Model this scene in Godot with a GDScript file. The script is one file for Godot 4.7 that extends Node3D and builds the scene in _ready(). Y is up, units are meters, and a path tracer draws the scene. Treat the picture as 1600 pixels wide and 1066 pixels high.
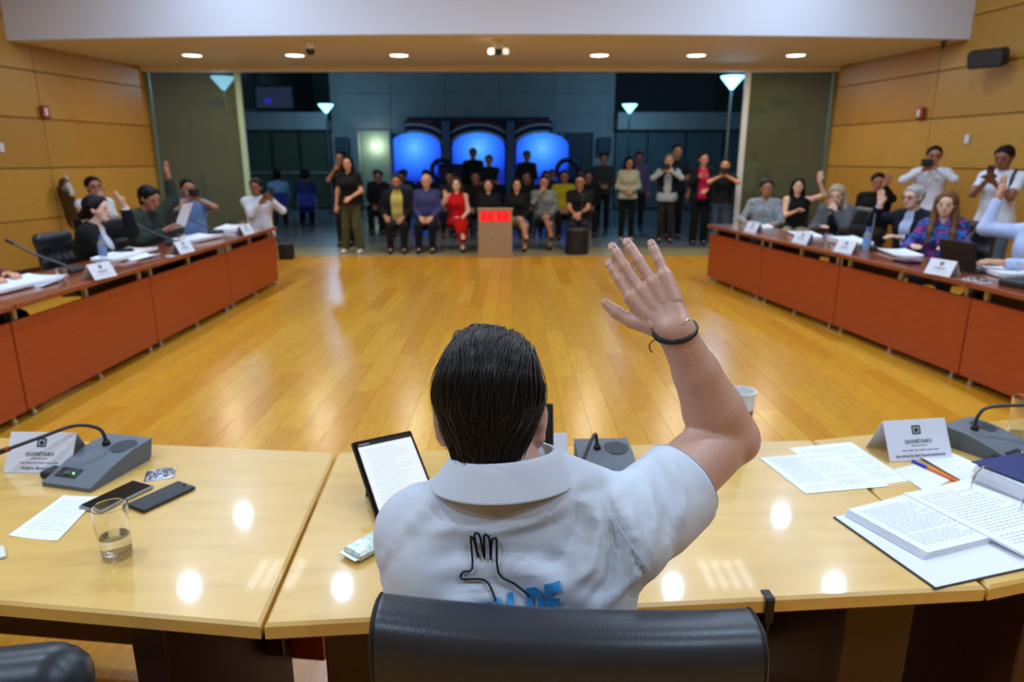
extends Node3D

# ---------------------------------------------------------------- mesh building
class MB:
	var v := PackedVector3Array()
	var n := PackedVector3Array()
	var u := PackedVector2Array()
	var i := PackedInt32Array()

	func vert(p: Vector3, nn: Vector3, uv := Vector2.ZERO) -> int:
		v.append(p); n.append(nn); u.append(uv)
		return v.size() - 1

	func face(a: int, b: int, c: int) -> void:   # counter-clockwise seen from outside
		i.append(a); i.append(c); i.append(b)

	func tri(a: Vector3, b: Vector3, c: Vector3) -> void:
		var nn := (b - a).cross(c - a).normalized()
		face(vert(a, nn), vert(b, nn), vert(c, nn))

	func quad(a: Vector3, b: Vector3, c: Vector3, d: Vector3, uv := false) -> void:
		var nn := (b - a).cross(c - a).normalized()
		if nn == Vector3.ZERO: nn = (c - a).cross(d - a).normalized()
		var p := vert(a, nn, Vector2(0, 1)); var q := vert(b, nn, Vector2(1, 1)); var r := vert(c, nn, Vector2(1, 0)); var s := vert(d, nn, Vector2(0, 0))
		face(p, q, r); face(p, r, s)

	func tri_out(a: Vector3, b: Vector3, c: Vector3, mid: Vector3) -> void:
		if (b - a).cross(c - a).dot((a + b + c) / 3.0 - mid) < 0.0: tri(a, c, b)
		else: tri(a, b, c)

	func quad_out(a: Vector3, b: Vector3, c: Vector3, d: Vector3, mid: Vector3) -> void:
		if (b - a).cross(c - a).dot((a + b + c + d) / 4.0 - mid) < 0.0: quad(d, c, b, a)
		else: quad(a, b, c, d)

	func box(c: Vector3, s: Vector3, bevel := 0.0, bas := Basis.IDENTITY) -> void:
		var h := s * 0.5
		var e := minf(bevel, minf(h.x, minf(h.y, h.z)) * 0.95)
		var ax := [bas.x, bas.y, bas.z]
		var hv := [h.x, h.y, h.z]
		for k in 3:
			var a1: int = (k + 1) % 3
			var a2: int = (k + 2) % 3
			for sg in [-1.0, 1.0]:
				var o: Vector3 = c + ax[k] * (hv[k] * sg)
				var p: Vector3 = ax[a1] * (hv[a1] - e)
				var q: Vector3 = ax[a2] * (hv[a2] - e)
				quad_out(o - p - q, o + p - q, o + p + q, o - p + q, c)
		if e <= 0.0: return
		for k in 3:                      # bevelled edges along axis k
			var a1: int = (k + 1) % 3
			var a2: int = (k + 2) % 3
			for s1 in [-1.0, 1.0]:
				for s2 in [-1.0, 1.0]:
					var l: Vector3 = ax[k] * (hv[k] - e)
					var p1: Vector3 = c + ax[a1] * (hv[a1] * s1) + ax[a2] * ((hv[a2] - e) * s2)
					var p2: Vector3 = c + ax[a1] * ((hv[a1] - e) * s1) + ax[a2] * (hv[a2] * s2)
					quad_out(p1 - l, p1 + l, p2 + l, p2 - l, c)
		for sx in [-1.0, 1.0]:
			for sy in [-1.0, 1.0]:
				for sz in [-1.0, 1.0]:
					var p1: Vector3 = c + ax[0] * (hv[0] * sx) + ax[1] * ((hv[1] - e) * sy) + ax[2] * ((hv[2] - e) * sz)
					var p2: Vector3 = c + ax[0] * ((hv[0] - e) * sx) + ax[1] * (hv[1] * sy) + ax[2] * ((hv[2] - e) * sz)
					var p3: Vector3 = c + ax[0] * ((hv[0] - e) * sx) + ax[1] * ((hv[1] - e) * sy) + ax[2] * (hv[2] * sz)
					tri_out(p1, p2, p3, c)

	func tube(pts: Array, rad: Array, sides := 8, caps := true) -> void:
		var up := Vector3.UP
		var rows := []
		var cnt := pts.size()
		var prev := Vector3.ZERO
		for k in cnt:
			var p: Vector3 = pts[k]
			var d: Vector3 = (pts[mini(k + 1, cnt - 1)] - pts[maxi(k - 1, 0)]).normalized()
			var x := prev
			if x == Vector3.ZERO:
				x = d.cross(up if absf(d.y) < 0.9 else Vector3.RIGHT).normalized()
			x = (x - d * x.dot(d)).normalized()
			prev = x
			var y := d.cross(x)
			var r: float = rad[mini(k, rad.size() - 1)]
			var row := []
			for s in sides:
				var t := TAU * s / sides
				var nn := x * cos(t) + y * sin(t)
				row.append(vert(p + nn * r, nn, Vector2(float(s) / sides, float(k) / maxi(cnt - 1, 1))))
			rows.append(row)
		for k in cnt - 1:
			for s in sides:
				var t: int = (s + 1) % sides
				face(rows[k][s], rows[k][t], rows[k + 1][t]); face(rows[k][s], rows[k + 1][t], rows[k + 1][s])
		if caps:
			for e in [0, cnt - 1]:
				var d: Vector3 = (pts[0] - pts[1]).normalized() if e == 0 else (pts[cnt - 1] - pts[cnt - 2]).normalized()
				var m := vert(pts[e], d)
				var ring := []
				for s in sides: ring.append(vert(v[rows[e][s]], d))
				for s in sides:
					if e == 0: face(m, ring[(s + 1) % sides], ring[s])
					else: face(m, ring[s], ring[(s + 1) % sides])

	func lathe(prof: Array, at := Vector3.ZERO, sides := 24) -> void:   # prof: Vector2(radius, y), listed upward on the outside
		for k in prof.size() - 1:
			var a: Vector2 = prof[k]
			var b: Vector2 = prof[k + 1]
			var t := (b - a).normalized()
			var nn2 := Vector2(t.y, -t.x)
			var base := v.size()
			for s in sides + 1:
				var w := TAU * s / sides
				var dir := Vector3(cos(w), 0, sin(w))
				var nn := (dir * nn2.x + Vector3.UP * nn2.y).normalized()
				vert(at + dir * a.x + Vector3.UP * a.y, nn); vert(at + dir * b.x + Vector3.UP * b.y, nn)
			for s in sides:
				var q := base + s * 2
				face(q, q + 1, q + 3); face(q, q + 3, q + 2)

	func prism(poly: PackedVector2Array, y0: float, y1: float, bevel := 0.0) -> void:   # poly in x, z
		var p := poly
		if Geometry2D.is_polygon_clockwise(p): p.reverse()
		var inner := p
		if bevel > 0.0:
			var off := Geometry2D.offset_polygon(p, -bevel, Geometry2D.JOIN_MITER)
			if off.size() and off[0].size() == p.size():
				inner = PackedVector2Array()
				for k in p.size():
					var best: Vector2 = off[0][0]
					for w in off[0]:
						if w.distance_to(p[k]) < best.distance_to(p[k]): best = w
					inner.append(best)
			else: bevel = 0.0
		var tr := Geometry2D.triangulate_polygon(inner)
		for k in range(0, tr.size(), 3):
			var a := inner[tr[k]]; var b := inner[tr[k + 1]]; var c := inner[tr[k + 2]]
			var mid := Vector3(a.x, (y0 + y1) / 2, a.y)
			tri_out(Vector3(a.x, y1, a.y), Vector3(b.x, y1, b.y), Vector3(c.x, y1, c.y), mid - Vector3.UP * 9)
			tri_out(Vector3(a.x, y0, a.y), Vector3(b.x, y0, b.y), Vector3(c.x, y0, c.y), mid + Vector3.UP * 9)
		var cc := Vector2.ZERO
		for w in p: cc += w
		for k in p.size():
			var a := p[k]; var b := p[(k + 1) % p.size()]
			var ia := inner[k]; var ib := inner[(k + 1) % p.size()]
			var e := b - a
			var o := Vector3(e.y, 0, -e.x)        # outside of a counter-clockwise polygon
			var mid := Vector3((a.x + b.x) / 2, (y0 + y1) / 2, (a.y + b.y) / 2) - o * 9.0
			quad_out(Vector3(a.x, y0 + bevel, a.y), Vector3(b.x, y0 + bevel, b.y), Vector3(b.x, y1 - bevel, b.y), Vector3(a.x, y1 - bevel, a.y), mid)
			if bevel > 0.0:
				quad_out(Vector3(a.x, y1 - bevel, a.y), Vector3(b.x, y1 - bevel, b.y), Vector3(ib.x, y1, ib.y), Vector3(ia.x, y1, ia.y), mid - Vector3.UP)
				quad_out(Vector3(a.x, y0 + bevel, a.y), Vector3(b.x, y0 + bevel, b.y), Vector3(ib.x, y0, ib.y), Vector3(ia.x, y0, ia.y), mid + Vector3.UP)

	func grid(nu: int, nv: int, fn: Callable, flip := false) -> void:   # fn(s, t) -> Vector3, smooth
		var base := v.size()
		for b in nv + 1:
			for a in nu + 1:
				var s := float(a) / nu; var t := float(b) / nv
				var e := 0.004
				var du: Vector3 = fn.call(minf(s + e, 1.0), t) - fn.call(maxf(s - e, 0.0), t)
				var dv: Vector3 = fn.call(s, minf(t + e, 1.0)) - fn.call(s, maxf(t - e, 0.0))
				var nn := du.cross(dv).normalized()
				vert(fn.call(s, t), -nn if flip else nn, Vector2(s, 1.0 - t))
		for b in nv:
			for a in nu:
				var q := base + b * (nu + 1) + a
				var w := q + nu + 1
				if flip: face(q, w + 1, q + 1); face(q, w, w + 1)
				else: face(q, q + 1, w + 1); face(q, w + 1, w)

	func ball(c: Vector3, r: Vector3, seg := 10) -> void:
		var base := v.size()
		for b in seg + 1:
			var la := PI * b / seg - PI / 2
			for a in seg + 1:
				var lo := TAU * a / seg
				var d := Vector3(cos(la) * cos(lo), sin(la), cos(la) * sin(lo))
				vert(c + d * r, (d / r).normalized())
		for b in seg:
			for a in seg:
				var q := base + b * (seg + 1) + a
				face(q, q + seg + 2, q + 1); face(q, q + seg + 1, q + seg + 2)

	func mesh() -> ArrayMesh:
		var m := ArrayMesh.new()
		if v.is_empty(): return m
		var arr := []
		arr.resize(Mesh.ARRAY_MAX)
		arr[Mesh.ARRAY_VERTEX] = v; arr[Mesh.ARRAY_NORMAL] = n; arr[Mesh.ARRAY_TEX_UV] = u; arr[Mesh.ARRAY_INDEX] = i
		m.add_surface_from_arrays(Mesh.PRIMITIVE_TRIANGLES, arr)
		return m

# ---------------------------------------------------------------- smooth joined capsules, meshed as surface nets
class Field:
	var bones: Array = []
	var carve: Array = []
	var planes: Array = []      # Plane: what lies above it is cut away
	var k := 60.0

	func _init(sharp := 60.0) -> void: k = sharp

	func add(a: Vector3, b: Vector3, ra: float, rb: float, flat := 0) -> void:
		bones.append(PackedFloat32Array([a.x, a.y, a.z, b.x, b.y, b.z, ra, rb, flat]))

	func cut(a: Vector3, b: Vector3, ra: float, rb: float) -> void:
		carve.append(PackedFloat32Array([a.x, a.y, a.z, b.x, b.y, b.z, ra, rb, 0]))

	func value(p: Vector3) -> float:
		var sum := 1e-12
		for q: PackedFloat32Array in bones:
			var d := Vector3(q[3] - q[0], q[4] - q[1], q[5] - q[2])
			var w := p - Vector3(q[0], q[1], q[2])
			var t := clampf(w.dot(d) / maxf(d.length_squared(), 1e-9), 0.0, 1.0)
			sum += exp(-k * ((w - d * t).length() - q[6] - t * (q[7] - q[6])))
		return -log(sum) / k

	func slope(p: Vector3) -> Vector3:
		var e := 0.002
		return Vector3(value(p + Vector3(e, 0, 0)) - value(p - Vector3(e, 0, 0)), value(p + Vector3(0, e, 0)) - value(p - Vector3(0, e, 0)), value(p + Vector3(0, 0, e)) - value(p - Vector3(0, 0, e))).normalized()

	func build(mb: MB, cell: float, bump = null) -> void:
		if bones.is_empty(): return
		var lo := Vector3(1e9, 1e9, 1e9)
		var hi := -lo
		var m := cell * 2.5
		for q: PackedFloat32Array in bones:
			var r := maxf(q[6], q[7]) + m + cell
			for e in [0, 3]:
				var c := Vector3(q[e], q[e + 1], q[e + 2])
				lo = lo.min(c - Vector3(r, r, r)); hi = hi.max(c + Vector3(r, r, r))
		var ox := lo.x; var oy := lo.y; var oz := lo.z
		var nx := int((hi.x - lo.x) / cell) + 2
		var ny := int((hi.y - lo.y) / cell) + 2
		var nz := int((hi.z - lo.z) / cell) + 2
		var f := PackedFloat32Array()
		f.resize(nx * ny * nz)
		for q: PackedFloat32Array in bones:
			var ax := q[0]; var ay := q[1]; var az := q[2]
			var dx := q[3] - ax; var dy := q[4] - ay; var dz := q[5] - az
			var ra := q[6]; var rd := q[7] - q[6]; var flat := int(q[8])
			var l2 := maxf(dx * dx + dy * dy + dz * dz, 1e-9)
			var ln := sqrt(l2)
			var r := maxf(q[6], q[7]) + m
			var x0 := maxi(int((minf(ax, q[3]) - r - ox) / cell), 0); var x1 := mini(int((maxf(ax, q[3]) + r - ox) / cell) + 1, nx - 1)
			var y0 := maxi(int((minf(ay, q[4]) - r - oy) / cell), 0); var y1 := mini(int((maxf(ay, q[4]) + r - oy) / cell) + 1, ny - 1)
			var z0 := maxi(int((minf(az, q[5]) - r - oz) / cell), 0); var z1 := mini(int((maxf(az, q[5]) + r - oz) / cell) + 1, nz - 1)
			for iz in range(z0, z1 + 1):
				var pz := oz + iz * cell - az
				for iy in range(y0, y1 + 1):
					var py := oy + iy * cell - ay
					var row := (iz * ny + iy) * nx
					var c1 := py * dy + pz * dz
					var c2 := py * py + pz * pz
					for ix in range(x0, x1 + 1):
						var px := ox + ix * cell - ax
						var dp := px * dx + c1
						var t := clampf(dp / l2, 0.0, 1.0)
						var d2 := px * px + c2 - 2.0 * t * dp + t * t * l2
						var rr := ra + t * rd
						var lim := rr + m
						if d2 < lim * lim:
							var d := sqrt(maxf(d2, 0.0)) - rr
							if flat:
								if flat & 1: d = maxf(d, (dp / l2 - 1.0) * ln)
								if flat & 2: d = maxf(d, -dp / ln)
							f[row + ix] += exp(-k * d)
		var s := PackedByteArray()
		s.resize(f.size())
		var total := f.size()
		for q in total:
			var w := f[q]
			if w > 1e-9:
				f[q] = -log(w) / k
				if w > 1.0: s[q] = 1
			else: f[q] = m
		for q: PackedFloat32Array in carve:
			var ca := Vector3(q[0], q[1], q[2]); var cd := Vector3(q[3], q[4], q[5]) - ca
			var l2 := maxf(cd.length_squared(), 1e-9)
			var r := maxf(q[6], q[7]) + m
			var cb := ca + cd
			for iz in range(maxi(int((minf(ca.z, cb.z) - r - oz) / cell), 0), mini(int((maxf(ca.z, cb.z) + r - oz) / cell) + 2, nz)):
				for iy in range(maxi(int((minf(ca.y, cb.y) - r - oy) / cell), 0), mini(int((maxf(ca.y, cb.y) + r - oy) / cell) + 2, ny)):
					for ix in range(maxi(int((minf(ca.x, cb.x) - r - ox) / cell), 0), mini(int((maxf(ca.x, cb.x) + r - ox) / cell) + 2, nx)):
						var w := Vector3(ox + ix * cell, oy + iy * cell, oz + iz * cell) - ca
						var t := clampf(w.dot(cd) / l2, 0.0, 1.0)
						var d := q[6] + t * (q[7] - q[6]) - (w - cd * t).length()
						var at := (iz * ny + iy) * nx + ix
						if d > f[at]:
							f[at] = d
							s[at] = 1 if d < 0.0 else 0
		for pl: Plane in planes:
			var at := 0
			for iz in nz:
				for iy in ny:
					var b := pl.normal.y * (oy + iy * cell) + pl.normal.z * (oz + iz * cell) - pl.d
					for ix in nx:
						var d := b + pl.normal.x * (ox + ix * cell)
						if d > f[at]:
							f[at] = d
							s[at] = 1 if d < 0.0 else 0
						at += 1
		var ids := PackedInt32Array()
		ids.resize(total)
		ids.fill(-1)
		var sy := nx
		var sz := nx * ny
		var off := [0, 1, sy, sy + 1, sz, sz + 1, sz + sy, sz + sy + 1]
		for iz in nz - 1:
			for iy in ny - 1:
				var at := (iz * ny + iy) * nx - 1
				for ix in nx - 1:
					at += 1
					var c := s[at] + s[at + 1] + s[at + sy] + s[at + sy + 1] + s[at + sz] + s[at + sz + 1] + s[at + sz + sy] + s[at + sz + sy + 1]
					if c == 0 or c == 8: continue
					var a0 := f[at]; var a1 := f[at + 1]; var a2 := f[at + sy]; var a3 := f[at + sy + 1]
					var a4 := f[at + sz]; var a5 := f[at + sz + 1]; var a6 := f[at + sz + sy]; var a7 := f[at + sz + sy + 1]
					var px := 0.0; var py := 0.0; var pz := 0.0; var cnt := 0.0
					if (a0 < 0.0) != (a1 < 0.0): px += a0 / (a0 - a1); cnt += 1.0
					if (a2 < 0.0) != (a3 < 0.0): px += a2 / (a2 - a3); py += 1.0; cnt += 1.0
					if (a4 < 0.0) != (a5 < 0.0): px += a4 / (a4 - a5); pz += 1.0; cnt += 1.0
					if (a6 < 0.0) != (a7 < 0.0): px += a6 / (a6 - a7); py += 1.0; pz += 1.0; cnt += 1.0
					if (a0 < 0.0) != (a2 < 0.0): py += a0 / (a0 - a2); cnt += 1.0
					if (a1 < 0.0) != (a3 < 0.0): py += a1 / (a1 - a3); px += 1.0; cnt += 1.0
					if (a4 < 0.0) != (a6 < 0.0): py += a4 / (a4 - a6); pz += 1.0; cnt += 1.0
					if (a5 < 0.0) != (a7 < 0.0): py += a5 / (a5 - a7); px += 1.0; pz += 1.0; cnt += 1.0
					if (a0 < 0.0) != (a4 < 0.0): pz += a0 / (a0 - a4); cnt += 1.0
					if (a1 < 0.0) != (a5 < 0.0): pz += a1 / (a1 - a5); px += 1.0; cnt += 1.0
					if (a2 < 0.0) != (a6 < 0.0): pz += a2 / (a2 - a6); py += 1.0; cnt += 1.0
					if (a3 < 0.0) != (a7 < 0.0): pz += a3 / (a3 - a7); px += 1.0; py += 1.0; cnt += 1.0
					if cnt == 0.0: continue
					var p := Vector3(ox + (ix + px / cnt) * cell, oy + (iy + py / cnt) * cell, oz + (iz + pz / cnt) * cell)
					var g := Vector3(a1 + a3 + a5 + a7 - a0 - a2 - a4 - a6, a2 + a3 + a6 + a7 - a0 - a1 - a4 - a5, a4 + a5 + a6 + a7 - a0 - a1 - a2 - a3).normalized()
					if bump != null: p += g * float(bump.call(p, g))
					ids[at] = mb.vert(p, g, Vector2(p.x, p.y))
		for iz in range(1, nz - 1):
			for iy in range(1, ny - 1):
				var at := (iz * ny + iy) * nx
				for ix in range(1, nx - 1):
					at += 1
					var here := s[at]
					if here != s[at + 1]:
						_quad(mb, ids[at - sy - sz], ids[at - sz], ids[at], ids[at - sy], here == 1)
					if here != s[at + sy]:
						_quad(mb, ids[at - 1 - sz], ids[at - 1], ids[at], ids[at - sz], here == 1)
					if here != s[at + sz]:
						_quad(mb, ids[at - 1 - sy], ids[at - sy], ids[at], ids[at - 1], here == 1)
		if bump != null: smooth_normals(mb)

	func _quad(mb: MB, a: int, b: int, c: int, d: int, out: bool) -> void:
		if a < 0 or b < 0 or c < 0 or d < 0: return
		if out: mb.face(a, b, c); mb.face(a, c, d)
		else: mb.face(a, c, b); mb.face(a, d, c)

	func smooth_normals(mb: MB) -> void:
		var acc := PackedVector3Array()
		acc.resize(mb.v.size())
		for q in range(0, mb.i.size(), 3):
			var a := mb.i[q]; var b := mb.i[q + 1]; var c := mb.i[q + 2]
			var nn := (mb.v[c] - mb.v[a]).cross(mb.v[b] - mb.v[a])
			acc[a] += nn; acc[b] += nn; acc[c] += nn
		for q in acc.size():
			if acc[q] != Vector3.ZERO: mb.n[q] = acc[q].normalized()

# ---------------------------------------------------------------- scene helpers
var taken := {}
var mats := {}
var rng := RandomNumberGenerator.new()

func numbered(called: String) -> String:
	var k: int = taken.get(called, -1) + 1
	taken[called] = k
	return called if k == 0 else "%s_%03d" % [called, k]

func thing(called: String, label: String, category: String, at := Vector3.ZERO, turn := 0.0, group := "") -> Node3D:
	var o := Node3D.new()
	o.name = numbered(called)
	add_child(o)
	o.position = at
	o.rotation.y = turn
	o.set_meta("label", label)
	o.set_meta("category", category)
	if group: o.set_meta("group", group)
	return o

func put(parent: Node3D, called: String, shape: Variant, m: Material, label := "") -> MeshInstance3D:
	var o := MeshInstance3D.new()
	o.name = called
	o.mesh = shape.mesh() if shape is MB else shape
	o.material_override = null
	for k in o.mesh.get_surface_count(): o.set_surface_override_material(k, m)
	parent.add_child(o, true)
	if label: o.set_meta("label", label)
	return o

func struct(called: String, label := "") -> Node3D:
	var o := Node3D.new()
	o.name = numbered(called)
	add_child(o)
	o.set_meta("kind", "structure")
	if label: o.set_meta("label", label)
	return o

func copy_of(o: Node3D, at: Vector3, turn: float, label: String) -> Node3D:
	var c: Node3D = o.duplicate()
	var base := String(o.name)
	if base.length() > 4 and base[-4] == "_" and base.right(3).is_valid_int(): base = base.left(-4)
	c.name = numbered(base)
	add_child(c)
	c.position = at
	c.rotation.y = turn
	c.set_meta("label", label)
	return c

func one_box(c: Vector3, s: Vector3, bevel := 0.0, bas := Basis.IDENTITY) -> MB:
	var b := MB.new()
	b.box(c, s, bevel, bas)
	return b

func one_tube(pts: Array, rad: Array, sides := 8) -> MB:
	var b := MB.new()
	b.tube(pts, rad, sides)
	return b

func one_lathe(prof: Array, at := Vector3.ZERO, sides := 24) -> MB:
	var b := MB.new()
	b.lathe(prof, at, sides)
	return b

func curve(pts: Array, steps := 6) -> Array:        # smooth line through points
	var out := []
	for k in pts.size() - 1:
		var a: Vector3 = pts[maxi(k - 1, 0)]; var b: Vector3 = pts[k]; var c: Vector3 = pts[k + 1]; var d: Vector3 = pts[mini(k + 2, pts.size() - 1)]
		for s in steps: out.append(b.cubic_interpolate(c, a, d, float(s) / steps))
	out.append(pts[-1])
	return out

# ---------------------------------------------------------------- materials
func lin(r: float, g: float, b: float) -> Color: return Color(r, g, b).linear_to_srgb()

func mat(c: Color, rough := 0.6, metal := 0.0, extra := {}) -> StandardMaterial3D:
	var m := StandardMaterial3D.new()
	m.albedo_color = c
	m.roughness = rough
	m.metallic = metal
	for key in extra: m.set(key, extra[key])
	return m

func noise_tex(freq: float, ramp: Array, seed_n: int, octaves := 4, size := 256, hard := false) -> NoiseTexture2D:
	var fn := FastNoiseLite.new()
	fn.noise_type = FastNoiseLite.TYPE_SIMPLEX_SMOOTH
	fn.seed = seed_n
	fn.frequency = freq
	fn.fractal_octaves = octaves
	var t := NoiseTexture2D.new()
	t.width = size
	t.height = size
	t.seamless = true
	t.noise = fn
	var g := Gradient.new()
	var offs := PackedFloat32Array()
	var cols := PackedColorArray()
	for k in ramp.size():
		offs.append(float(k) / maxi(ramp.size() - (0 if hard else 1), 1)); cols.append(ramp[k])
	g.offsets = offs
	g.colors = cols
	if hard: g.interpolation_mode = Gradient.GRADIENT_INTERPOLATE_CONSTANT
	t.color_ramp = g
	return t

func grain(tex: Texture2D, tint: Color, rough: float, scale3: Vector3, world := false, coat := 0.0, coat_rough := 0.08) -> StandardMaterial3D:
	var m := mat(tint, rough)
	m.albedo_texture = tex
	m.uv1_triplanar = true
	m.uv1_world_triplanar = world
	m.uv1_scale = scale3
	if coat > 0.0:
		m.clearcoat_enabled = true
		m.clearcoat = coat
		m.clearcoat_roughness = coat_rough
	return m

func glow(c: Color, energy: float, base := Color(0.9, 0.9, 0.9)) -> StandardMaterial3D:
	return mat(base, 0.5, 0.0, {"emission_enabled": true, "emission": c, "emission_energy_multiplier": energy})

func cloth(c: Color, rough := 0.85) -> StandardMaterial3D:
	var key := "cloth" + c.to_html() + str(rough)
	if not mats.has(key):
		var m := mat(c, rough)
		m.metallic_specular = 0.35
		m.rim_enabled = true
		m.rim = 0.25
		m.rim_tint = 0.6
		mats[key] = m
	return mats[key]

func plain(c: Color, rough := 0.5, metal := 0.0) -> StandardMaterial3D:
	var key := "plain" + c.to_html() + str(rough) + str(metal)
	if not mats.has(key): mats[key] = mat(c, rough, metal)
	return mats[key]

# ---------------------------------------------------------------- the room
func left_wall_x(z: float) -> float: return -6.47 - 0.15 * (z + 12.8)
func right_wall_x(z: float) -> float: return 5.72 + 0.16 * (z + 12.8)

func make_materials() -> void:
	var wood_a := noise_tex(0.012, [lin(0.74, 0.72, 0.68), lin(0.9, 0.89, 0.87), lin(1, 1, 1)], 3, 5, 512)
	var wood_b := noise_tex(0.02, [lin(0.78, 0.74, 0.68), lin(0.93, 0.91, 0.89), lin(1, 1, 1)], 8, 5, 512)
	var tints := [Color(0.86, 0.605, 0.155), Color(0.885, 0.645, 0.19), Color(0.835, 0.565, 0.13), Color(0.87, 0.62, 0.165), Color(0.845, 0.60, 0.175)]
	for k in 5: mats["plank%d" % k] = grain(wood_a, tints[k], 0.24, Vector3(5.0, 5.0, 0.55), true)
	mats["subfloor"] = plain(Color(0.18, 0.12, 0.07), 0.9)
	var walls := [Color(0.745, 0.56, 0.225), Color(0.72, 0.535, 0.21), Color(0.765, 0.585, 0.245)]
	for k in 3: mats["panel%d" % k] = grain(wood_b, walls[k], 0.42, Vector3(0.45, 5.0, 0.45), true)
	mats["wall_back"] = plain(Color(0.23, 0.15, 0.08), 0.9)
	mats["white_paint"] = plain(Color(0.87, 0.885, 0.93), 0.8)
	mats["soffit_paint"] = plain(Color(0.87, 0.84, 0.79), 0.8)
	mats["maple"] = grain(noise_tex(0.012, [lin(0.86, 0.83, 0.78), lin(0.95, 0.94, 0.92), lin(1, 1, 1)], 18, 5, 512), Color(0.92, 0.745, 0.41), 0.3, Vector3(0.5, 2.2, 2.2), false, 0.9, 0.05)
	mats["maple_edge"] = grain(wood_a, Color(0.80, 0.62, 0.36), 0.3, Vector3(1.2, 16.0, 12.0), false, 0.6, 0.1)
	mats["red_wood"] = grain(wood_b, Color(0.68, 0.28, 0.095), 0.38, Vector3(0.5, 4.0, 0.5), false)
	mats["red_top"] = grain(wood_b, Color(0.58, 0.27, 0.15), 0.3, Vector3(0.6, 6.0, 6.0), false, 0.8, 0.07)
	mats["dark_wood"] = grain(wood_b, Color(0.25, 0.12, 0.075), 0.5, Vector3(6.0, 0.7, 6.0), false)
	mats["lectern_wood"] = grain(wood_a, Color(0.72, 0.58, 0.42), 0.5, Vector3(9.0, 0.8, 9.0), false)
	mats["steel"] = plain(Color(0.72, 0.70, 0.66), 0.35, 0.9)
	mats["chrome"] = plain(Color(0.85, 0.86, 0.88), 0.12, 1.0)
	mats["black"] = plain(Color(0.05, 0.05, 0.055), 0.5)
	mats["black_gloss"] = plain(Color(0.025, 0.026, 0.03), 0.15)
	mats["dark_grey"] = plain(Color(0.16, 0.165, 0.17), 0.55)
	mats["mic_grey"] = plain(Color(0.37, 0.40, 0.43), 0.5)
	mats["mic_dark"] = plain(Color(0.26, 0.28, 0.30), 0.6)
	mats["paper"] = plain(Color(0.90, 0.91, 0.94), 0.8)
	mats["card"] = plain(Color(0.88, 0.89, 0.93), 0.6)
	mats["ink"] = plain(Color(0.17, 0.18, 0.22), 0.8)
	mats["ink_soft"] = plain(Color(0.52, 0.53, 0.58), 0.8)
	mats["red_box"] = plain(Color(0.58, 0.11, 0.10), 0.5)
	mats["white_plastic"] = plain(Color(0.86, 0.86, 0.87), 0.45)
	var leather_tex := noise_tex(0.09, [Color(0.35, 0.35, 0.35), Color(0.65, 0.65, 0.65)], 12, 3, 256)
	var le := mat(Color(0.14, 0.16, 0.19), 0.36)
	le.heightmap_enabled = true
	le.heightmap_texture = leather_tex
	le.heightmap_scale = 0.05
	le.uv1_triplanar = true
	le.uv1_scale = Vector3(9, 9, 9)
	mats["leather"] = le
	mats["glass"] = mat(Color(1, 1, 1, 0.03), 0.02, 0.0, {"transparency": BaseMaterial3D.TRANSPARENCY_ALPHA})
	mats["clear_glass"] = mat(Color(1, 1, 1, 0.02), 0.0, 0.0, {"refraction_enabled": true, "refraction_scale": 0.05, "transparency": BaseMaterial3D.TRANSPARENCY_ALPHA})
	mats["water"] = mat(Color(0.98, 1, 1, 0.02), 0.0, 0.0, {"refraction_enabled": true, "refraction_scale": 0.033, "transparency": BaseMaterial3D.TRANSPARENCY_ALPHA})
	mats["pane"] = mat(Color(0.42, 0.46, 0.36, 0.4), 0.03, 0.2, {"transparency": BaseMaterial3D.TRANSPARENCY_ALPHA})
	mats["glass_edge"] = plain(Color(0.66, 0.80, 0.70), 0.2)
	mats["post_white"] = plain(Color(0.82, 0.84, 0.86), 0.4)
	mats["stone"] = grain(noise_tex(0.05, [lin(0.7, 0.7, 0.66), lin(1, 1, 1)], 21), Color(0.62, 0.58, 0.42), 0.3, Vector3(1, 1, 1), true)
	mats["lobby_tile"] = grain(noise_tex(0.03, [lin(0.75, 0.75, 0.75), lin(1, 1, 1)], 22), Color(0.46, 0.50, 0.51), 0.27, Vector3(0.6, 0.6, 0.6), true)
	mats["lobby_wall"] = grain(noise_tex(0.02, [lin(0.85, 0.85, 0.85), lin(1, 1, 1)], 23), Color(0.60, 0.63, 0.62), 0.7, Vector3(0.3, 0.3, 0.3), true)
	mats["lobby_dark"] = plain(Color(0.5, 0.5, 0.5), 0.8)
	mats["lobby_blue"] = plain(Color(0.12, 0.17, 0.28), 0.6)
	mats["navy"] = plain(Color(0.09, 0.12, 0.28), 0.6)
	mats["camo"] = grain(noise_tex(0.06, [Color(0.14, 0.15, 0.15), Color(0.33, 0.34, 0.33), Color(0.62, 0.63, 0.6), Color(0.22, 0.23, 0.23), Color(0.48, 0.49, 0.47)], 61, 3, 128, true), Color(1, 1, 1), 0.85, Vector3(2.2, 2.2, 2.2))
	mats["camo_light"] = grain(noise_tex(0.06, [Color(0.34, 0.36, 0.38), Color(0.5, 0.52, 0.53), Color(0.66, 0.68, 0.69), Color(0.42, 0.45, 0.47)], 62, 3, 128, true), Color(1, 1, 1), 0.85, Vector3(2.5, 2.5, 2.5))
	mats["flowers"] = grain(noise_tex(0.045, [Color(0.05, 0.05, 0.12), Color(0.10, 0.10, 0.26), Color(0.12, 0.42, 0.80), Color(0.10, 0.09, 0.22), Color(0.72, 0.18, 0.55), Color(0.12, 0.35, 0.72)], 63, 2, 128, true), Color(1, 1, 1), 0.8, Vector3(1.6, 1.6, 1.6))
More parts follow.
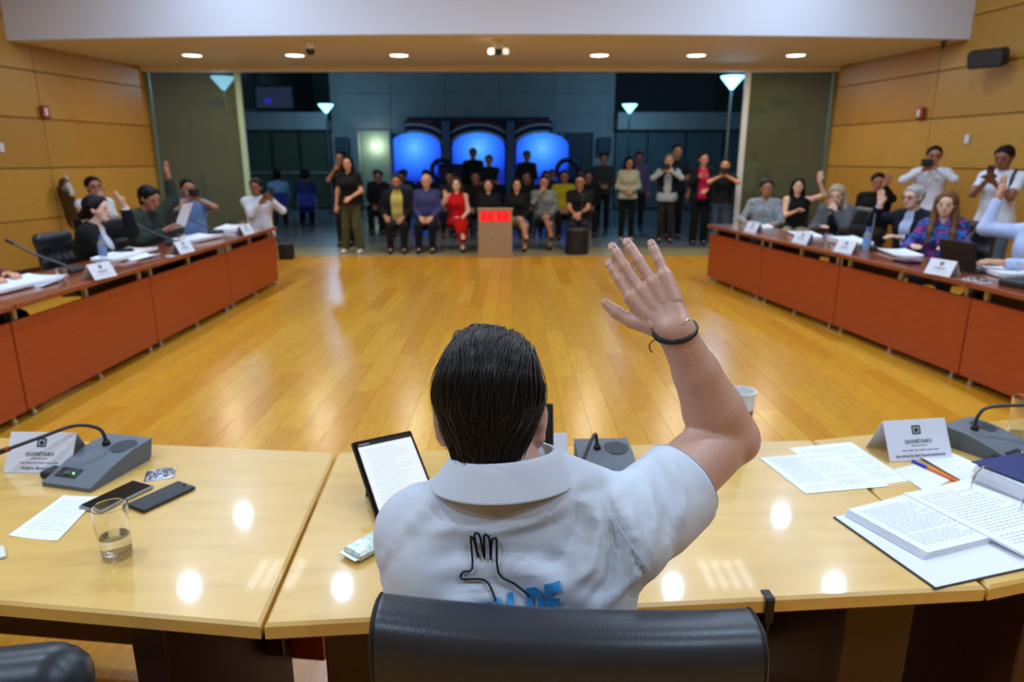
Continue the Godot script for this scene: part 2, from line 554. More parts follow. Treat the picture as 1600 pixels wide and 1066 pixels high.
	mats["blue_plastic"] = plain(Color(0.08, 0.16, 0.55), 0.4)

func build_room() -> void:
	# floor: planks of 0.16 m over a dark slab
	var fl := struct("floor")
	put(fl, "floor_slab", one_box(Vector3(0, -0.075, -4.02), Vector3(19, 0.12, 15.04)), mats["subfloor"])
	var shared := {}
	var rest := []
	for k in 5: rest.append(MB.new())
	var shape := MB.new()
	shape.box(Vector3.ZERO, Vector3(0.1588, 0.014, 1.3988), 0.0009)
	var plank := shape.mesh()
	rng.seed = 41
	for row in range(-56, 56):
		var x := row * 0.16 + 0.08
		if x < -8.9 or x > 8.5: continue
		var z := -11.54 + rng.randf() * 1.3 - 1.3
		while z < 3.5:
			var z0 := maxf(z, -11.54)
			var z1 := minf(z + 1.4, 3.5)
			var tone := rng.randi() % 5
			if z1 - z0 > 0.12:
				var c := Vector3(x, -0.007, (z0 + z1) / 2)
				if x > -3.2 and x < 3.05 and z0 > -11.6 and z1 < -2.4:
					var key := "%d" % int((z1 - z0) * 1000.0 + 0.5)
					var me: ArrayMesh = plank
					if z1 - z0 < 1.399:
						if not shared.has(key): shared[key] = one_box(Vector3.ZERO, Vector3(0.1588, 0.014, z1 - z0 - 0.0012), 0.0009).mesh()
						me = shared[key]
					var o := put(fl, "plank", me, mats["plank%d" % tone])
					o.position = c
				else:
					rest[tone].box(c, Vector3(0.1588, 0.014, z1 - z0 - 0.0012), 0.0)
			z += 1.4
	for k in 5:
		var o := put(fl, "outer_planks", rest[k], mats["plank%d" % k])
		o.set_meta("kind", "stuff")
	var st := struct("floor")
	put(st, "threshold_stone", one_box(Vector3(0, -0.05, -12.1), Vector3(19, 0.1, 1.11)), mats["stone"])
	var lf := struct("floor")
	put(lf, "lobby_tiles", one_box(Vector3(0, -0.05, -21.93), Vector3(24, 0.1, 18.53)), mats["lobby_tile"])

	# side walls: wood panels with recessed joints
	var rows := [0.06, 0.74, 1.46, 2.15, 2.80, 3.44, 4.08, 4.62]
	for side in 2:
		var w := struct("wall_left" if side == 0 else "wall_right")
		var sl := -0.15 if side == 0 else 0.16
		var dir := Vector3(sl, 0, 1).normalized()
		var out := Vector3(1, 0, -sl).normalized() * (1.0 if side == 0 else -1.0)    # into the room
		var start := Vector3(left_wall_x(-12.8) if side == 0 else right_wall_x(-12.8), 0, -12.8)
		var bas := Basis(dir, Vector3.UP, dir.cross(Vector3.UP))
		put(w, "wall_core", one_box(start + dir * 8.25 - out * 0.145 + Vector3.UP * 2.3, Vector3(16.9, 4.7, 0.24), 0.0, bas), mats["wall_back"])
		var cache := {}
		for r in rows.size() - 1:
			for c in 7:
				var hgt: float = rows[r + 1] - rows[r] - 0.014
				var key := str(hgt)
				if not cache.has(key): cache[key] = one_box(Vector3.ZERO, Vector3(2.388, hgt, 0.024), 0.003).mesh()
				var o := put(w, "panel", cache[key], mats["panel%d" % ((r * 5 + c * 3 + side) % 3)])
				o.transform = Transform3D(bas, start + dir * (1.2 + 2.4 * c) + Vector3.UP * (rows[r] + hgt / 2 + 0.007) - out * 0.012)
		put(w, "skirting", one_box(start + dir * 8.25 + Vector3.UP * 0.03, Vector3(16.5, 0.06, 0.03), 0.004, bas), mats["dark_wood"])
	var bw := struct("wall_back")
	put(bw, "wall_core", one_box(Vector3(0, 2.3, 3.62), Vector3(19, 4.7, 0.2)), mats["panel1"])

	# fascia and lowered soffit over the far end, main ceiling
	var arc := PackedVector2Array()
	var inner := PackedVector2Array()
	for k in 25:
		var x := -7.2 + 13.8 * k / 24.0
		var z := -9.55 - 0.46 * pow(x / 6.6, 2)
		arc.append(Vector2(x, z)); inner.append(Vector2(x, z - 0.15))
	var poly := arc.duplicate()
	var rev := inner.duplicate()
	rev.reverse()
	poly.append_array(rev)
	var fa := MB.new()
	fa.prism(poly, 3.15, 4.72)
	put(struct("trim_1", "white curved bulkhead above the far end of the hall"), "bulkhead", fa, mats["white_paint"])
	var sp := inner.duplicate()
	sp.append(Vector2(6.6, -12.95)); sp.append(Vector2(-7.2, -12.95))
	var so := MB.new()
	so.prism(sp, 3.15, 3.3)
	put(struct("ceiling"), "soffit", so, mats["soffit_paint"])
	var cl := MB.new()
	cl.prism(PackedVector2Array([Vector2(-7.4, -9.6), Vector2(6.9, -9.6), Vector2(9.2, 3.7), Vector2(-9.6, 3.7)]), 4.62, 4.78)
	put(struct("ceiling"), "ceiling_slab", cl, mats["white_paint"])
	# beam over the opening and glazing at both sides of it
	put(struct("trim_2"), "beam", one_box(Vector3(-0.4, 3.11, -12.8), Vector3(12.3, 0.09, 0.14), 0.004), mats["soffit_paint"])
	put(struct("wall_front"), "header", one_box(Vector3(0, 4.7, -13.02), Vector3(24, 3.0, 0.14)), mats["lobby_wall"])
	for side in 2:
		var w := struct("window_1" if side == 0 else "window_2")
		var xa := -6.42 if side == 0 else 4.15
		var xb := -4.83 if side == 0 else 5.68
		put(w, "pane", one_box(Vector3((xa + xb) / 2, 1.535, -12.8), Vector3(xb - xa - 0.1, 3.05, 0.012)), mats["pane"])
		put(w, "edge_post", one_box(Vector3(xb if side == 0 else xa, 1.535, -12.8), Vector3(0.10, 3.06, 0.07), 0.01), mats["glass_edge"] if side == 0 else mats["post_white"])
		put(w, "wall_channel", one_box(Vector3(xa if side == 0 else xb, 1.535, -12.8), Vector3(0.07, 3.06, 0.06), 0.005), plain(Color(0.42, 0.46, 0.34), 0.4))
		put(w, "sill_channel", one_box(Vector3((xa + xb) / 2, 0.02, -12.8), Vector3(xb - xa, 0.04, 0.05), 0.004), mats["steel"])

	# the lobby behind
	var lb := struct("wall_far")
	put(lb, "wall_core", one_box(Vector3(-1.26, 3, -23.5), Vector3(9.08, 6.2, 0.2)), mats["lobby_wall"])
	put(lb, "rear_wall", one_box(Vector3(0, 3, -31.1), Vector3(18, 6.2, 0.2)), mats["lobby_wall"])
	for c in 5:
		for r in 4:
			put(lb, "panel", one_box(Vector3(-4.74 + 1.74 * c, 2.66 + 0.62 * r, -23.02), Vector3(1.728, 0.608, 0.05), 0.004), mats["lobby_wall"])
	put(lb, "pier", one_box(Vector3(-5.4, 1.2, -23.0), Vector3(0.8, 2.4, 0.3)), mats["lobby_wall"])
	put(lb, "pier", one_box(Vector3(2.95, 1.2, -23.0), Vector3(0.68, 2.4, 0.3)), mats["lobby_wall"])
	put(lb, "upper_wall", one_box(Vector3(-1.26, 3.7, -23.2), Vector3(9.08, 2.7, 0.3)), mats["lobby_wall"])
	for side in 2:
		var x := -7.2 if side == 0 else 6.0
		var wd := 2.8 if side == 0 else 5.4
		put(lb, "balcony_band", one_box(Vector3(x, 2.72, -22.4), Vector3(wd, 0.52, 0.25), 0.01), mats["lobby_wall"])
		put(lb, "balcony_slab", one_box(Vector3(x, 2.6, -26.75), Vector3(wd, 0.28, 8.5)), mats["lobby_wall"])
		put(lb, "recess_wall", one_box(Vector3(-5.75 if side == 0 else 3.22, 3, -27.3), Vector3(0.15, 6.2, 7.6)), mats["lobby_wall"])
	# shop front under the left balcony, blind under the right one
	var sf := struct("window_3")
	put(sf, "pane", one_box(Vector3(-7.2, 1.25, -22.6), Vector3(2.8, 2.4, 0.02)), mats["pane"])
	for k in 4: put(sf, "mullion", one_box(Vector3(-8.5 + k * 0.88, 1.25, -22.55), Vector3(0.05, 2.4, 0.06), 0.004), mats["dark_grey"])
	put(sf, "transom", one_box(Vector3(-7.2, 1.15, -22.54), Vector3(2.8, 0.05, 0.05), 0.004), mats["lobby_wall"])
	var rb := struct("window_4")
	put(rb, "blind", one_box(Vector3(5.4, 1.25, -22.6), Vector3(4.2, 2.4, 0.02)), plain(Color(0.34, 0.42, 0.44), 0.7))
	for k in 3: put(rb, "mullion", one_box(Vector3(4.3 + k * 1.2, 1.25, -22.56), Vector3(0.03, 2.4, 0.04), 0.003), mats["dark_grey"])
	put(struct("wall_lobby_left"), "wall_core", one_box(Vector3(-8.6, 3, -22.1), Vector3(0.2, 6.2, 18.2)), mats["lobby_wall"])
	put(struct("wall_lobby_right"), "wall_core", one_box(Vector3(8.8, 3, -22.1), Vector3(0.2, 6.2, 18.2)), mats["lobby_wall"])
	put(struct("ceiling"), "lobby_ceiling", one_box(Vector3(0, 6.15, -22.0), Vector3(24, 0.2, 18.5)), mats["lobby_dark"])
	# doorway with a lit wall inside, left of the backdrop
	var dr := struct("door_1")
	put(dr, "jamb", one_box(Vector3(-4.95, 1.2, -22.8), Vector3(0.1, 2.45, 0.3), 0.005), mats["lobby_wall"])
	put(dr, "jamb", one_box(Vector3(-3.88, 1.2, -22.8), Vector3(0.08, 2.45, 0.3), 0.005), mats["lobby_wall"])
	put(dr, "inner_wall", one_box(Vector3(-4.42, 1.25, -22.99), Vector3(1.0, 2.4, 0.05)), plain(Color(0.66, 0.70, 0.60), 0.7))
	var d2 := struct("door_2")
	put(d2, "leaf", one_box(Vector3(2.12, 1.2, -22.99), Vector3(0.95, 2.4, 0.06), 0.005), plain(Color(0.20, 0.26, 0.27), 0.6))
	put(d2, "jamb", one_box(Vector3(1.6, 1.2, -22.95), Vector3(0.07, 2.45, 0.2), 0.005), mats["lobby_wall"])

func build_lamps() -> void:
	# recessed lights in the soffit: seen directly
	var spots := [[-4.98, "first"], [-3.38, "second"], [-1.76, "third"], [1.36, "fourth"], [2.87, "fifth"], [4.42, "sixth"]]
	for e in spots:
		var x: float = e[0]
		var t := thing("soffit_downlight", "round recessed downlight, %s from the left in the lowered ceiling" % e[1], "downlight", Vector3(x, 3.15, -11.42), 0.0, "round downlights in the lowered ceiling")
		put(t, "trim_ring", one_lathe([Vector2(0.125, 0.002), Vector2(0.155, -0.012), Vector2(0.155, 0.0)]), mats["white_plastic"])
		put(t, "lens", one_lathe([Vector2(0.0, -0.006), Vector2(0.135, -0.006), Vector2(0.135, 0.0)]), glow(Color(1.0, 0.97, 0.9), 7.0))
		lamp_light(t, Vector3(0, -0.03, 0), 0.2, Color(1.0, 0.95, 0.86), 2.2)
	# main ceiling, over and behind the camera: seen as reflections in the tables
	for z: float in [-8.35, -6.75, -4.3, -1.6, 1.0]:
		for x: float in [-3.65, -1.92, 1.82, 3.65]:
			if z == -8.35 and absf(x) < 2.0: continue
			var t := thing("ceiling_downlight", "round recessed lamp in the high white ceiling", "downlight", Vector3(x, 4.62, z), 0.0, "round lamps in the high ceiling")
			put(t, "trim_ring", one_lathe([Vector2(0.08, 0.002), Vector2(0.11, -0.012), Vector2(0.11, 0.0)]), mats["white_plastic"])
			put(t, "lens", one_lathe([Vector2(0.0, -0.006), Vector2(0.085, -0.006), Vector2(0.085, 0.0)]), glow(Color(0.93, 0.96, 1.0), 12.0))
			lamp_light(t, Vector3(0, -0.03, 0), 0.13, Color(0.77, 0.88, 1.0), HALL_LAMP)
	for z: float in [-7.0, -3.0, 0.4]:
		for x: float in [-2.75, 2.5]:
			var t := thing("louvre_light", "square ceiling light with a bright grid of louvres", "ceiling light", Vector3(x, 4.62, z), 0.0, "square louvre lights in the high ceiling")
			put(t, "frame", one_box(Vector3(0, -0.008, 0), Vector3(0.62, 0.016, 0.62), 0.003), mats["white_plastic"])
			for a in 4:
				for b in 4:
					put(t, "cell", one_box(Vector3(-0.2175 + a * 0.145, -0.018, -0.2175 + b * 0.145), Vector3(0.075, 0.006, 0.075)), glow_louvre())
			lamp_light(t, Vector3(0, -0.04, 0), 0.6, Color(0.88, 0.94, 1.0), HALL_PANEL)
	# post lamps in the lobby
	var posts := [[-5.45, -13.7, "beside the left glass pane"], [4.12, -13.6, "beside the white post on the right"], [-5.3, -20.5, "far back on the left of the lobby"], [3.35, -20.5, "far back on the right of the lobby"]]
	for e in posts:
		var t := thing("post_lamp", "glowing cone shaped lamp on a thin pole %s" % e[2], "lamp", Vector3(e[0], 0, e[1]), 0.0, "cone lamps in the lobby")
		put(t, "base", one_lathe([Vector2(0.0, 0.0), Vector2(0.17, 0.0), Vector2(0.17, 0.02), Vector2(0.03, 0.05), Vector2(0.02, 0.06)]), mats["dark_grey"])
		put(t, "pole", one_tube([Vector3(0, 0.04, 0), Vector3(0, 2.86, 0)], [0.03]), plain(Color(0.45, 0.5, 0.52), 0.4, 0.5))
		put(t, "shade", one_lathe([Vector2(0.03, 2.84), Vector2(0.06, 2.88), Vector2(0.21, 3.06), Vector2(0.215, 3.08), Vector2(0.0, 3.085)]), glow(Color(0.55, 0.88, 1.0), 3.2))
		var l := OmniLight3D.new()
		l.name = "light"
		l.position = Vector3(0, 2.98, 0)
		l.light_color = Color(0.57, 0.81, 1.0)
		l.light_energy = LOBBY_LAMP
		l.light_size = 0.12
		l.omni_range = 30.0
		l.omni_attenuation = 2.0
		l.shadow_enabled = true
		t.add_child(l)
	var wl := thing("wall_lamp", "small white lamp shining on the pale wall of a doorway", "lamp", Vector3(-4.38, 1.98, -22.82), 0.0)
	put(wl, "globe", one_lathe([Vector2(0.0, -0.08), Vector2(0.09, -0.06), Vector2(0.11, 0.0), Vector2(0.08, 0.08), Vector2(0.0, 0.09)]), glow(Color(0.95, 1.0, 0.95), 2.0))
	var wo := OmniLight3D.new()
	wo.name = "light"
	wo.light_color = Color(0.9, 1.0, 0.92)
	wo.light_energy = 0.3
	wo.light_size = 0.1
	wo.position = Vector3(0, 0, 0.02)
	wo.omni_range = 20.0
	wo.omni_attenuation = 2.0
	wo.shadow_enabled = true
	wl.add_child(wo)

func glow_louvre() -> StandardMaterial3D:
	if not mats.has("louvre"): mats["louvre"] = glow(Color(0.9, 0.95, 1.0), 5.0)
	return mats["louvre"]

func lamp_light(parent: Node3D, at: Vector3, size: float, c: Color, energy: float) -> void:
	var l := AreaLight3D.new()
	l.name = "light"
	l.position = at
	l.rotation.x = -PI / 2
	l.area_size = Vector2(size, size)
	l.area_normalize_energy = true
	l.light_color = c
	l.light_energy = energy
	l.area_range = 30.0
	l.area_attenuation = 2.0
	l.shadow_enabled = true
	parent.add_child(l)

# ---------------------------------------------------------------- furniture
func council_table(a: Vector2, b: Vector2, label: String) -> void:
	var len_ := a.distance_to(b)
	var mid := (a + b) / 2
	var d := (b - a) / len_
	# local x runs along the front edge, local z towards the seats
	var t := thing("council_table", label, "table", Vector3(mid.x, 0, mid.y), -atan2(d.y, d.x), "red wood council tables along both sides")
	put(t, "tabletop", one_box(Vector3(0, 0.73, 0.26), Vector3(len_ - 0.006, 0.04, 0.64), 0.008), mats["red_top"])
	put(t, "front_panel", one_box(Vector3(0, 0.345, 0.0), Vector3(len_ - 0.012, 0.57, 0.028), 0.003), mats["red_wood"])
	for x: float in [-len_ / 2 + 0.09, 0.0, len_ / 2 - 0.09]:
		put(t, "standoff", one_tube([Vector3(x, 0.62, 0.03), Vector3(x, 0.712, 0.03)], [0.02], 10), mats["steel"])
		put(t, "foot", one_lathe([Vector2(0.022, 0.0), Vector2(0.022, 0.02), Vector2(0.014, 0.03), Vector2(0.014, 0.08)], Vector3(x, 0, 0.02), 10), mats["steel"])
	for x: float in [-len_ / 2 + 0.09, len_ / 2 - 0.09]:
		put(t, "side_support", one_box(Vector3(x, 0.36, 0.3), Vector3(0.03, 0.70, 0.45), 0.003), mats["dark_wood"])

func build_tables() -> void:
	var zs := [-2.45, -4.05, -5.7, -7.3, -8.85]
	var names := ["nearest the camera, cut by the left edge of the photo", "with the papers of the person in a black blazer", "in front of the person in a green jacket", "at the far end"]
	for k in 4: council_table(Vector2(-3.07, zs[k + 1]), Vector2(-3.07, zs[k]), "red wood table unit of the left row %s" % ["nearest the camera", "with a long line of loose papers", "in front of the green jacket", "at the far end"][k])
	var pts := [Vector2(3.47, -3.2), Vector2(3.30, -4.8), Vector2(3.08, -6.35), Vector2(2.86, -7.75), Vector2(2.66, -9.2)]
	for k in 4: council_table(pts[k], pts[k + 1], "red wood table unit of the right row %s" % ["nearest the camera", "carrying the open laptop", "in front of the flowered blouse", "at the far end by the white post"][k])
	# the near table, in three parts
	var tops := [
		["middle", PackedVector2Array([Vector2(-0.468, -1.105), Vector2(0.972, -1.222), Vector2(0.932, -1.98), Vector2(-0.522, -1.888)])],
		["left", PackedVector2Array([Vector2(-0.476, -1.105), Vector2(-1.15, -1.19), Vector2(-1.95, -1.34), Vector2(-2.1, -2.07), Vector2(-1.6, -2.0), Vector2(-0.530, -1.888)])],
		["right", PackedVector2Array([Vector2(0.980, -1.222), Vector2(1.95, -1.49), Vector2(2.15, -2.27), Vector2(0.940, -1.98)])]]
	for e in tops:
		var c := Vector2.ZERO
		for p: Vector2 in e[1]: c += p / e[1].size()
		var local := PackedVector2Array()
		for p: Vector2 in e[1]: local.append(p - c)
		var t := thing("front_table", "pale polished maple table unit in the foreground, %s of three" % e[0], "table", Vector3(c.x, 0, c.y))
		var mb := MB.new()
		mb.prism(local, 0.712, 0.75, 0.006)
		put(t, "tabletop", mb, mats["maple"])
		var far_a: Vector2
		var far_b: Vector2
		if e[0] == "middle": far_a = Vector2(-0.5, -1.86) - c; far_b = Vector2(0.92, -1.95) - c
		elif e[0] == "left": far_a = Vector2(-2.05, -2.03) - c; far_b = Vector2(-0.56, -1.86) - c
		else: far_a = Vector2(0.96, -1.95) - c; far_b = Vector2(2.1, -2.22) - c
		var m := (far_a + far_b) / 2
		var dd := (far_b - far_a).normalized()
		var bas := Basis(Vector3(dd.x, 0, dd.y), Vector3.UP, Vector3(dd.x, 0, dd.y).cross(Vector3.UP))
		put(t, "front_panel", one_box(Vector3(m.x, 0.36, m.y + 0.05), Vector3(far_a.distance_to(far_b) - 0.05, 0.56, 0.025), 0.003, bas), mats["red_wood"])
		put(t, "knee_panel", one_box(Vector3(m.x, 0.47, m.y + 0.22), Vector3(far_a.distance_to(far_b) - 0.18, 0.48, 0.02), 0.003, bas), mats["dark_wood"])
		for s in [0.1, 0.9]:
			var q := far_a.lerp(far_b, s)
			var r := q + Vector2(-dd.y, dd.x) * 0.36
			if r.y < q.y: r = q - Vector2(-dd.y, dd.x) * 0.36
			put(t, "leg_panel", one_box(Vector3(r.x, 0.356, r.y), Vector3(0.16 if e[0] == "middle" else 0.08, 0.71, 0.55), 0.004, bas), mats["dark_wood"])
	# lectern with a red number display
	var le := thing("lectern", "pale wood box with a red number display at its top", "lectern", Vector3(-0.278, 0, -11.55))
	put(le, "body", one_box(Vector3(0, 0.385, 0), Vector3(0.56, 0.77, 0.34), 0.006), mats["lectern_wood"])
	put(le, "top_board", one_box(Vector3(0, 0.78, 0), Vector3(0.59, 0.022, 0.37), 0.004), mats["lectern_wood"])
	for s in [-1.0, 1.0]:
		var d := put(le, "display", one_box(Vector3(s * 0.128, 0.675, 0.176), Vector3(0.235, 0.165, 0.016), 0.003), glow(Color(1.0, 0.10, 0.13), 0.95, Color(0.6, 0.05, 0.06)))
		for q in [-0.055, 0.055]:
			for r in [-0.028, 0.028]:
				put(d, "digit_mark", one_box(Vector3(s * 0.128 + q, 0.672 + r, 0.186), Vector3(0.024, 0.034, 0.006), 0.002), plain(Color(0.28, 0.02, 0.03), 0.5))

func leather_chair(label: String, at: Vector3, turn: float, size := 1.0) -> void:
	var t := thing("office_chair", label, "chair", at, turn, "black padded office chairs")
	t.scale = Vector3.ONE * size
	var f := Field.new(70.0)
	f.add(Vector3(-0.17, 0.44, 0.14), Vector3(0.17, 0.44, 0.14), 0.05, 0.05)
	f.add(Vector3(-0.18, 0.44, -0.18), Vector3(0.18, 0.44, -0.18), 0.05, 0.05)
	f.add(Vector3(-0.17, 0.44, 0.14), Vector3(-0.18, 0.44, -0.18), 0.05, 0.05)
	f.add(Vector3(0.17, 0.44, 0.14), Vector3(0.18, 0.44, -0.18), 0.05, 0.05)
	f.add(Vector3(0, 0.44, 0.14), Vector3(0, 0.44, -0.18), 0.06, 0.06)
	var sm := MB.new()
	f.build(sm, 0.03)
	put(t, "seat", sm, mats["leather"])
	var g := Field.new(70.0)
	for y: float in [0.56, 0.72, 0.87]:
		g.add(Vector3(-0.19, y, 0.24 + (y - 0.5) * 0.1), Vector3(0, y, 0.27 + (y - 0.5) * 0.1), 0.042, 0.045)
		g.add(Vector3(0.19, y, 0.24 + (y - 0.5) * 0.1), Vector3(0, y, 0.27 + (y - 0.5) * 0.1), 0.042, 0.045)
	for x: float in [-0.19, -0.095, 0.0, 0.095, 0.19]:
		g.add(Vector3(x, 0.54, 0.255), Vector3(x, 0.9, 0.295), 0.04, 0.04)
	g.add(Vector3(-0.2, 0.95, 0.29), Vector3(0.2, 0.95, 0.29), 0.055, 0.055)
	var bm := MB.new()
	g.build(bm, 0.03)
	put(t, "backrest", bm, mats["leather"])
	put(t, "post", one_tube([Vector3(0, 0.1, 0), Vector3(0, 0.42, 0)], [0.03]), mats["black"])
	for k in 5:
		var w := TAU * k / 5
		put(t, "base_arm", one_tube([Vector3(0, 0.1, 0), Vector3(cos(w) * 0.28, 0.06, sin(w) * 0.28)], [0.025, 0.018], 6), mats["black"])
		put(t, "castor", one_box(Vector3(cos(w) * 0.28, 0.028, sin(w) * 0.28), Vector3(0.05, 0.055, 0.05), 0.015), mats["black"])

var stack_proto: Node3D
func stack_chair(label: String, at: Vector3, turn: float, m: Material = null) -> void:
	var t := thing("stacking_chair", label, "chair", at, turn, "chairs set out in the lobby")
	var mm: Material = m if m else mats["black"]
	put(t, "seat", one_box(Vector3(0, 0.385, -0.02), Vector3(0.44, 0.03, 0.42), 0.012), mm)
	put(t, "backrest", one_box(Vector3(0, 0.66, 0.205), Vector3(0.43, 0.32, 0.025), 0.012, Basis(Vector3.RIGHT, 0.12)), mm)
	for x: float in [-0.2, 0.2]:
		put(t, "leg", one_tube([Vector3(x, 0.0, -0.2), Vector3(x, 0.38, -0.17)], [0.011], 6), mats["chrome"])
		put(t, "leg", one_tube([Vector3(x, 0.0, 0.24), Vector3(x, 0.38, 0.18), Vector3(x, 0.78, 0.24)], [0.011], 6), mats["chrome"])

# ---------------------------------------------------------------- people
func elbow(s: Vector3, h: Vector3, up: float, lo: float, hint: Vector3) -> Array:
	var d := h - s
	var l := d.length()
	if l > (up + lo) * 0.995:
		h = s + d.normalized() * (up + lo) * 0.995
		d = h - s
		l = d.length()
	var x := (up * up - lo * lo + l * l) / (2.0 * l)
	var y := sqrt(maxf(up * up - x * x, 0.0))
	var u := d / l
	var w := (hint - u * hint.dot(u)).normalized()
	return [s + u * x + w * y, h]

func hand_bones(f: Field, wrist: Vector3, fwd: Vector3, thumb: Vector3, s: float, curl: float, side: float, spread := 1.0) -> void:
	# fwd: from wrist to fingers; thumb: towards the thumb side; side: 1 for a right hand, -1 for a left one
	var y := fwd.normalized()
	var x := (thumb - y * thumb.dot(y)).normalized()
	var z := x.cross(y) * side        # the way the palm looks
	f.add(wrist - y * 0.02 * s, wrist + y * 0.02 * s, 0.026 * s, 0.024 * s)
	for q: float in [-0.027, -0.009, 0.010, 0.027]:
		f.add(wrist + (x * q * 0.7 + y * 0.015) * s, wrist + (x * q + y * 0.088) * s, 0.0165 * s, 0.0135 * s)
	var lens := [0.060, 0.075, 0.082, 0.072]
	var k := 0
	for q: float in [-0.031, -0.0105, 0.0105, 0.031]:
		var base := wrist + (x * q + y * 0.092) * s
		var a := curl
		var dir := (y * cos(a) + z * sin(a) + x * q * 2.2 * spread).normalized()
		var p1: Vector3 = base + dir * lens[k] * 0.5 * s
		a = curl * 2.1
		var dir2 := (y * cos(a) + z * sin(a) + x * q * 2.2 * spread).normalized()
		var p2: Vector3 = p1 + dir2 * lens[k] * 0.45 * s
		f.add(base, p1, 0.0098 * s, 0.009 * s)
		f.add(p1, p2, 0.009 * s, 0.0075 * s)
		k += 1
	var tb := wrist + (x * 0.025 + y * 0.028) * s
	var t1 := tb + (x * 0.03 + y * 0.028 + z * 0.008) * s
	f.add(tb, t1, 0.0145 * s, 0.0115 * s)
	f.add(t1, t1 + (x * 0.013 + y * 0.032 + z * 0.006) * s, 0.011 * s, 0.008 * s)

func person(o: Dictionary) -> Node3D:
	var s: float = o.get("s", 1.0)
	var sit: bool = o.get("pose", "stand") == "sit"
	var fem: bool = o.get("fem", false)
	var bulk: float = o.get("bulk", 1.0)
	var fine: bool = o.get("fine", false)
	var t := thing("person", o.label, "person", Vector3(o.at[0], o.get("y", 0.0), o.at[1]), deg_to_rad(o.turn), o.get("group", ""))
	var hip_y := (0.5 if sit else 0.90)
	var lean: float = o.get("lean", 0.0)
	var tilt := Basis(Vector3.RIGHT, -lean) * Basis(Vector3.BACK, o.get("side", 0.0))
	var hip := Vector3(0, hip_y, 0)
	var T := func(p: Vector3) -> Vector3: return (hip + tilt * p) * s
	var wx := 0.042 if fem else 0.06
	var wr := (0.092 if fem else 0.102) * bulk
	var sh := 0.150 if fem else 0.172
	var pel: Vector3 = T.call(Vector3(0.075, 0, 0)); var per: Vector3 = T.call(Vector3(-0.075, 0, 0))
	var wal: Vector3 = T.call(Vector3(wx, 0.18, -0.005)); var war: Vector3 = T.call(Vector3(-wx, 0.18, -0.005))
	var chl: Vector3 = T.call(Vector3(0.072, 0.37, 0)); var chr: Vector3 = T.call(Vector3(-0.072, 0.37, 0))
	var sr: Vector3 = T.call(Vector3(sh, 0.485, 0.005)); var sl: Vector3 = T.call(Vector3(-sh, 0.485, 0.005))
	var nb: Vector3 = T.call(Vector3(0, 0.515, 0.008)); var nt: Vector3 = T.call(Vector3(0, 0.625, -0.012))
	var torso := func(f: Field, e: float) -> void:
		f.add(pel, per, 0.112 * s + e, 0.112 * s + e)
		f.add(pel, wal, 0.112 * s + e, wr * s + e); f.add(per, war, 0.112 * s + e, wr * s + e)
		f.add(wal, chl, wr * s + e, 0.108 * bulk * s + e); f.add(war, chr, wr * s + e, 0.108 * bulk * s + e)
		f.add(chl, chr, 0.108 * bulk * s + e, 0.108 * bulk * s + e)
		f.add((chl + chr) / 2, nb, 0.10 * s + e, 0.062 * s + e)
		f.add(nb, sr, 0.062 * s + e, 0.056 * s + e); f.add(nb, sl, 0.062 * s + e, 0.056 * s + e)
		f.add(chl, sr, 0.09 * s + e, 0.056 * s + e); f.add(chr, sl, 0.09 * s + e, 0.056 * s + e)
		if fem:
			f.add(T.call(Vector3(0.06, 0.35, -0.085)), T.call(Vector3(0.06, 0.34, -0.085)), 0.055 * s + e, 0.055 * s + e)
			f.add(T.call(Vector3(-0.06, 0.35, -0.085)), T.call(Vector3(-0.06, 0.34, -0.085)), 0.055 * s + e, 0.055 * s + e)
	# arms
	var poses := {"lap": Vector3(0.10, 0.60, -0.24), "down": Vector3(0.27, 0.80, -0.03), "phone": Vector3(0.045, 1.42, -0.24), "belly": Vector3(0.06, 1.05, -0.2), "table": Vector3(0.16, 0.79, -0.40), "chin": Vector3(0.03, 1.06, -0.17), "raise": Vector3(0.26, 1.42, -0.22)}
	var wrists := []
	var elbows := []
	var arms := [["R", 1.0, sr], ["L", -1.0, sl]]
	for a in arms:
		var want: Variant = o.get(a[0], "lap" if sit else "down")
		var h: Vector3 = poses[want] if want is String else want
		if want is String: h.x *= a[1]
		if want is String and sit and want == "phone": h.y = 1.08
		if want is String and not sit and want == "raise": h.y = 1.8
		var hint: Vector3 = o.get("hint" + a[0], Vector3(0.7 * a[1], -0.8, 0.35))
		var got := elbow(a[2], h * s, 0.275 * s, 0.25 * s, hint)
		elbows.append(got[0]); wrists.append(got[1])
	# legs
	var hips := [T.call(Vector3(0.09, -0.01, 0)), T.call(Vector3(-0.09, -0.01, 0))]
	var knees := []
	var ankles := []
	for k in 2:
		var sg := 1.0 if k == 0 else -1.0
		hips[k] = (hip + Vector3(0.09 * sg, -0.02, 0)) * s
		if sit:
			var cross: bool = o.get("cross", false)
			if cross and k == 0: knees.append(Vector3(-0.03, 0.60, -0.44) * s); ankles.append(Vector3(-0.14, 0.28, -0.52) * s)
			else: knees.append(Vector3(0.12 * sg, 0.475, -0.43) * s); ankles.append(Vector3(0.12 * sg, 0.085, -0.40) * s)
		else:
			var st: float = o.get("stride", 0.0) * sg
			knees.append(Vector3(0.10 * sg, 0.475, -0.02 - st * 0.5) * s); ankles.append(Vector3(0.105 * sg + o.get("stance", 0.0) * sg, 0.085, 0.02 - st) * s)
	# body: one continuous mesh, finer at head and hands
	var skin: Material = skin_mat(o.get("skin", 1))
	var bf := Field.new(95.0)
	torso.call(bf, 0.0)
	bf.add(nb, nt, 0.054 * s, 0.05 * s)
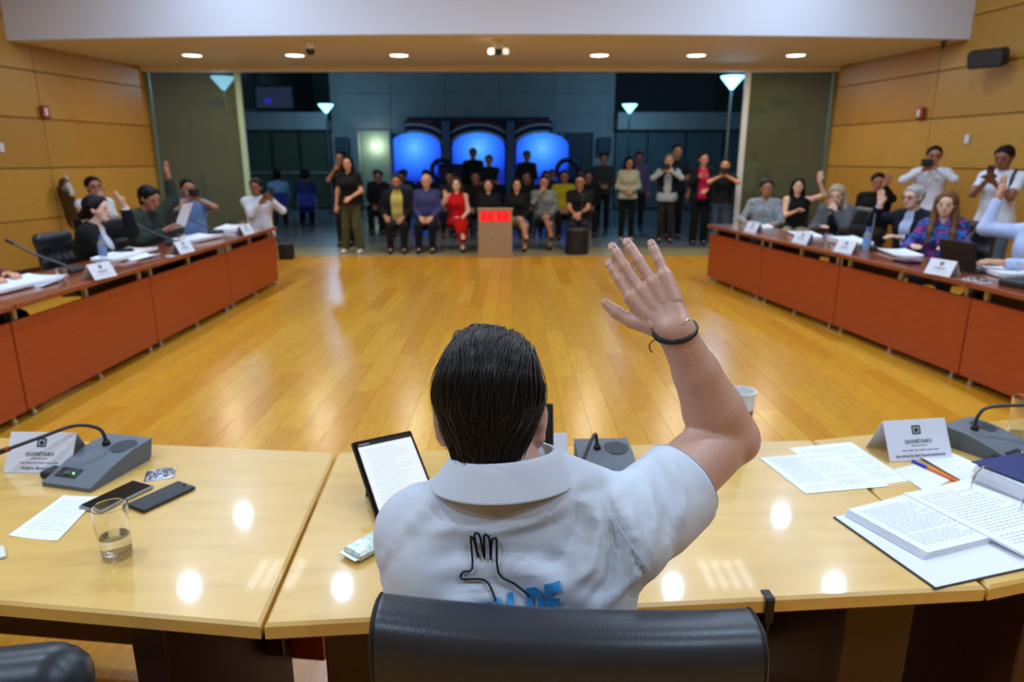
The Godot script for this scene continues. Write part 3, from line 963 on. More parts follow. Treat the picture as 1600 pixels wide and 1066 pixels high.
	for k in 2:
		bf.add(arms[k][2], elbows[k], 0.047 * bulk * s, 0.039 * s); bf.add(elbows[k], wrists[k], 0.039 * s, 0.026 * s)
		bf.add(hips[k], knees[k], 0.08 * s, 0.052 * s); bf.add(knees[k], ankles[k], 0.051 * s, 0.034 * s)
		bf.add(ankles[k], ankles[k] + Vector3(0, -0.045, -0.10) * s, 0.036 * s, 0.028 * s)
	var body := MB.new()
	bf.build(body, (0.017 if fine else 0.022))
	var head_turn := Basis(Vector3.UP, deg_to_rad(o.get("hy", 0.0))) * Basis(Vector3.RIGHT, deg_to_rad(-o.get("hp", 0.0)) - lean * 0.3) * Basis(Vector3.BACK, deg_to_rad(o.get("hr", 0.0)))
	var hc := nt + head_turn * Vector3(0, 0.085, -0.022) * s
	var Hd := func(p: Vector3) -> Vector3: return hc + head_turn * p * s
	var hf := Field.new(170.0)
	head_bones(hf, Hd, s, fem)
	hf.add(nt - (nt - nb) * 0.4, Hd.call(Vector3(0, -0.06, 0.0)), 0.05 * s, 0.05 * s)
	hf.build(body, 0.011)
	for k in 2:
		var hd := Field.new(260.0)
		var fw: Vector3 = (wrists[k] - elbows[k]).normalized()
		var sg := 1.0 if k == 0 else -1.0
		fw = o.get("fw" + arms[k][0], fw)
		var th: Vector3 = o.get("th" + arms[k][0], Vector3(-sg, 0.2, -0.3))
		hand_bones(hd, wrists[k], fw, th, s * (0.92 if fem else 1.0), o.get("curl" + arms[k][0], 0.35), sg)
		hd.build(body, 0.0072)
	put(t, "body", body, skin)
	# garments
	var sleeve: String = o.get("sleeve", "long")
	var top := Field.new(100.0)
	torso.call(top, 0.016)
	for k in 2:
		var sp: Vector3 = arms[k][2]
		if sleeve == "long":
			top.add(sp, elbows[k], 0.062 * bulk * s, 0.052 * s); top.add(elbows[k], wrists[k] - (wrists[k] - elbows[k]) * 0.06, 0.052 * s, 0.038 * s, 1)
		elif sleeve == "short": top.add(sp, sp.lerp(elbows[k], 0.68), 0.066 * bulk * s, 0.06 * s, 1)
	top.cut(T.call(Vector3(0, 0.625, -0.01)), T.call(Vector3(0, 0.70, -0.02)), 0.068 * s, 0.068 * s)
	if sleeve == "none":
		for k in 2: top.cut(arms[k][2] + Vector3(0, 0.06, 0) * s, elbows[k], 0.062 * s, 0.062 * s)
	if not o.get("dress", false): top.planes.append(Plane(-tilt.y, (-tilt.y).dot(T.call(Vector3(0, -0.075 if not fem else -0.02, 0)))))
	if fem or o.get("open", false): top.cut(T.call(Vector3(0, 0.56, -0.10)), T.call(Vector3(0, 0.46, -0.13)), 0.05 * s, 0.015 * s)
	var tm := MB.new()
	top.build(tm, (0.016 if fine else 0.021))
	put(t, o.get("topname", "shirt"), tm, o.topmat if o.has("topmat") else cloth(o.top))
	if o.has("jacket"):
		var jk := Field.new(100.0)
		torso.call(jk, 0.03)
		for k in 2:
			jk.add(arms[k][2], elbows[k], 0.076 * bulk * s, 0.064 * s); jk.add(elbows[k], wrists[k] - (wrists[k] - elbows[k]) * 0.1, 0.064 * s, 0.05 * s, 1)
		jk.cut(T.call(Vector3(0, 0.64, -0.02)), T.call(Vector3(0, 0.72, -0.03)), 0.085 * s, 0.085 * s)
		jk.planes.append(Plane(-tilt.y, (-tilt.y).dot(T.call(Vector3(0, -0.10, 0)))))
		jk.cut(T.call(Vector3(0, 0.60, -0.12)), T.call(Vector3(0, 0.05, -0.19)), (0.10 if o.get("wide", false) else 0.085) * s, (0.10 if o.get("wide", false) else 0.05) * s)
		var jm := MB.new()
		jk.build(jm, (0.016 if fine else 0.021))
		put(t, "jacket", jm, cloth(o.jacket))
	var bottom: String = o.get("bottom", "trousers")
	if not o.get("hide_legs", false):
		var tr := Field.new(100.0)
		var e := 0.011
		tr.add(pel, per, 0.112 * s + e, 0.112 * s + e)
		tr.add(pel, wal, 0.112 * s + e, wr * s + 0.006); tr.add(per, war, 0.112 * s + e, wr * s + 0.006)
		for k in 2:
			if bottom == "trousers" or bottom == "wide":
				var flare := 0.03 if bottom == "wide" else 0.012
				tr.add(hips[k], knees[k], 0.092 * s, 0.066 * s + (0.012 if bottom == "wide" else 0.0)); tr.add(knees[k], ankles[k] + Vector3(0, -0.02, 0) * s, 0.066 * s + (0.012 if bottom == "wide" else 0.0), 0.046 * s + flare, 1)
			elif bottom == "shorts": tr.add(hips[k], hips[k].lerp(knees[k], 0.85), 0.095 * s, 0.075 * s, 1)
			elif bottom == "skirt":
				tr.add(hips[k], knees[k] + (knees[k] - hips[k]) * 0.05, 0.10 * s, 0.085 * s, 1)
				if o.get("longskirt", false): tr.add(knees[k], knees[k].lerp(ankles[k], 0.75), 0.085 * s, 0.09 * s, 1)
		if bottom == "skirt": tr.add(hips[0].lerp(hips[1], 0.5), knees[0].lerp(knees[1], 0.5), 0.10 * s, 0.08 * s, 1)
		tr.planes.append(Plane(tilt.y, tilt.y.dot(T.call(Vector3(0, 0.14, 0)))))
		var bm := MB.new()
		tr.build(bm, (0.018 if fine else 0.022))
		put(t, "skirt" if bottom == "skirt" else bottom.replace("wide", "trousers"), bm, cloth(o.get("legs", Color(0.07, 0.07, 0.08))))
		for k in 2:
			var sf := Field.new(120.0)
			var an: Vector3 = ankles[k]
			sf.add(an + Vector3(0, -0.04, 0.035) * s, an + Vector3(0, -0.05, -0.06) * s, 0.042 * s, 0.038 * s)
			sf.add(an + Vector3(0, -0.05, -0.06) * s, an + Vector3(0.004, -0.055, -0.15) * s, 0.038 * s, 0.03 * s)
			sf.add(an + Vector3(0, -0.01, 0.02) * s, an + Vector3(0, -0.045, 0.0) * s, 0.038 * s, 0.042 * s)
			if an.y < 0.15 * s: sf.planes.append(Plane(Vector3.DOWN, -0.001))
			var sm := MB.new()
			sf.build(sm, 0.014)
			put(t, "shoe", sm, plain(o.get("shoes", Color(0.05, 0.05, 0.055)), 0.5))
	# hair and face
	var hs: String = o.get("hair", "short")
	var hm: Material = hair_mat(o.get("haircol", Color(0.045, 0.038, 0.035)))
	if hs != "bald":
		var hr := Field.new(170.0)
		hr.add(Hd.call(Vector3(0, 0.04, 0.026)), Hd.call(Vector3(0, 0.043, -0.028)), 0.093 * s, 0.083 * s)
		hr.add(Hd.call(Vector3(0, 0.0, 0.04)), Hd.call(Vector3(0, -0.055, 0.045)), 0.078 * s, 0.052 * s)
		var cutn: Vector3 = head_turn * Vector3(0, -0.5, -0.866)
		if hs in ["long", "longfront"]:
			for sg in [-1.0, 1.0]:
				hr.add(Hd.call(Vector3(0.066 * sg, 0.05, 0.015)), Hd.call(Vector3(0.088 * sg, -0.09, 0.02)), 0.034 * s, 0.03 * s)
				var zz := -0.07 if hs == "longfront" else 0.03
				hr.add(Hd.call(Vector3(0.088 * sg, -0.09, 0.02)), Hd.call(Vector3(0.10 * sg, -0.27, zz)), 0.032 * s, 0.026 * s)
				if hs == "longfront": hr.add(Hd.call(Vector3(0.10 * sg, -0.27, zz)), Hd.call(Vector3(0.10 * sg, -0.38, zz - 0.03)), 0.03 * s, 0.016 * s)
			hr.add(Hd.call(Vector3(0, 0.0, 0.05)), Hd.call(Vector3(0, -0.25, 0.075)), 0.085 * s, 0.06 * s)
			hr.cut(Hd.call(Vector3(0, 0.03, -0.13)), Hd.call(Vector3(0, -0.14, -0.13)), 0.075 * s, 0.07 * s)
		else:
			if hs == "bun":
				hr.add(Hd.call(Vector3(0, -0.03, 0.10)), Hd.call(Vector3(0, -0.05, 0.125)), 0.045 * s, 0.04 * s)
			hr.planes.append(Plane(cutn, cutn.dot(Hd.call(Vector3(0, 0.045, -0.062)))))
		var hmb := MB.new()
		var rough_hair := FastNoiseLite.new()
		rough_hair.frequency = 22.0
		rough_hair.seed = int(o.at[0] * 100.0)
		var tuft := func(p: Vector3, n: Vector3) -> float: return rough_hair.get_noise_3d(p.x, p.y * 0.5, p.z) * 0.011 + 0.003
		hr.build(hmb, 0.012, tuft)
		put(t, "hair", hmb, hm)
	var eyes := MB.new()
	var brows := MB.new()
	for sg in [-1.0, 1.0]:
		eyes.ball(Hd.call(Vector3(0.031 * sg, 0.004, -0.087)), Vector3(0.013, 0.008, 0.011) * s, 6)
		brows.tube([Hd.call(Vector3(0.016 * sg, 0.026, -0.096)), Hd.call(Vector3(0.032 * sg, 0.031, -0.094)), Hd.call(Vector3(0.05 * sg, 0.025, -0.082))], [0.0045 * s, 0.005 * s, 0.003 * s], 5)
	put(t, "eyes", eyes, plain(Color(0.10, 0.07, 0.06), 0.25))
	put(t, "eyebrows", brows, hm)
	var lips := MB.new()
	lips.tube([Hd.call(Vector3(-0.022, -0.062, -0.090)), Hd.call(Vector3(0, -0.063, -0.101)), Hd.call(Vector3(0.022, -0.062, -0.090))], [0.003 * s, 0.006 * s, 0.003 * s], 6)
	put(t, "lips", lips, plain(o.get("lips", Color(0.52, 0.25, 0.22)), 0.5))
	if o.get("beard", false):
		var be := Field.new(120.0)
		be.add(Hd.call(Vector3(-0.05, -0.04, -0.04)), Hd.call(Vector3(0, -0.088, -0.068)), 0.03 * s, 0.034 * s)
		be.add(Hd.call(Vector3(0.05, -0.04, -0.04)), Hd.call(Vector3(0, -0.088, -0.068)), 0.03 * s, 0.034 * s)
		be.cut(Hd.call(Vector3(0, -0.045, -0.12)), Hd.call(Vector3(0, -0.058, -0.11)), 0.035 * s, 0.024 * s)
		var bmb := MB.new()
		be.build(bmb, 0.01)
		put(t, "beard", bmb, hair_mat(o.get("beardcol", Color(0.3, 0.28, 0.26))))
	if o.get("glasses", false):
		var gl := MB.new()
		for sg in [-1.0, 1.0]:
			var ring := []
			for q in 13: ring.append(Hd.call(Vector3(0.033 * sg + cos(TAU * q / 12) * 0.024, 0.003 + sin(TAU * q / 12) * 0.019, -0.104)))
			gl.tube(ring, [0.0028 * s], 5)
			gl.tube([Hd.call(Vector3(0.056 * sg, 0.006, -0.10)), Hd.call(Vector3(0.085 * sg, 0.004, 0.0))], [0.0026 * s], 5)
		gl.tube([Hd.call(Vector3(-0.01, 0.006, -0.106)), Hd.call(Vector3(0.01, 0.006, -0.106))], [0.0026 * s], 5)
		put(t, "glasses", gl, mats["black"])
	t.set_meta("wrists", wrists)
	t.set_meta("head", hc)
	return t

func head_bones(f: Field, Hd: Callable, s: float, fem: bool) -> void:
	f.add(Hd.call(Vector3(0, 0.036, 0.024)), Hd.call(Vector3(0, 0.034, -0.026)), 0.085 * s, 0.076 * s)
	for sg in [-1.0, 1.0]:
		f.add(Hd.call(Vector3(0.030 * sg, -0.016, -0.038)), Hd.call(Vector3(0.020 * sg, -0.075, -0.048)), 0.046 * s, (0.03 if fem else 0.034) * s)
		f.add(Hd.call(Vector3(0.080 * sg, 0.008, 0.004)), Hd.call(Vector3(0.082 * sg, -0.028, 0.0)), 0.014 * s, 0.010 * s)
		f.add(Hd.call(Vector3(0.018 * sg, 0.026, -0.083)), Hd.call(Vector3(0.045 * sg, 0.026, -0.07)), 0.014 * s, 0.013 * s)
	f.add(Hd.call(Vector3(0, -0.092, -0.066)), Hd.call(Vector3(0, -0.094, -0.068)), 0.024 * s, 0.022 * s)
	f.add(Hd.call(Vector3(0, 0.012, -0.092)), Hd.call(Vector3(0, -0.026, -0.106)), 0.010 * s, 0.014 * s)
	f.add(Hd.call(Vector3(0, -0.055, -0.075)), Hd.call(Vector3(0, -0.065, -0.075)), 0.024 * s, 0.022 * s)

func skin_mat(k: int) -> Material:
	var key := "skin%d" % k
	if not mats.has(key):
		var c: Color = [Color(0.90, 0.72, 0.62), Color(0.80, 0.58, 0.46), Color(0.68, 0.46, 0.35), Color(0.56, 0.37, 0.28)][k]
		var m := mat(c, 0.5)
		m.subsurf_scatter_enabled = true
		m.subsurf_scatter_strength = 0.05
		mats[key] = m
	return mats[key]

func hair_mat(c: Color) -> Material:
	var key := "hair" + c.to_html()
	if not mats.has(key):
		mats[key] = grain(hair_tex(), c, 0.55, Vector3(14, 3, 14))
		mats[key].metallic_specular = 0.3
	return mats[key]

var hair_noise: NoiseTexture2D
func hair_tex() -> NoiseTexture2D:
	if hair_noise == null: hair_noise = noise_tex(0.06, [lin(0.55, 0.55, 0.55), lin(1, 1, 1)], 31, 3, 128)
	return hair_noise

# ---------------------------------------------------------------- things on tables and walls
func letters(parent: Node3D, words: String, size: float, t: Transform3D, m: Material, called := "lettering", bold := false) -> void:
	var tm := TextMesh.new()
	tm.text = words
	var sf := SystemFont.new()
	sf.font_names = PackedStringArray(["Droid Sans"])
	if bold: sf.font_weight = 700
	tm.font = sf
	tm.font_size = 64
	tm.pixel_size = size / 64.0
	tm.depth = 0.0004
	tm.curve_step = 2.0
	var o := put(parent, called, tm, m)
	o.transform = t

func nameplate(at: Vector3, turn: float, label: String, role := "", w := 0.2, h := 0.105) -> void:
	# local -z side is the back, +z side carries the print
	var t := thing("name_plate", label, "name plate", at, turn, "folded white name plates")
	var a := 0.055
	var mb := MB.new()
	var up := Vector3(0, h, 0)
	for sg in [-1.0, 1.0]:
		var foot := Vector3(0, 0.0008, a * sg)
		var dir := (up - foot)
		var nn := Vector3(0, a, h * sg).normalized()
		var bas := Basis(Vector3.RIGHT, dir.normalized(), Vector3.RIGHT.cross(dir.normalized()))
		mb.box(foot + dir * 0.5, Vector3(w, dir.length(), 0.0014), 0.0003, bas)
	put(t, "folded_card", mb, mats["card"])
	var dn := (up - Vector3(0, 0, a)).normalized()
	var face := Basis(Vector3.RIGHT, dn, Vector3.RIGHT.cross(dn))
	var on := func(x: float, f: float) -> Vector3: return Vector3(x, 0, a).lerp(Vector3(x, h, 0), f) + face.z * 0.0012
	var ring := MB.new()
	var cy: Vector3 = on.call(0.0, 0.74)
	var q := 0.0115 * w / 0.2
	ring.box(cy + face.y * q, Vector3(q * 2.2, q * 0.4, 0.0006), 0.0, face)
	ring.box(cy - face.y * q * 0.9, Vector3(q * 1.7, q * 0.4, 0.0006), 0.0, face)
	for sg in [-1.0, 1.0]: ring.box(cy + face.x * q * sg, Vector3(q * 0.4, q * 2.0, 0.0006), 0.0, face)
	ring.box(cy, Vector3(q * 1.1, q * 1.1, 0.0005), 0.0, face)
	put(t, "crest", ring, mats["ink"])
	letters(t, "QUERÉTARO", 0.015 * w / 0.2, Transform3D(face, on.call(0.0, 0.46)), mats["ink"], "lettering", true)
	var bars := MB.new()
	var x := -0.055
	rng.seed = 5
	while x < 0.055:
		var l := 0.006 + rng.randf() * 0.014
		bars.box(on.call((x + l / 2) * w / 0.2, 0.25), Vector3(l, 0.0035, 0.0005), 0.0, face)
		x += l + 0.004
	bars.box(on.call(0.0, 0.36), Vector3(0.05 * w / 0.2, 0.003, 0.0005), 0.0, face)
	put(t, "small_print", bars, mats["ink_soft"])
	if role: letters(t, role, 0.0115 * w / 0.2, Transform3D(face, on.call(0.0, 0.12)), mats["ink"], "lettering", true)

func mic_unit(at: Vector3, turn: float, neck: Array, label: String, small := false) -> void:
	var t := thing("conference_microphone", label, "microphone", at, turn, "desk microphones with bent necks")
	# wedge: low at the front (local +z), high at the back
	var w := 0.078
	var d := 0.115
	var body := MB.new()
	var prof := [Vector2(d, 0.0), Vector2(d, 0.012), Vector2(0.03, 0.040), Vector2(-0.04, 0.056), Vector2(-d, 0.060), Vector2(-d + 0.012, 0.008), Vector2(-d + 0.02, 0.0)]
	for k in prof.size():
		var p: Vector2 = prof[k]
		var q: Vector2 = prof[(k + 1) % prof.size()]
		body.quad_out(Vector3(-w, p.y, p.x), Vector3(w, p.y, p.x), Vector3(w, q.y, q.x), Vector3(-w, q.y, q.x), Vector3(0, 0.022, 0))
	for sg in [-1.0, 1.0]:
		for k in range(1, prof.size() - 1):
			var p: Vector2 = prof[0]
			body.tri_out(Vector3(w * sg, p.y, p.x), Vector3(w * sg, prof[k].y, prof[k].x), Vector3(w * sg, prof[k + 1].y, prof[k + 1].x), Vector3(0, 0.02, 0))
	put(t, "housing", body, mats["mic_grey"])
	var tilt := Basis(Vector3.RIGHT, 0.32)
	put(t, "button_well", one_box(Vector3(-0.028, 0.0262, 0.074), Vector3(0.066, 0.004, 0.034), 0.001, tilt), mats["black"])
	put(t, "button", one_box(Vector3(-0.028, 0.0275, 0.078), Vector3(0.02, 0.006, 0.014), 0.001, tilt), mats["mic_dark"])
	put(t, "indicator", one_box(Vector3(-0.008, 0.028, 0.079), Vector3(0.005, 0.006, 0.004), 0.0, tilt), glow(Color(0.3, 1.0, 0.15), 1.2))
	var gr := put(t, "speaker_grille", one_lathe([Vector2(0.036, 0.0), Vector2(0.036, 0.0015), Vector2(0.0, 0.0015)]), mats["mic_dark"])
	gr.transform = Transform3D(Basis(Vector3.RIGHT, 0.1), Vector3(0.035, 0.056, -0.055))
	for k in 7:
		var l := sqrt(maxf(0.033 * 0.033 - pow((k - 3) * 0.0095, 2), 0.0001))
		put(gr, "slot", one_box(Vector3((k - 3) * 0.0095, 0.0018, 0), Vector3(0.003, 0.001, l * 2)), mats["black"])
	put(t, "neck_socket", one_lathe([Vector2(0.012, 0.0), Vector2(0.010, 0.014), Vector2(0.007, 0.018)], Vector3(-0.02, 0.052, -0.05), 12), mats["black"])
	var pts := [Vector3(-0.02, 0.062, -0.05)]
	pts.append_array(neck)
	var line := curve(pts, 7)
	put(t, "gooseneck", one_tube(line, [0.0058, 0.0055, 0.005], 9), mats["dark_grey"])
	var e: Vector3 = line[-1]
	var dr: Vector3 = (line[-1] - line[-2]).normalized()
	put(t, "light_ring", one_tube([e - dr * 0.006, e + dr * 0.004], [0.0075], 10), plain(Color(0.55, 0.12, 0.10), 0.4))
	put(t, "capsule", one_tube([e + dr * 0.004, e + dr * 0.03, e + dr * 0.036], [0.0072, 0.0085, 0.006], 10), mats["black"])
	put(t, "cable_plug", one_box(Vector3(-w - 0.02, 0.012, 0.06), Vector3(0.045, 0.02, 0.05), 0.004), mats["black"])

func boom_mic(at: Vector3, tip: Vector3, label: String) -> void:
	var t := thing("boom_microphone", label, "microphone", at, 0.0, "long necked table microphones")
	put(t, "base", one_box(Vector3(0, 0.02, 0), Vector3(0.13, 0.04, 0.17), 0.01), mats["dark_grey"])
	var b := tip - at
	put(t, "stem", one_tube(curve([Vector3(0, 0.035, 0), b * 0.15 + Vector3(0, 0.03, 0), b * 0.6, b]), [0.008, 0.008, 0.009], 8), mats["mic_dark"])
	put(t, "capsule", one_tube([b, b * 1.13], [0.014, 0.015], 8), mats["black"])

func doc_texture(sd: int, lines: int, cols := 1) -> ImageTexture:
	var im := Image.create(256, 360, false, Image.FORMAT_RGB8)
	im.fill(Color(0.93, 0.94, 0.96))
	rng.seed = sd
	for l in lines:
		var y := 36 + int(l * 290.0 / lines)
		for c in cols:
			var x0 := 26 + c * 210 / cols
			var x1 := 26 + (c + 1) * 210 / cols - 10
			if rng.randf() < 0.12: continue
			var stop := x1 - (int(rng.randf() * 70.0 / cols) if rng.randf() < 0.4 else 0)
			var x := x0
			while x < stop:
				var w := 5 + rng.randi() % 14
				im.fill_rect(Rect2i(x, y, mini(w, stop - x), 3), Color(0.58, 0.6, 0.66))
				x += w + 4
	return ImageTexture.create_from_image(im)

func paper_mat(key: String, sd: int, lines: int, cols := 1) -> Material:
	if not mats.has(key):
		var m := mat(Color(1, 1, 1), 0.8)
		m.albedo_texture = doc_texture(sd, lines, cols)
		mats[key] = m
	return mats[key]

func sheet_mesh(c: Array, y: float, thick: float, curl := 0.0) -> MB:
	# c: four corners in x, z: top left, top right, bottom right, bottom left of the page
	var mb := MB.new()
	var P := func(s: float, t: float) -> Vector3:
		var a: Vector2 = c[0].lerp(c[1], s)
		var b: Vector2 = c[3].lerp(c[2], s)
		var q := b.lerp(a, t)
		return Vector3(q.x, y + thick + curl * pow(absf(s - 0.5) * 2.0, 3.0) + curl * 0.6 * t * t, q.y)
	mb.grid(8, 8, P)
	var lo := func(s: float, t: float) -> Vector3:
		var p: Vector3 = P.call(s, t)
		return p - Vector3(0, thick, 0)
	mb.grid(8, 8, lo, true)
	for e in 4:
		var side := func(s: float, t: float) -> Vector3:
			var uv := Vector2(s, 0.0) if e == 0 else Vector2(1.0, s) if e == 1 else Vector2(1.0 - s, 1.0) if e == 2 else Vector2(0.0, 1.0 - s)
			return (P.call(uv.x, uv.y) as Vector3) - Vector3(0, thick * (1.0 - t), 0)
		mb.grid(8, 1, side)
	return mb

func paper(called: String, label: String, c: Array, y: float, m: Material, thick := 0.0012, curl := 0.002, category := "paper", group := "loose papers on the tables") -> void:
	var mid: Vector2 = (c[0] + c[1] + c[2] + c[3]) / 4.0
	var loc := []
	for p: Vector2 in c: loc.append(p - mid)
	var t := thing(called, label, category, Vector3(mid.x, y, mid.y), 0.0, group)
	put(t, "page", sheet_mesh(loc, 0.0, thick, curl), m)

func rect(cx: float, cz: float, w: float, h: float, deg: float) -> Array:
	var out := []
	for q: Vector2 in [Vector2(-w / 2, -h / 2), Vector2(w / 2, -h / 2), Vector2(w / 2, h / 2), Vector2(-w / 2, h / 2)]: out.append(Vector2(cx, cz) + q.rotated(deg_to_rad(deg)))
	return out

func tumbler(at: Vector3, label: String, r := 0.033, h := 0.118, level := 0.045) -> void:
	var t := thing("water_glass", label, "glass", at, 0.0, "drinking glasses on the tables")
	put(t, "glass_wall", one_lathe([Vector2(0.0, 0.0), Vector2(r * 0.80, 0.0), Vector2(r * 0.84, 0.004), Vector2(r, h), Vector2(r - 0.0008, h + 0.0012), Vector2(r - 0.002, h), Vector2(r * 0.84 - 0.002, 0.014), Vector2(0.0, 0.012)], Vector3.ZERO, 36), mats["clear_glass"])
	if level > 0.0:
		var rr := lerpf(r * 0.84 - 0.0018, r - 0.002, (level - 0.014) / (h - 0.014))
		put(t, "water", one_lathe([Vector2(0.0, 0.0122), Vector2(r * 0.84 - 0.0019, 0.0142), Vector2(rr, level), Vector2(0.0, level)], Vector3.ZERO, 36), mats["water"])

func bottle(at: Vector3, label: String) -> void:
	var t := thing("water_bottle", label, "bottle", at, 0.0, "plastic water bottles on the side tables")
	put(t, "bottle_body", one_lathe([Vector2(0.0, 0.0), Vector2(0.03, 0.0), Vector2(0.033, 0.01), Vector2(0.031, 0.06), Vector2(0.033, 0.12), Vector2(0.03, 0.16), Vector2(0.013, 0.195), Vector2(0.013, 0.21)], Vector3.ZERO, 16), mats["bottle"])
	put(t, "wrapper", one_lathe([Vector2(0.0335, 0.06), Vector2(0.0335, 0.125)], Vector3.ZERO, 16), plain(Color(0.45, 0.62, 0.85), 0.5))
	put(t, "cap", one_lathe([Vector2(0.016, 0.208), Vector2(0.016, 0.226), Vector2(0.0, 0.228)], Vector3.ZERO, 14), plain(Color(0.25, 0.48, 0.85), 0.4))

func phone(at: Vector3, turn: float, label: String, clear_case: bool) -> void:
	var t := thing("mobile_phone", label, "phone", at, turn)
	put(t, "body", one_box(Vector3(0, 0.006, 0), Vector3(0.072, 0.0085, 0.150), 0.003), mats["black"] if not clear_case else mats["black_gloss"])
	if clear_case:
		put(t, "case", one_box(Vector3(0, 0.0045, 0), Vector3(0.078, 0.009, 0.156), 0.003), plain(Color(0.55, 0.56, 0.55), 0.2))
		put(t, "screen", one_box(Vector3(0, 0.0105, 0), Vector3(0.068, 0.001, 0.144)), mats["black_gloss"])
	else:
		for k in 2: put(t, "camera_lens", one_lathe([Vector2(0.005, 0.0), Vector2(0.005, 0.0015), Vector2(0.0, 0.0015)], Vector3(0.018 - k * 0.013, 0.0102, -0.063), 10), mats["chrome"] if k == 0 else mats["black_gloss"])

func tablet(c0: Vector3, c1: Vector3, c2: Vector3, label: String, on: bool) -> void:
	# c0 top left, c1 top right, c2 bottom left of the front
	var x := (c1 - c0).normalized()
	var y := (c0 - c2)
	y = (y - x * y.dot(x)).normalized()
	var z := x.cross(y)
	var w := c0.distance_to(c1)
	var h := c0.distance_to(c2)
	var mid := (c1 + c2) / 2
	var t := thing("tablet", label, "tablet", mid)
	t.basis = Basis(x, y, z)
	put(t, "body", one_box(Vector3(0, 0, -0.006), Vector3(w, h, 0.010), 0.003), mats["black_gloss"])
	put(t, "case", one_box(Vector3(0, 0, -0.013), Vector3(w + 0.006, h + 0.006, 0.008), 0.003), mats["dark_grey"])
	if on:
		var im := Image.create(256, 360, false, Image.FORMAT_RGB8)
		im.fill(Color(0.93, 0.97, 1.0))
		im.fill_rect(Rect2i(0, 0, 256, 20), Color(0.1, 0.12, 0.15))
		im.fill_rect(Rect2i(6, 6, 50, 5), Color(0.6, 0.65, 0.7))
		rng.seed = 77
		for l in 22:
			im.fill_rect(Rect2i(28, 44 + l * 14, 120 + rng.randi() % 80, 3), Color(0.80, 0.86, 0.92))
		var m := mat(Color(0.1, 0.1, 0.1), 0.1)
		m.emission_enabled = true
		m.emission = Color.WHITE
		m.emission_operator = BaseMaterial3D.EMISSION_OP_MULTIPLY
		m.emission_texture = ImageTexture.create_from_image(im)
		m.emission_energy_multiplier = 1.0
		var mb := MB.new()
		var a := Vector3(-w / 2 + 0.008, -h / 2 + 0.012, 0.0003); var b := Vector3(w / 2 - 0.008, -h / 2 + 0.012, 0.0003)
		mb.quad(a, b, Vector3(b.x, h / 2 - 0.010, 0.0003), Vector3(a.x, h / 2 - 0.010, 0.0003), true)
		put(t, "screen", mb, m)
		var l := AreaLight3D.new()
		l.name = "light"
		l.rotation.y = PI
		l.position = Vector3(0, 0, 0.004)
		l.area_size = Vector2(w - 0.02, h - 0.02)
		l.area_normalize_energy = true
		l.light_color = Color(0.88, 0.95, 1.0)
		l.light_energy = 0.015
		l.area_range = 10.0
		l.area_attenuation = 2.0
		l.shadow_enabled = true
		t.add_child(l)
	else:
		put(t, "screen", one_box(Vector3(0, 0, 0.0), Vector3(w - 0.014, h - 0.02, 0.0012)), mats["black_gloss"])
	# folding stand behind, down to the table
	var foot := mid - z * 0.10
	foot.y = 0.752
	var loc := t.basis.inverse() * (foot - mid)
	var top := Vector3(0, 0.02, -0.018)
	var st := MB.new()
	var ww := w * 0.42
	st.quad(loc + Vector3(-ww, 0, 0), loc + Vector3(ww, 0, 0), top + Vector3(ww, 0, 0), top + Vector3(-ww, 0, 0))
	st.quad(top + Vector3(-ww, 0, 0.003), top + Vector3(ww, 0, 0.003), loc + Vector3(ww, 0, 0.003), loc + Vector3(-ww, 0, 0.003))
	put(t, "stand", st, mats["dark_grey"])

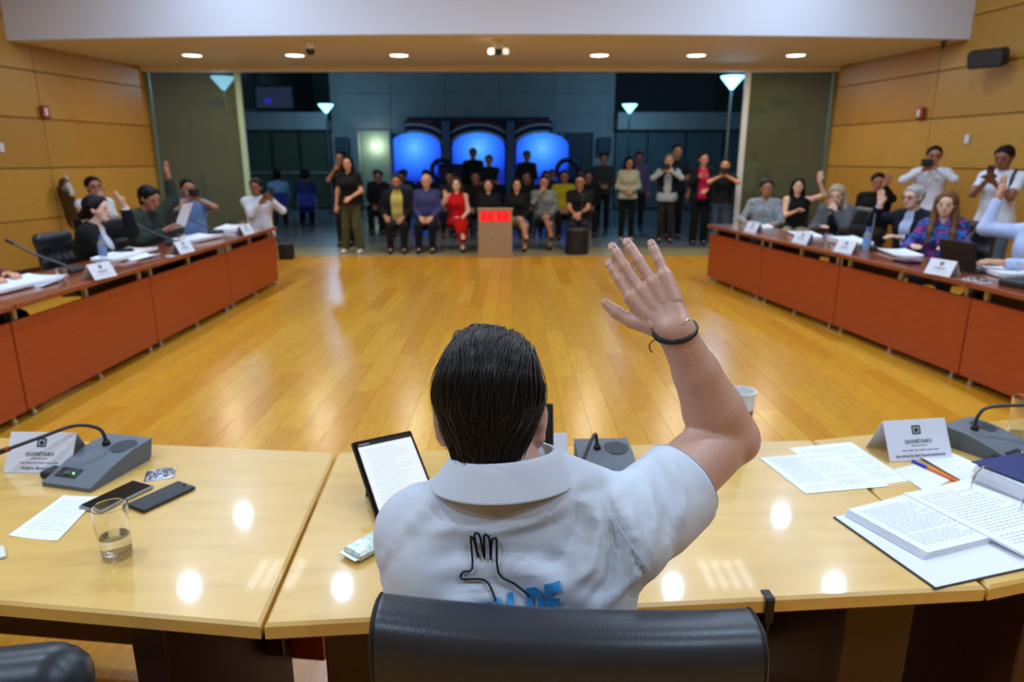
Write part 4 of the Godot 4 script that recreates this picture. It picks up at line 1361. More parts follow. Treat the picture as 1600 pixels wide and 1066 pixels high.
func build_table_things() -> void:
	mats["bottle"] = mat(Color(0.8, 0.9, 1.0, 0.25), 0.05, 0.0, {"transparency": BaseMaterial3D.TRANSPARENCY_ALPHA})
	var T := 0.75
	# left part of the front table
	nameplate(Vector3(-1.325, T, -1.80), deg_to_rad(-2), "folded white name plate behind the left desk microphone", "Síndico Municipal", 0.19, 0.10)
	mic_unit(Vector3(-1.155, T, -1.76), deg_to_rad(-14), [Vector3(-0.03, 0.105, -0.045), Vector3(-0.075, 0.125, -0.01), Vector3(-0.14, 0.105, 0.045), Vector3(-0.20, 0.085, 0.095)], "grey desk microphone beside the left name plate, neck bent to the left")
	phone(Vector3(-0.905, T, -1.60), deg_to_rad(-29), "black phone lying face down with two lenses", false)
	phone(Vector3(-1.02, T, -1.60), deg_to_rad(-24), "phone in a clear case behind the water glass", true)
	paper("note_sheet", "narrow white sheet with handwriting left of the water glass", [Vector2(-1.165, -1.61), Vector2(-1.07, -1.605), Vector2(-1.042, -1.394), Vector2(-1.172, -1.417)], T, paper_mat("notes", 14, 14), 0.0006, 0.002)
	paper("paper_scrap", "corner of white paper at the left edge of the photo", [Vector2(-1.21, -1.39), Vector2(-1.14, -1.36), Vector2(-1.11, -1.325), Vector2(-1.2, -1.29)], T, mats["paper"], 0.004, 0.004)
	tumbler(Vector3(-0.872, T, -1.335), "half full water glass on the left part of the front table", 0.036, 0.122, 0.052)
	var fo := thing("foil_packet", "crumpled silver foil packet beside the black phone", "packet", Vector3(-0.977, T, -1.735), deg_to_rad(20))
	var fm := MB.new()
	var fnz := FastNoiseLite.new()
	fnz.frequency = 28.0
	var P := func(s: float, t: float) -> Vector3:
		var e := minf(minf(s, 1 - s), minf(t, 1 - t)) * 4.0
		return Vector3((s - 0.5) * 0.075, 0.002 + minf(e, 1.0) * 0.008 + fnz.get_noise_2d(s, t * 1.3) * 0.010 * minf(e, 1.0), (0.5 - t) * 0.065)
	fm.grid(18, 18, P)
	var under := func(s: float, t: float) -> Vector3: return Vector3((s - 0.5) * 0.075, 0.0004, (0.5 - t) * 0.065)
	fm.grid(2, 2, under, true)
	put(fo, "wrapper", fm, plain(Color(0.80, 0.82, 0.86), 0.22, 1.0))
	# middle
	tablet(Vector3(-0.42, 0.896, -1.62), Vector3(-0.281, 0.898, -1.696), Vector3(-0.308, 0.765, -1.47), "tablet with a bright white page on its screen", true)
	tablet(Vector3(-0.125, 1.042, -1.50), Vector3(0.098, 1.047, -1.49), Vector3(-0.133, 0.765, -1.42), "dark upright tablet half hidden behind the seated head", false)
	nameplate(Vector3(0.055, T, -1.79), deg_to_rad(3), "folded white name plate right behind the seated person's collar", "", 0.2, 0.10)
	mic_unit(Vector3(0.262, T, -1.735), deg_to_rad(2), [Vector3(-0.025, 0.10, -0.05), Vector3(-0.045, 0.10, -0.005), Vector3(-0.075, 0.065, 0.05), Vector3(-0.11, 0.04, 0.10)], "grey desk microphone in front of the person with the raised hand")
	var pk := thing("tissue_pack", "small shiny printed packet at the left elbow", "packet", Vector3(-0.322, T, -1.36), deg_to_rad(-38))
	put(pk, "packet", one_box(Vector3(0, 0.011, 0), Vector3(0.058, 0.021, 0.10), 0.006), grain(noise_tex(0.03, [Color(0.9, 0.9, 0.88), Color(0.88, 0.88, 0.84), Color(0.92, 0.9, 0.84), Color(0.62, 0.8, 0.74), Color(0.9, 0.9, 0.86), Color(0.75, 0.7, 0.52)], 51, 2, 128), Color(1, 1, 1), 0.2, Vector3(7, 7, 7)))
	put(pk, "seal_edge", one_box(Vector3(0, 0.011, 0.054), Vector3(0.054, 0.002, 0.012), 0.0005), plain(Color(0.85, 0.84, 0.80), 0.2))
	var cup := thing("paper_cup", "white paper cup half hidden behind the raised forearm", "cup", Vector3(0.685, T, -1.93))
	put(cup, "cup_wall", one_lathe([Vector2(0.0, 0.0), Vector2(0.03, 0.0), Vector2(0.041, 0.170), Vector2(0.043, 0.175), Vector2(0.043, 0.18), Vector2(0.039, 0.18), Vector2(0.038, 0.174), Vector2(0.029, 0.01), Vector2(0.0, 0.01)], Vector3.ZERO, 28), mats["white_plastic"])
	put(cup, "sleeve", one_lathe([Vector2(0.0335, 0.035), Vector2(0.0390, 0.125)], Vector3.ZERO, 28), plain(Color(0.55, 0.40, 0.26), 0.8))
	put(cup, "drink", one_lathe([Vector2(0.0, 0.155), Vector2(0.0365, 0.155)], Vector3.ZERO, 28), plain(Color(0.85, 0.84, 0.82), 0.3))
	# right
	paper("printed_sheet", "printed table on white paper, lower of two overlapping sheets", [Vector2(0.84, -1.915), Vector2(1.05, -1.962), Vector2(1.085, -1.70), Vector2(0.885, -1.645)], T, paper_mat("print_a", 21, 20), 0.0006, 0.0)
	paper("printed_sheet", "printed sheet with columns lying over another sheet", [Vector2(0.725, -1.845), Vector2(0.955, -1.885), Vector2(1.01, -1.665), Vector2(0.768, -1.622)], T + 0.0012, paper_mat("print_b", 22, 17, 2), 0.0006, 0.0)
	nameplate(Vector3(1.185, T, -1.885), deg_to_rad(8), "folded white name plate on the right part of the front table", "Secretaría del Ayuntamiento", 0.2, 0.105)
	paper("note_sheet", "small blank note partly under the orange pen", [Vector2(1.075, -1.765), Vector2(1.153, -1.80), Vector2(1.195, -1.70), Vector2(1.088, -1.628)], T + 0.0012, mats["paper"], 0.0006, 0.0)
	paper("note_sheet", "note with blue handwriting beside the right microphone", [Vector2(1.19, -1.835), Vector2(1.30, -1.86), Vector2(1.345, -1.745), Vector2(1.222, -1.67)], T, paper_mat("notes2", 33, 9), 0.0006, 0.006)
	var pen := thing("ballpoint_pen", "orange ballpoint pen with a blue cap", "pen", Vector3(1.183, T + 0.006, -1.74), 0.0)
	var pd := Vector3(0.053, 0, 0.144).normalized()
	put(pen, "barrel", one_tube([pd * -0.03, pd * 0.072], [0.0042], 8), plain(Color(0.95, 0.42, 0.07), 0.35))
	put(pen, "cap", one_tube([pd * -0.078, pd * -0.03], [0.0048, 0.005], 8), plain(Color(0.08, 0.20, 0.75), 0.35))
	put(pen, "end_plug", one_tube([pd * 0.072, pd * 0.076], [0.0035], 8), mats["black"])
	mic_unit(Vector3(1.44, T, -1.89), deg_to_rad(28), [Vector3(-0.015, 0.10, -0.05), Vector3(0.02, 0.125, -0.04), Vector3(0.12, 0.13, 0.01), Vector3(0.19, 0.125, 0.05)], "grey desk microphone at the right edge with a green light")
	binder()
	var cb := thing("cable_clip", "black cable clip hanging over the front edge of the near table", "clip", Vector3(0.515, 0.712, -1.186), deg_to_rad(4))
	put(cb, "clip", one_box(Vector3(0, 0.012, 0.006), Vector3(0.018, 0.056, 0.006), 0.002), mats["black"])
	put(cb, "hook", one_box(Vector3(0, 0.0405, -0.008), Vector3(0.018, 0.003, 0.03), 0.001), mats["black"])
	put(cb, "cable", one_tube(curve([Vector3(0, -0.014, 0.004), Vector3(0.004, -0.12, -0.01), Vector3(0.03, -0.28, -0.05), Vector3(0.02, -0.5, -0.12)]), [0.004], 7), mats["black"])
	tumbler(Vector3(1.60, T, -2.0), "glass with brown drink at the right edge of the photo", 0.04, 0.13, 0.0)
	var dk := thing("brown_bottle", "brown bottle standing in the right edge behind the microphone", "bottle", Vector3(1.70, T, -1.99))
	put(dk, "bottle_body", one_lathe([Vector2(0.0, 0.0), Vector2(0.035, 0.0), Vector2(0.037, 0.01), Vector2(0.037, 0.12), Vector2(0.02, 0.15), Vector2(0.02, 0.17), Vector2(0.0, 0.17)], Vector3.ZERO, 18), plain(Color(0.35, 0.17, 0.08), 0.2))
	# left side table
	for e in [[-3.03, -4.97, "nearest the camera"], [-3.07, -6.36, "in the middle"], [-3.10, -7.98, "at the far end"]]:
		nameplate(Vector3(e[0], T, e[1]), deg_to_rad(80), "folded white name plate on the left row, %s" % e[2], "", 0.22, 0.11)
	var pw := paper_mat("pages", 61, 24)
	for e in [[-3.40, -4.62, 0.30, 0.62, 4, 0.02, "long spread of white papers at the left edge"], [-3.28, -4.72, 0.16, 0.28, -8, 0.006, "thin sheets in front of a long spread of papers"], [-3.45, -6.1, 0.26, 0.7, -4, 0.025, "pile of papers under the hand of the black blazer"], [-3.25, -6.0, 0.14, 0.3, 6, 0.006, "loose sheets in front of the bottle with a blue cap"], [-3.36, -7.35, 0.28, 0.5, 8, 0.03, "papers below the sheet held by the green jacket"], [-3.40, -8.35, 0.26, 0.5, -6, 0.04, "crumpled papers at the far end of the left row"]]:
		paper("paper_pile", e[6], rect(e[0], e[1], e[2], e[3], e[4]), T, pw, e[5], 0.012, "papers")
	tumbler(Vector3(-3.10, T, -4.66), "empty glass on the left row in front of the long papers", 0.033, 0.12, 0.02)
	tumbler(Vector3(-3.30, T, -6.85), "empty glass between two paper piles on the left row", 0.033, 0.12, 0.02)
	tumbler(Vector3(-3.22, T, -8.22), "empty glass at the far end of the left row", 0.033, 0.12, 0.0)
	bottle(Vector3(-3.43, T, -5.72), "water bottle with a blue cap beside the black blazer")
	boom_mic(Vector3(-3.40, T, -5.22), Vector3(-3.75, 0.98, -5.15), "long microphone in front of the empty seat on the left")
	boom_mic(Vector3(-3.42, T, -6.95), Vector3(-3.75, 0.98, -6.85), "long microphone before the person in a green jacket")
	boom_mic(Vector3(-3.45, T, -8.0), Vector3(-3.78, 0.97, -7.95), "long microphone near the far end of the left row")
	var pin := thing("round_coaster", "small round white coaster before the middle left name plate", "coaster", Vector3(-3.06, T, -6.1))
	put(pin, "disc", one_lathe([Vector2(0.04, 0.0), Vector2(0.042, 0.004), Vector2(0.0, 0.006)]), mats["white_plastic"])
	# right side table
	for e in [[2.90, -8.25, "at the far end"], [3.02, -7.1, "second from the far end"], [3.12, -6.36, "third from the far end"], [3.24, -5.1, "nearest the camera"]]:
		nameplate(Vector3(e[0], T, e[1]), deg_to_rad(-72), "folded white name plate on the right row, %s" % e[2], "", 0.22, 0.115)
	for e in [[3.16, -8.75, 0.24, 0.36, 10, 0.015, "papers at the far end of the right row"], [3.30, -7.75, 0.26, 0.5, 8, 0.02, "papers in front of the long blond hair"], [3.42, -6.95, 0.26, 0.55, 6, 0.05, "thick pile of papers beside the bottle"], [3.55, -6.25, 0.24, 0.42, 8, 0.015, "papers with a pink sheet under the flowered sleeve"], [3.72, -5.12, 0.24, 0.34, 12, 0.03, "papers behind the laptop on the right row"]]:
		paper("paper_pile", e[6], rect(e[0], e[1], e[2], e[3], e[4]), T, pw, e[5], 0.01, "papers")
	bottle(Vector3(3.32, T, -6.42), "clear water bottle beside the third right name plate")
	tumbler(Vector3(3.17, T, -7.42), "glass beside the second name plate of the right row", 0.033, 0.12, 0.04)
	tumbler(Vector3(3.16, T, -6.85), "glass among the papers of the right row", 0.033, 0.12, 0.04)
	tumbler(Vector3(3.66, T, -4.86), "glass in front of the white sleeve at the right edge", 0.036, 0.13, 0.0)
	boom_mic(Vector3(3.42, T, -6.55), Vector3(3.62, 1.02, -6.9), "thick long microphone before the man with white hair")
	boom_mic(Vector3(3.50, T, -5.55), Vector3(3.86, 1.0, -5.75), "long microphone between the flowered blouse and the laptop")
	var lap := thing("laptop", "open black laptop on the right row", "laptop", Vector3(3.50, T, -5.30), deg_to_rad(-78))
	put(lap, "keyboard_base", one_box(Vector3(0, 0.009, -0.10), Vector3(0.34, 0.016, 0.23), 0.004), mats["black"])
	put(lap, "lid", one_box(Vector3(0, 0.125, 0.045), Vector3(0.34, 0.225, 0.010), 0.004, Basis(Vector3.RIGHT, 0.25)), mats["black"])
	put(lap, "screen", one_box(Vector3(0, 0.125, 0.039), Vector3(0.32, 0.2, 0.002), 0.0, Basis(Vector3.RIGHT, 0.25)), mats["black_gloss"])
	var flat := thing("mobile_phone", "dark phone lying on the right row before the flowered blouse", "phone", Vector3(3.32, T, -5.72), deg_to_rad(12))
	put(flat, "body", one_box(Vector3(0, 0.01, 0), Vector3(0.12, 0.018, 0.2), 0.004), mats["black_gloss"])
	var dv := thing("conference_microphone", "flat dark microphone base at the right edge of the right row", "microphone", Vector3(3.50, T, -4.62), deg_to_rad(-75))
	put(dv, "housing", one_box(Vector3(0, 0.025, 0), Vector3(0.2, 0.05, 0.22), 0.012), mats["dark_grey"])
	put(dv, "stem", one_tube(curve([Vector3(-0.03, 0.04, -0.05), Vector3(-0.03, 0.15, -0.06), Vector3(-0.03, 0.2, -0.12)]), [0.006], 8), mats["black"])
	var sa := thing("plastic_bag", "crumpled clear plastic wrap in front of the laptop", "wrap", Vector3(3.33, T, -4.82), 0.3)
	var sm := MB.new()
	var Q := func(s: float, t: float) -> Vector3:
		var e := minf(minf(s, 1 - s), minf(t, 1 - t)) * 4.0
		return Vector3((s - 0.5) * 0.16, 0.002 + minf(e, 1.0) * (0.014 + fnz.get_noise_2d(s * 1.4 + 3.0, t) * 0.03), (0.5 - t) * 0.22)
	sm.grid(16, 16, Q)
	put(sa, "film", sm, plain(Color(0.75, 0.68, 0.68), 0.25))

func binder() -> void:
	var t := thing("ring_binder", "open ring binder with printed pages on the right", "binder", Vector3(1.02, 0.75, -1.43), 0.0)
	var c := Vector2(1.02, -1.43)
	var cov := [Vector2(0.785, -1.50) - c, Vector2(1.22, -1.66) - c, Vector2(1.36, -1.36) - c, Vector2(0.862, -1.212) - c]
	put(t, "cover", sheet_mesh([cov[0], cov[1], cov[2], cov[3]], 0.0005, 0.003, 0.0), plain(Color(0.16, 0.17, 0.2), 0.4))
	var ins := []
	for q: Vector2 in cov: ins.append(q * 0.985)
	put(t, "cover_lining", sheet_mesh(ins, 0.0037, 0.001, 0.0), mats["paper"])
	var left := [Vector2(0.822, -1.508) - c, Vector2(1.0, -1.582) - c, Vector2(1.125, -1.395) - c, Vector2(0.905, -1.318) - c]
	for k in 4:
		var off := Vector2(-0.003, 0.002) * k
		var pg := []
		for q: Vector2 in left: pg.append(q + off)
		put(t, "page", sheet_mesh(pg, 0.005 + (3 - k) * 0.0035, 0.0028, 0.001), paper_mat("binder_text", 91, 26) if k == 0 else mats["paper"])
	var right := [Vector2(1.0, -1.585) - c, Vector2(1.2, -1.66) - c, Vector2(1.36, -1.40) - c, Vector2(1.11, -1.31) - c]
	put(t, "page", sheet_mesh(right, 0.012, 0.006, 0.003), paper_mat("binder_text2", 92, 22))
	var blk := [Vector2(1.225, -1.665) - c, Vector2(1.46, -1.74) - c, Vector2(1.60, -1.50) - c, Vector2(1.335, -1.40) - c]
	for k in 9:
		var pg := []
		for q: Vector2 in blk: pg.append(q + Vector2(0.0015, 0.001) * (k % 3))
		put(t, "page_block", sheet_mesh(pg, 0.004 + k * 0.0065, 0.006, 0.0), mats["paper"] if k < 8 else paper_mat("binder_text3", 93, 20))
	for s: float in [0.12, 0.55, 0.9]:
		var q: Vector2 = (Vector2(1.215, -1.66) - c).lerp(Vector2(1.33, -1.40) - c, s)
		var arc := []
		for k in 11:
			var w := PI * k / 10.0
			arc.append(Vector3(q.x - cos(w) * 0.035, 0.015 + sin(w) * 0.062, q.y - cos(w) * -0.012))
		put(t, "ring", one_tube(arc, [0.0022], 7), mats["chrome"])
	put(t, "blue_cover", sheet_mesh([blk[0] + Vector2(0, -0.01), blk[1] + Vector2(0, -0.01), blk[2], blk[3] + Vector2(0.01, -0.02)], 0.066, 0.003, 0.0), plain(Color(0.10, 0.17, 0.42), 0.4))

func build_wall_things() -> void:
	# fire alarm boxes
	for e in [[-6.81, 2.25, -10.44, 1, "left"], [6.06, 2.24, -10.6, -1, "right"]]:
		var n := Vector3(1, 0, 0.15).normalized() if e[3] == 1 else Vector3(-1, 0, 0.16).normalized()
		var t := thing("fire_alarm", "small red alarm box with a white strobe on the %s wood wall" % e[4], "alarm", Vector3(e[0], e[1], e[2]), atan2(n.x, n.z))
		put(t, "housing", one_box(Vector3(0, 0, 0.03), Vector3(0.13, 0.17, 0.05), 0.01), mats["red_box"])
		put(t, "strobe", one_box(Vector3(-0.01, 0.0, 0.06), Vector3(0.05, 0.11, 0.02), 0.006), mats["white_plastic"])
	for e in [[-6.94, 1.74, -9.63, 1, "left"], [6.21, 1.85, -9.7, -1, "right"]]:
		var n := Vector3(1, 0, 0.15).normalized() if e[3] == 1 else Vector3(-1, 0, 0.16).normalized()
		var t := thing("wall_switch", "small white switch plate on the %s wood wall" % e[4], "switch", Vector3(e[0], e[1], e[2]), atan2(n.x, n.z))
		put(t, "plate", one_box(Vector3(0, 0, 0.012), Vector3(0.075, 0.12, 0.015), 0.003), mats["white_plastic"])
		put(t, "rocker", one_box(Vector3(0, 0, 0.021), Vector3(0.03, 0.05, 0.008), 0.002), mats["card"])
	# loudspeakers on brackets
	for e in [[-9.30, -1, "at the right edge of the photo"], [-6.6, -1, "further along the right wall"], [-3.9, -1, "on the right wall beside the front table"], [-9.0, 1, "on the left wall"], [-6.3, 1, "further along the left wall"]]:
		var z: float = e[0]
		var n := Vector3(1, 0, 0.15).normalized() if e[1] == 1 else Vector3(-1, 0, 0.16).normalized()
		var x := left_wall_x(z) if e[1] == 1 else right_wall_x(z)
		var t := thing("loudspeaker", "black loudspeaker on a bracket %s" % e[2], "speaker", Vector3(x, 2.82, z), atan2(n.x, n.z), "black wall loudspeakers")
		put(t, "bracket", one_box(Vector3(0, 0.02, 0.09), Vector3(0.06, 0.09, 0.16), 0.006), mats["black"])
		var c := put(t, "cabinet", one_box(Vector3(0, 0, 0), Vector3(0.42, 0.22, 0.2), 0.03), mats["black"])
		c.transform = Transform3D(Basis(Vector3.UP, -0.5 * e[1]) * Basis(Vector3.RIGHT, 0.2), Vector3(0, 0.0, 0.27))
		put(c, "grille", one_box(Vector3(0, 0, 0.101), Vector3(0.38, 0.18, 0.008), 0.003), mats["dark_grey"])
	# cameras under the soffit
	for e in [[-2.74, "left of the middle"], [-0.185, "in the middle"]]:
		var t := thing("ceiling_camera", "small dome camera under the lowered ceiling, %s" % e[1], "camera", Vector3(e[0], 3.15, -9.98), 0.0, "dome cameras")
		put(t, "mount", one_lathe([Vector2(0.0, -0.03), Vector2(0.1, -0.03), Vector2(0.1, 0.0)]), mats["soffit_paint"])
		put(t, "stem", one_lathe([Vector2(0.06, -0.12), Vector2(0.075, -0.03)]), mats["soffit_paint"])
		put(t, "dome", one_lathe([Vector2(0.0, -0.20), Vector2(0.04, -0.185), Vector2(0.06, -0.15), Vector2(0.06, -0.12), Vector2(0.0, -0.12)]), mats["black_gloss"])
		if e[0] > -1.0:
			for sg in [-1.0, 1.0]:
				put(t, "spot_lamp", one_lathe([Vector2(0.0, -0.19), Vector2(0.04, -0.18), Vector2(0.045, -0.14), Vector2(0.03, -0.11), Vector2(0.0, -0.11)], Vector3(sg * 0.1, 0, 0.0)), glow(Color(1.0, 0.97, 0.88), 2.2 if sg < 0 else 0.8))
	var ck := thing("ceiling_hook", "small dark fitting under the right end of the lowered ceiling", "fitting", Vector3(5.92, 3.15, -10.1))
	put(ck, "plate", one_box(Vector3(0, -0.008, 0), Vector3(0.08, 0.016, 0.08), 0.003), mats["dark_grey"])
	put(ck, "stem", one_tube([Vector3(0, -0.01, 0), Vector3(0, -0.1, 0)], [0.02, 0.025], 8), mats["dark_grey"])
	# bronze figure on the left wall
	var br := thing("bronze_relief", "dark bronze figure with a pale top hanging on the left wall", "sculpture", Vector3(-6.75, 0.55, -10.45), deg_to_rad(80))
	var f := Field.new(60.0)
	f.add(Vector3(0, 0.70, 0.08), Vector3(0.01, 0.58, 0.08), 0.07, 0.08)
	f.add(Vector3(0.0, 0.55, 0.08), Vector3(0.05, 0.05, 0.08), 0.085, 0.05)
	f.add(Vector3(-0.05, 0.6, 0.06), Vector3(0.02, 0.1, 0.06), 0.06, 0.04)
	f.add(Vector3(0.05, 0.45, 0.1), Vector3(0.09, 0.2, 0.1), 0.05, 0.035)
	var fb := MB.new()
	f.build(fb, 0.02)
	put(br, "figure", fb, plain(Color(0.30, 0.23, 0.14), 0.35, 0.6))
	var g := Field.new(90.0)
	g.add(Vector3(0.0, 0.66, 0.13), Vector3(0.02, 0.54, 0.14), 0.05, 0.055)
	g.add(Vector3(0.03, 0.73, 0.1), Vector3(0.03, 0.78, 0.1), 0.03, 0.025)
	var gb := MB.new()
	g.build(gb, 0.016)
	put(br, "pale_top", gb, plain(Color(0.75, 0.74, 0.74), 0.4))
	# stage backdrop with three lit arches in the lobby
	var bd := thing("stage_backdrop", "blue striped backdrop with three lit arches at the back of the lobby", "backdrop", Vector3(0, 0, -22.2))
	put(bd, "board", one_box(Vector3(-1.05, 1.35, -0.1), Vector3(4.6, 2.7, 0.1), 0.01), mats["navy"])
	put(bd, "top_rail", one_box(Vector3(-1.05, 2.78, -0.05), Vector3(4.4, 0.1, 0.2), 0.01), mats["navy"])
	var arch_x := [-3.05, -1.05, 0.95]
	var gt := GradientTexture2D.new()
	gt.width = 128
	gt.height = 128
	gt.fill = GradientTexture2D.FILL_RADIAL
	gt.fill_from = Vector2(0.5, 0.3)
	gt.fill_to = Vector2(1.0, 0.75)
	var gg := Gradient.new()
	gg.offsets = PackedFloat32Array([0.0, 0.45, 0.8, 1.0])
	gg.colors = PackedColorArray([Color(0.42, 0.78, 1.0), Color(0.2, 0.52, 1.0), Color(0.12, 0.32, 0.95), Color(0.08, 0.16, 0.6)])
	gt.gradient = gg
	var skyt := gt
	var sm := mat(Color(0.05, 0.1, 0.3), 0.6)
	sm.emission_enabled = true
	sm.emission = Color.WHITE
	sm.emission_operator = BaseMaterial3D.EMISSION_OP_MULTIPLY
	sm.emission_texture = skyt
	sm.emission_energy_multiplier = 1.0
	for k in 3:
		var ax: float = arch_x[k]
		var wv := MB.new()
		var poly := PackedVector2Array()
		var w := 0.82
		for q in 13:
			var a := PI * q / 12.0
			poly.append(Vector2(maxf(cos(a) * w, -0.66 if k == 0 else -w), 1.95 + sin(a) * 0.42))
		poly.append(Vector2(-0.66 if k == 0 else -w, 0.8)); poly.append(Vector2(w, 0.8))
		var tr := Geometry2D.triangulate_polygon(poly)
		for q in range(0, tr.size(), 3):
			var A := poly[tr[q]]; var B := poly[tr[q + 1]]; var C := poly[tr[q + 2]]
			if (B - A).cross(C - A) < 0: var sw := B; B = C; C = sw
			var ids := []
			for P: Vector2 in [A, B, C]: ids.append(wv.vert(Vector3(ax + P.x, P.y, 0.0), Vector3.BACK, Vector2((P.x + w) / (2 * w), (2.4 - P.y) / 1.6)))
			wv.face(ids[0], ids[1], ids[2])
		put(bd, "lit_arch", wv, sm)
		for r in 4:
			var pts := []
			for q in 15:
				var a := lerpf([0.0, 0.0, PI * 0.42][k], [PI * 0.58, PI, PI][k], q / 14.0)
				pts.append(Vector3(ax + cos(a) * (w + 0.06 + r * 0.1), 1.95 + sin(a) * (0.46 + r * 0.1), 0.0))
			put(bd, "arch_stripe", one_tube(pts, [0.034], 6), plain([Color(0.80, 0.80, 0.84), Color(0.12, 0.16, 0.34), Color(0.78, 0.80, 0.84), Color(0.5, 0.2, 0.16)][r], 0.6))
		var al := AreaLight3D.new()
		al.name = "light"
		al.position = Vector3(ax, 1.6, 0.05)
		al.rotation.y = PI
		al.area_size = Vector2(1.5, 1.3)
		al.area_normalize_energy = true
		al.light_color = Color(0.15, 0.4, 1.0)
		al.light_energy = 0.5
		al.area_range = 30.0
		al.area_attenuation = 2.0
		al.shadow_enabled = true
		bd.add_child(al)
	for x: float in [-2.05, -0.05]:
		put(bd, "column", one_box(Vector3(x, 1.35, 0.03), Vector3(0.30, 2.7, 0.12), 0.01), mats["lobby_blue"])
		for q in 3: put(bd, "column_stripe", one_box(Vector3(x - 0.08 + q * 0.08, 1.35, 0.095), Vector3(0.03, 2.7, 0.02)), plain(Color(0.55, 0.62, 0.78), 0.6))
	# stage furniture in front of it
	for e in [[-2.05, -20.6, "left"], [1.6, -20.4, "right"]]:
		var t := thing("hoop_seat", "round dark hoop seat back before the %s lit arch" % e[2], "hoop", Vector3(e[0], 0, e[1]))
		var ring := []
		for q in 21: ring.append(Vector3(cos(TAU * q / 20) * 0.3, 1.25 + sin(TAU * q / 20) * 0.3, 0))
		put(t, "hoop", one_tube(ring, [0.07], 8), mats["navy"])
		put(t, "stand", one_box(Vector3(0, 0.47, 0), Vector3(0.5, 0.94, 0.4), 0.05), mats["navy"])
	var ph := thing("stage_podium", "wide dark blue podium before the striped column in the lobby", "podium", Vector3(-1.5, 0, -20.2))
	put(ph, "body", one_box(Vector3(0, 0.7, 0), Vector3(1.2, 1.4, 0.5), 0.03), mats["navy"])
	put(ph, "top_board", one_box(Vector3(0, 1.42, 0), Vector3(1.26, 0.05, 0.56), 0.01), mats["lobby_blue"])
	# speakers and screen in the lobby
	for e in [[-5.42, "left"], [2.95, "right"]]:
		var t := thing("lobby_speaker", "grey loudspeaker on the pale pier %s of the backdrop" % e[1], "speaker", Vector3(e[0], 2.0, -22.68))
		put(t, "cabinet", one_box(Vector3(0, 0, 0), Vector3(0.42, 0.5, 0.25), 0.03), plain(Color(0.28, 0.38, 0.42), 0.6))
		put(t, "grille", one_box(Vector3(0, 0, 0.13), Vector3(0.36, 0.44, 0.01), 0.003), plain(Color(0.2, 0.28, 0.32), 0.7))
	var tv := thing("lobby_screen", "dim video screen high up in the dark on the left", "screen", Vector3(-7.3, 3.4, -22.2))
	put(tv, "ceiling_rod", one_tube([Vector3(0, 0.33, -0.01), Vector3(0, 2.66, -0.01)], [0.025], 8), mats["dark_grey"])
	put(tv, "frame", one_box(Vector3(0, 0, 0), Vector3(1.2, 0.7, 0.06), 0.01), mats["black"])
	put(tv, "picture", one_box(Vector3(0, 0, 0.035), Vector3(1.1, 0.6, 0.01)), glow(Color(0.25, 0.3, 0.42), 0.25, Color(0.1, 0.1, 0.15)))
	put(tv, "bright_patch", one_box(Vector3(-0.2, -0.1, 0.042), Vector3(0.2, 0.14, 0.004)), glow(Color(0.2, 0.2, 0.9), 0.5, Color(0.1, 0.1, 0.3)))

# ---------------------------------------------------------------- the person in the foreground
func fold_height(p: Vector3, folds: Array) -> float:
	var out := 0.0
	for f in folds:
		var pts: Array = f[0]
		var w: float = f[2]
		var best := 1e9
		var along := 0.0
		for k in pts.size() - 1:
			var a: Vector2 = pts[k]
			var d: Vector2 = pts[k + 1] - a
			var t := clampf((Vector2(p.x, p.y) - a).dot(d) / d.length_squared(), 0.0, 1.0)
			var dist := (Vector2(p.x, p.y) - a - d * t).length()
			if dist < best:
				best = dist
				along = (k + t) / (pts.size() - 1)
		if best < w * 3.0:
			out += float(f[1]) * exp(-best * best / (w * w)) * smoothstep(0.0, 0.25, along + 0.05) * smoothstep(1.0, 0.7, along - 0.05)
	return out

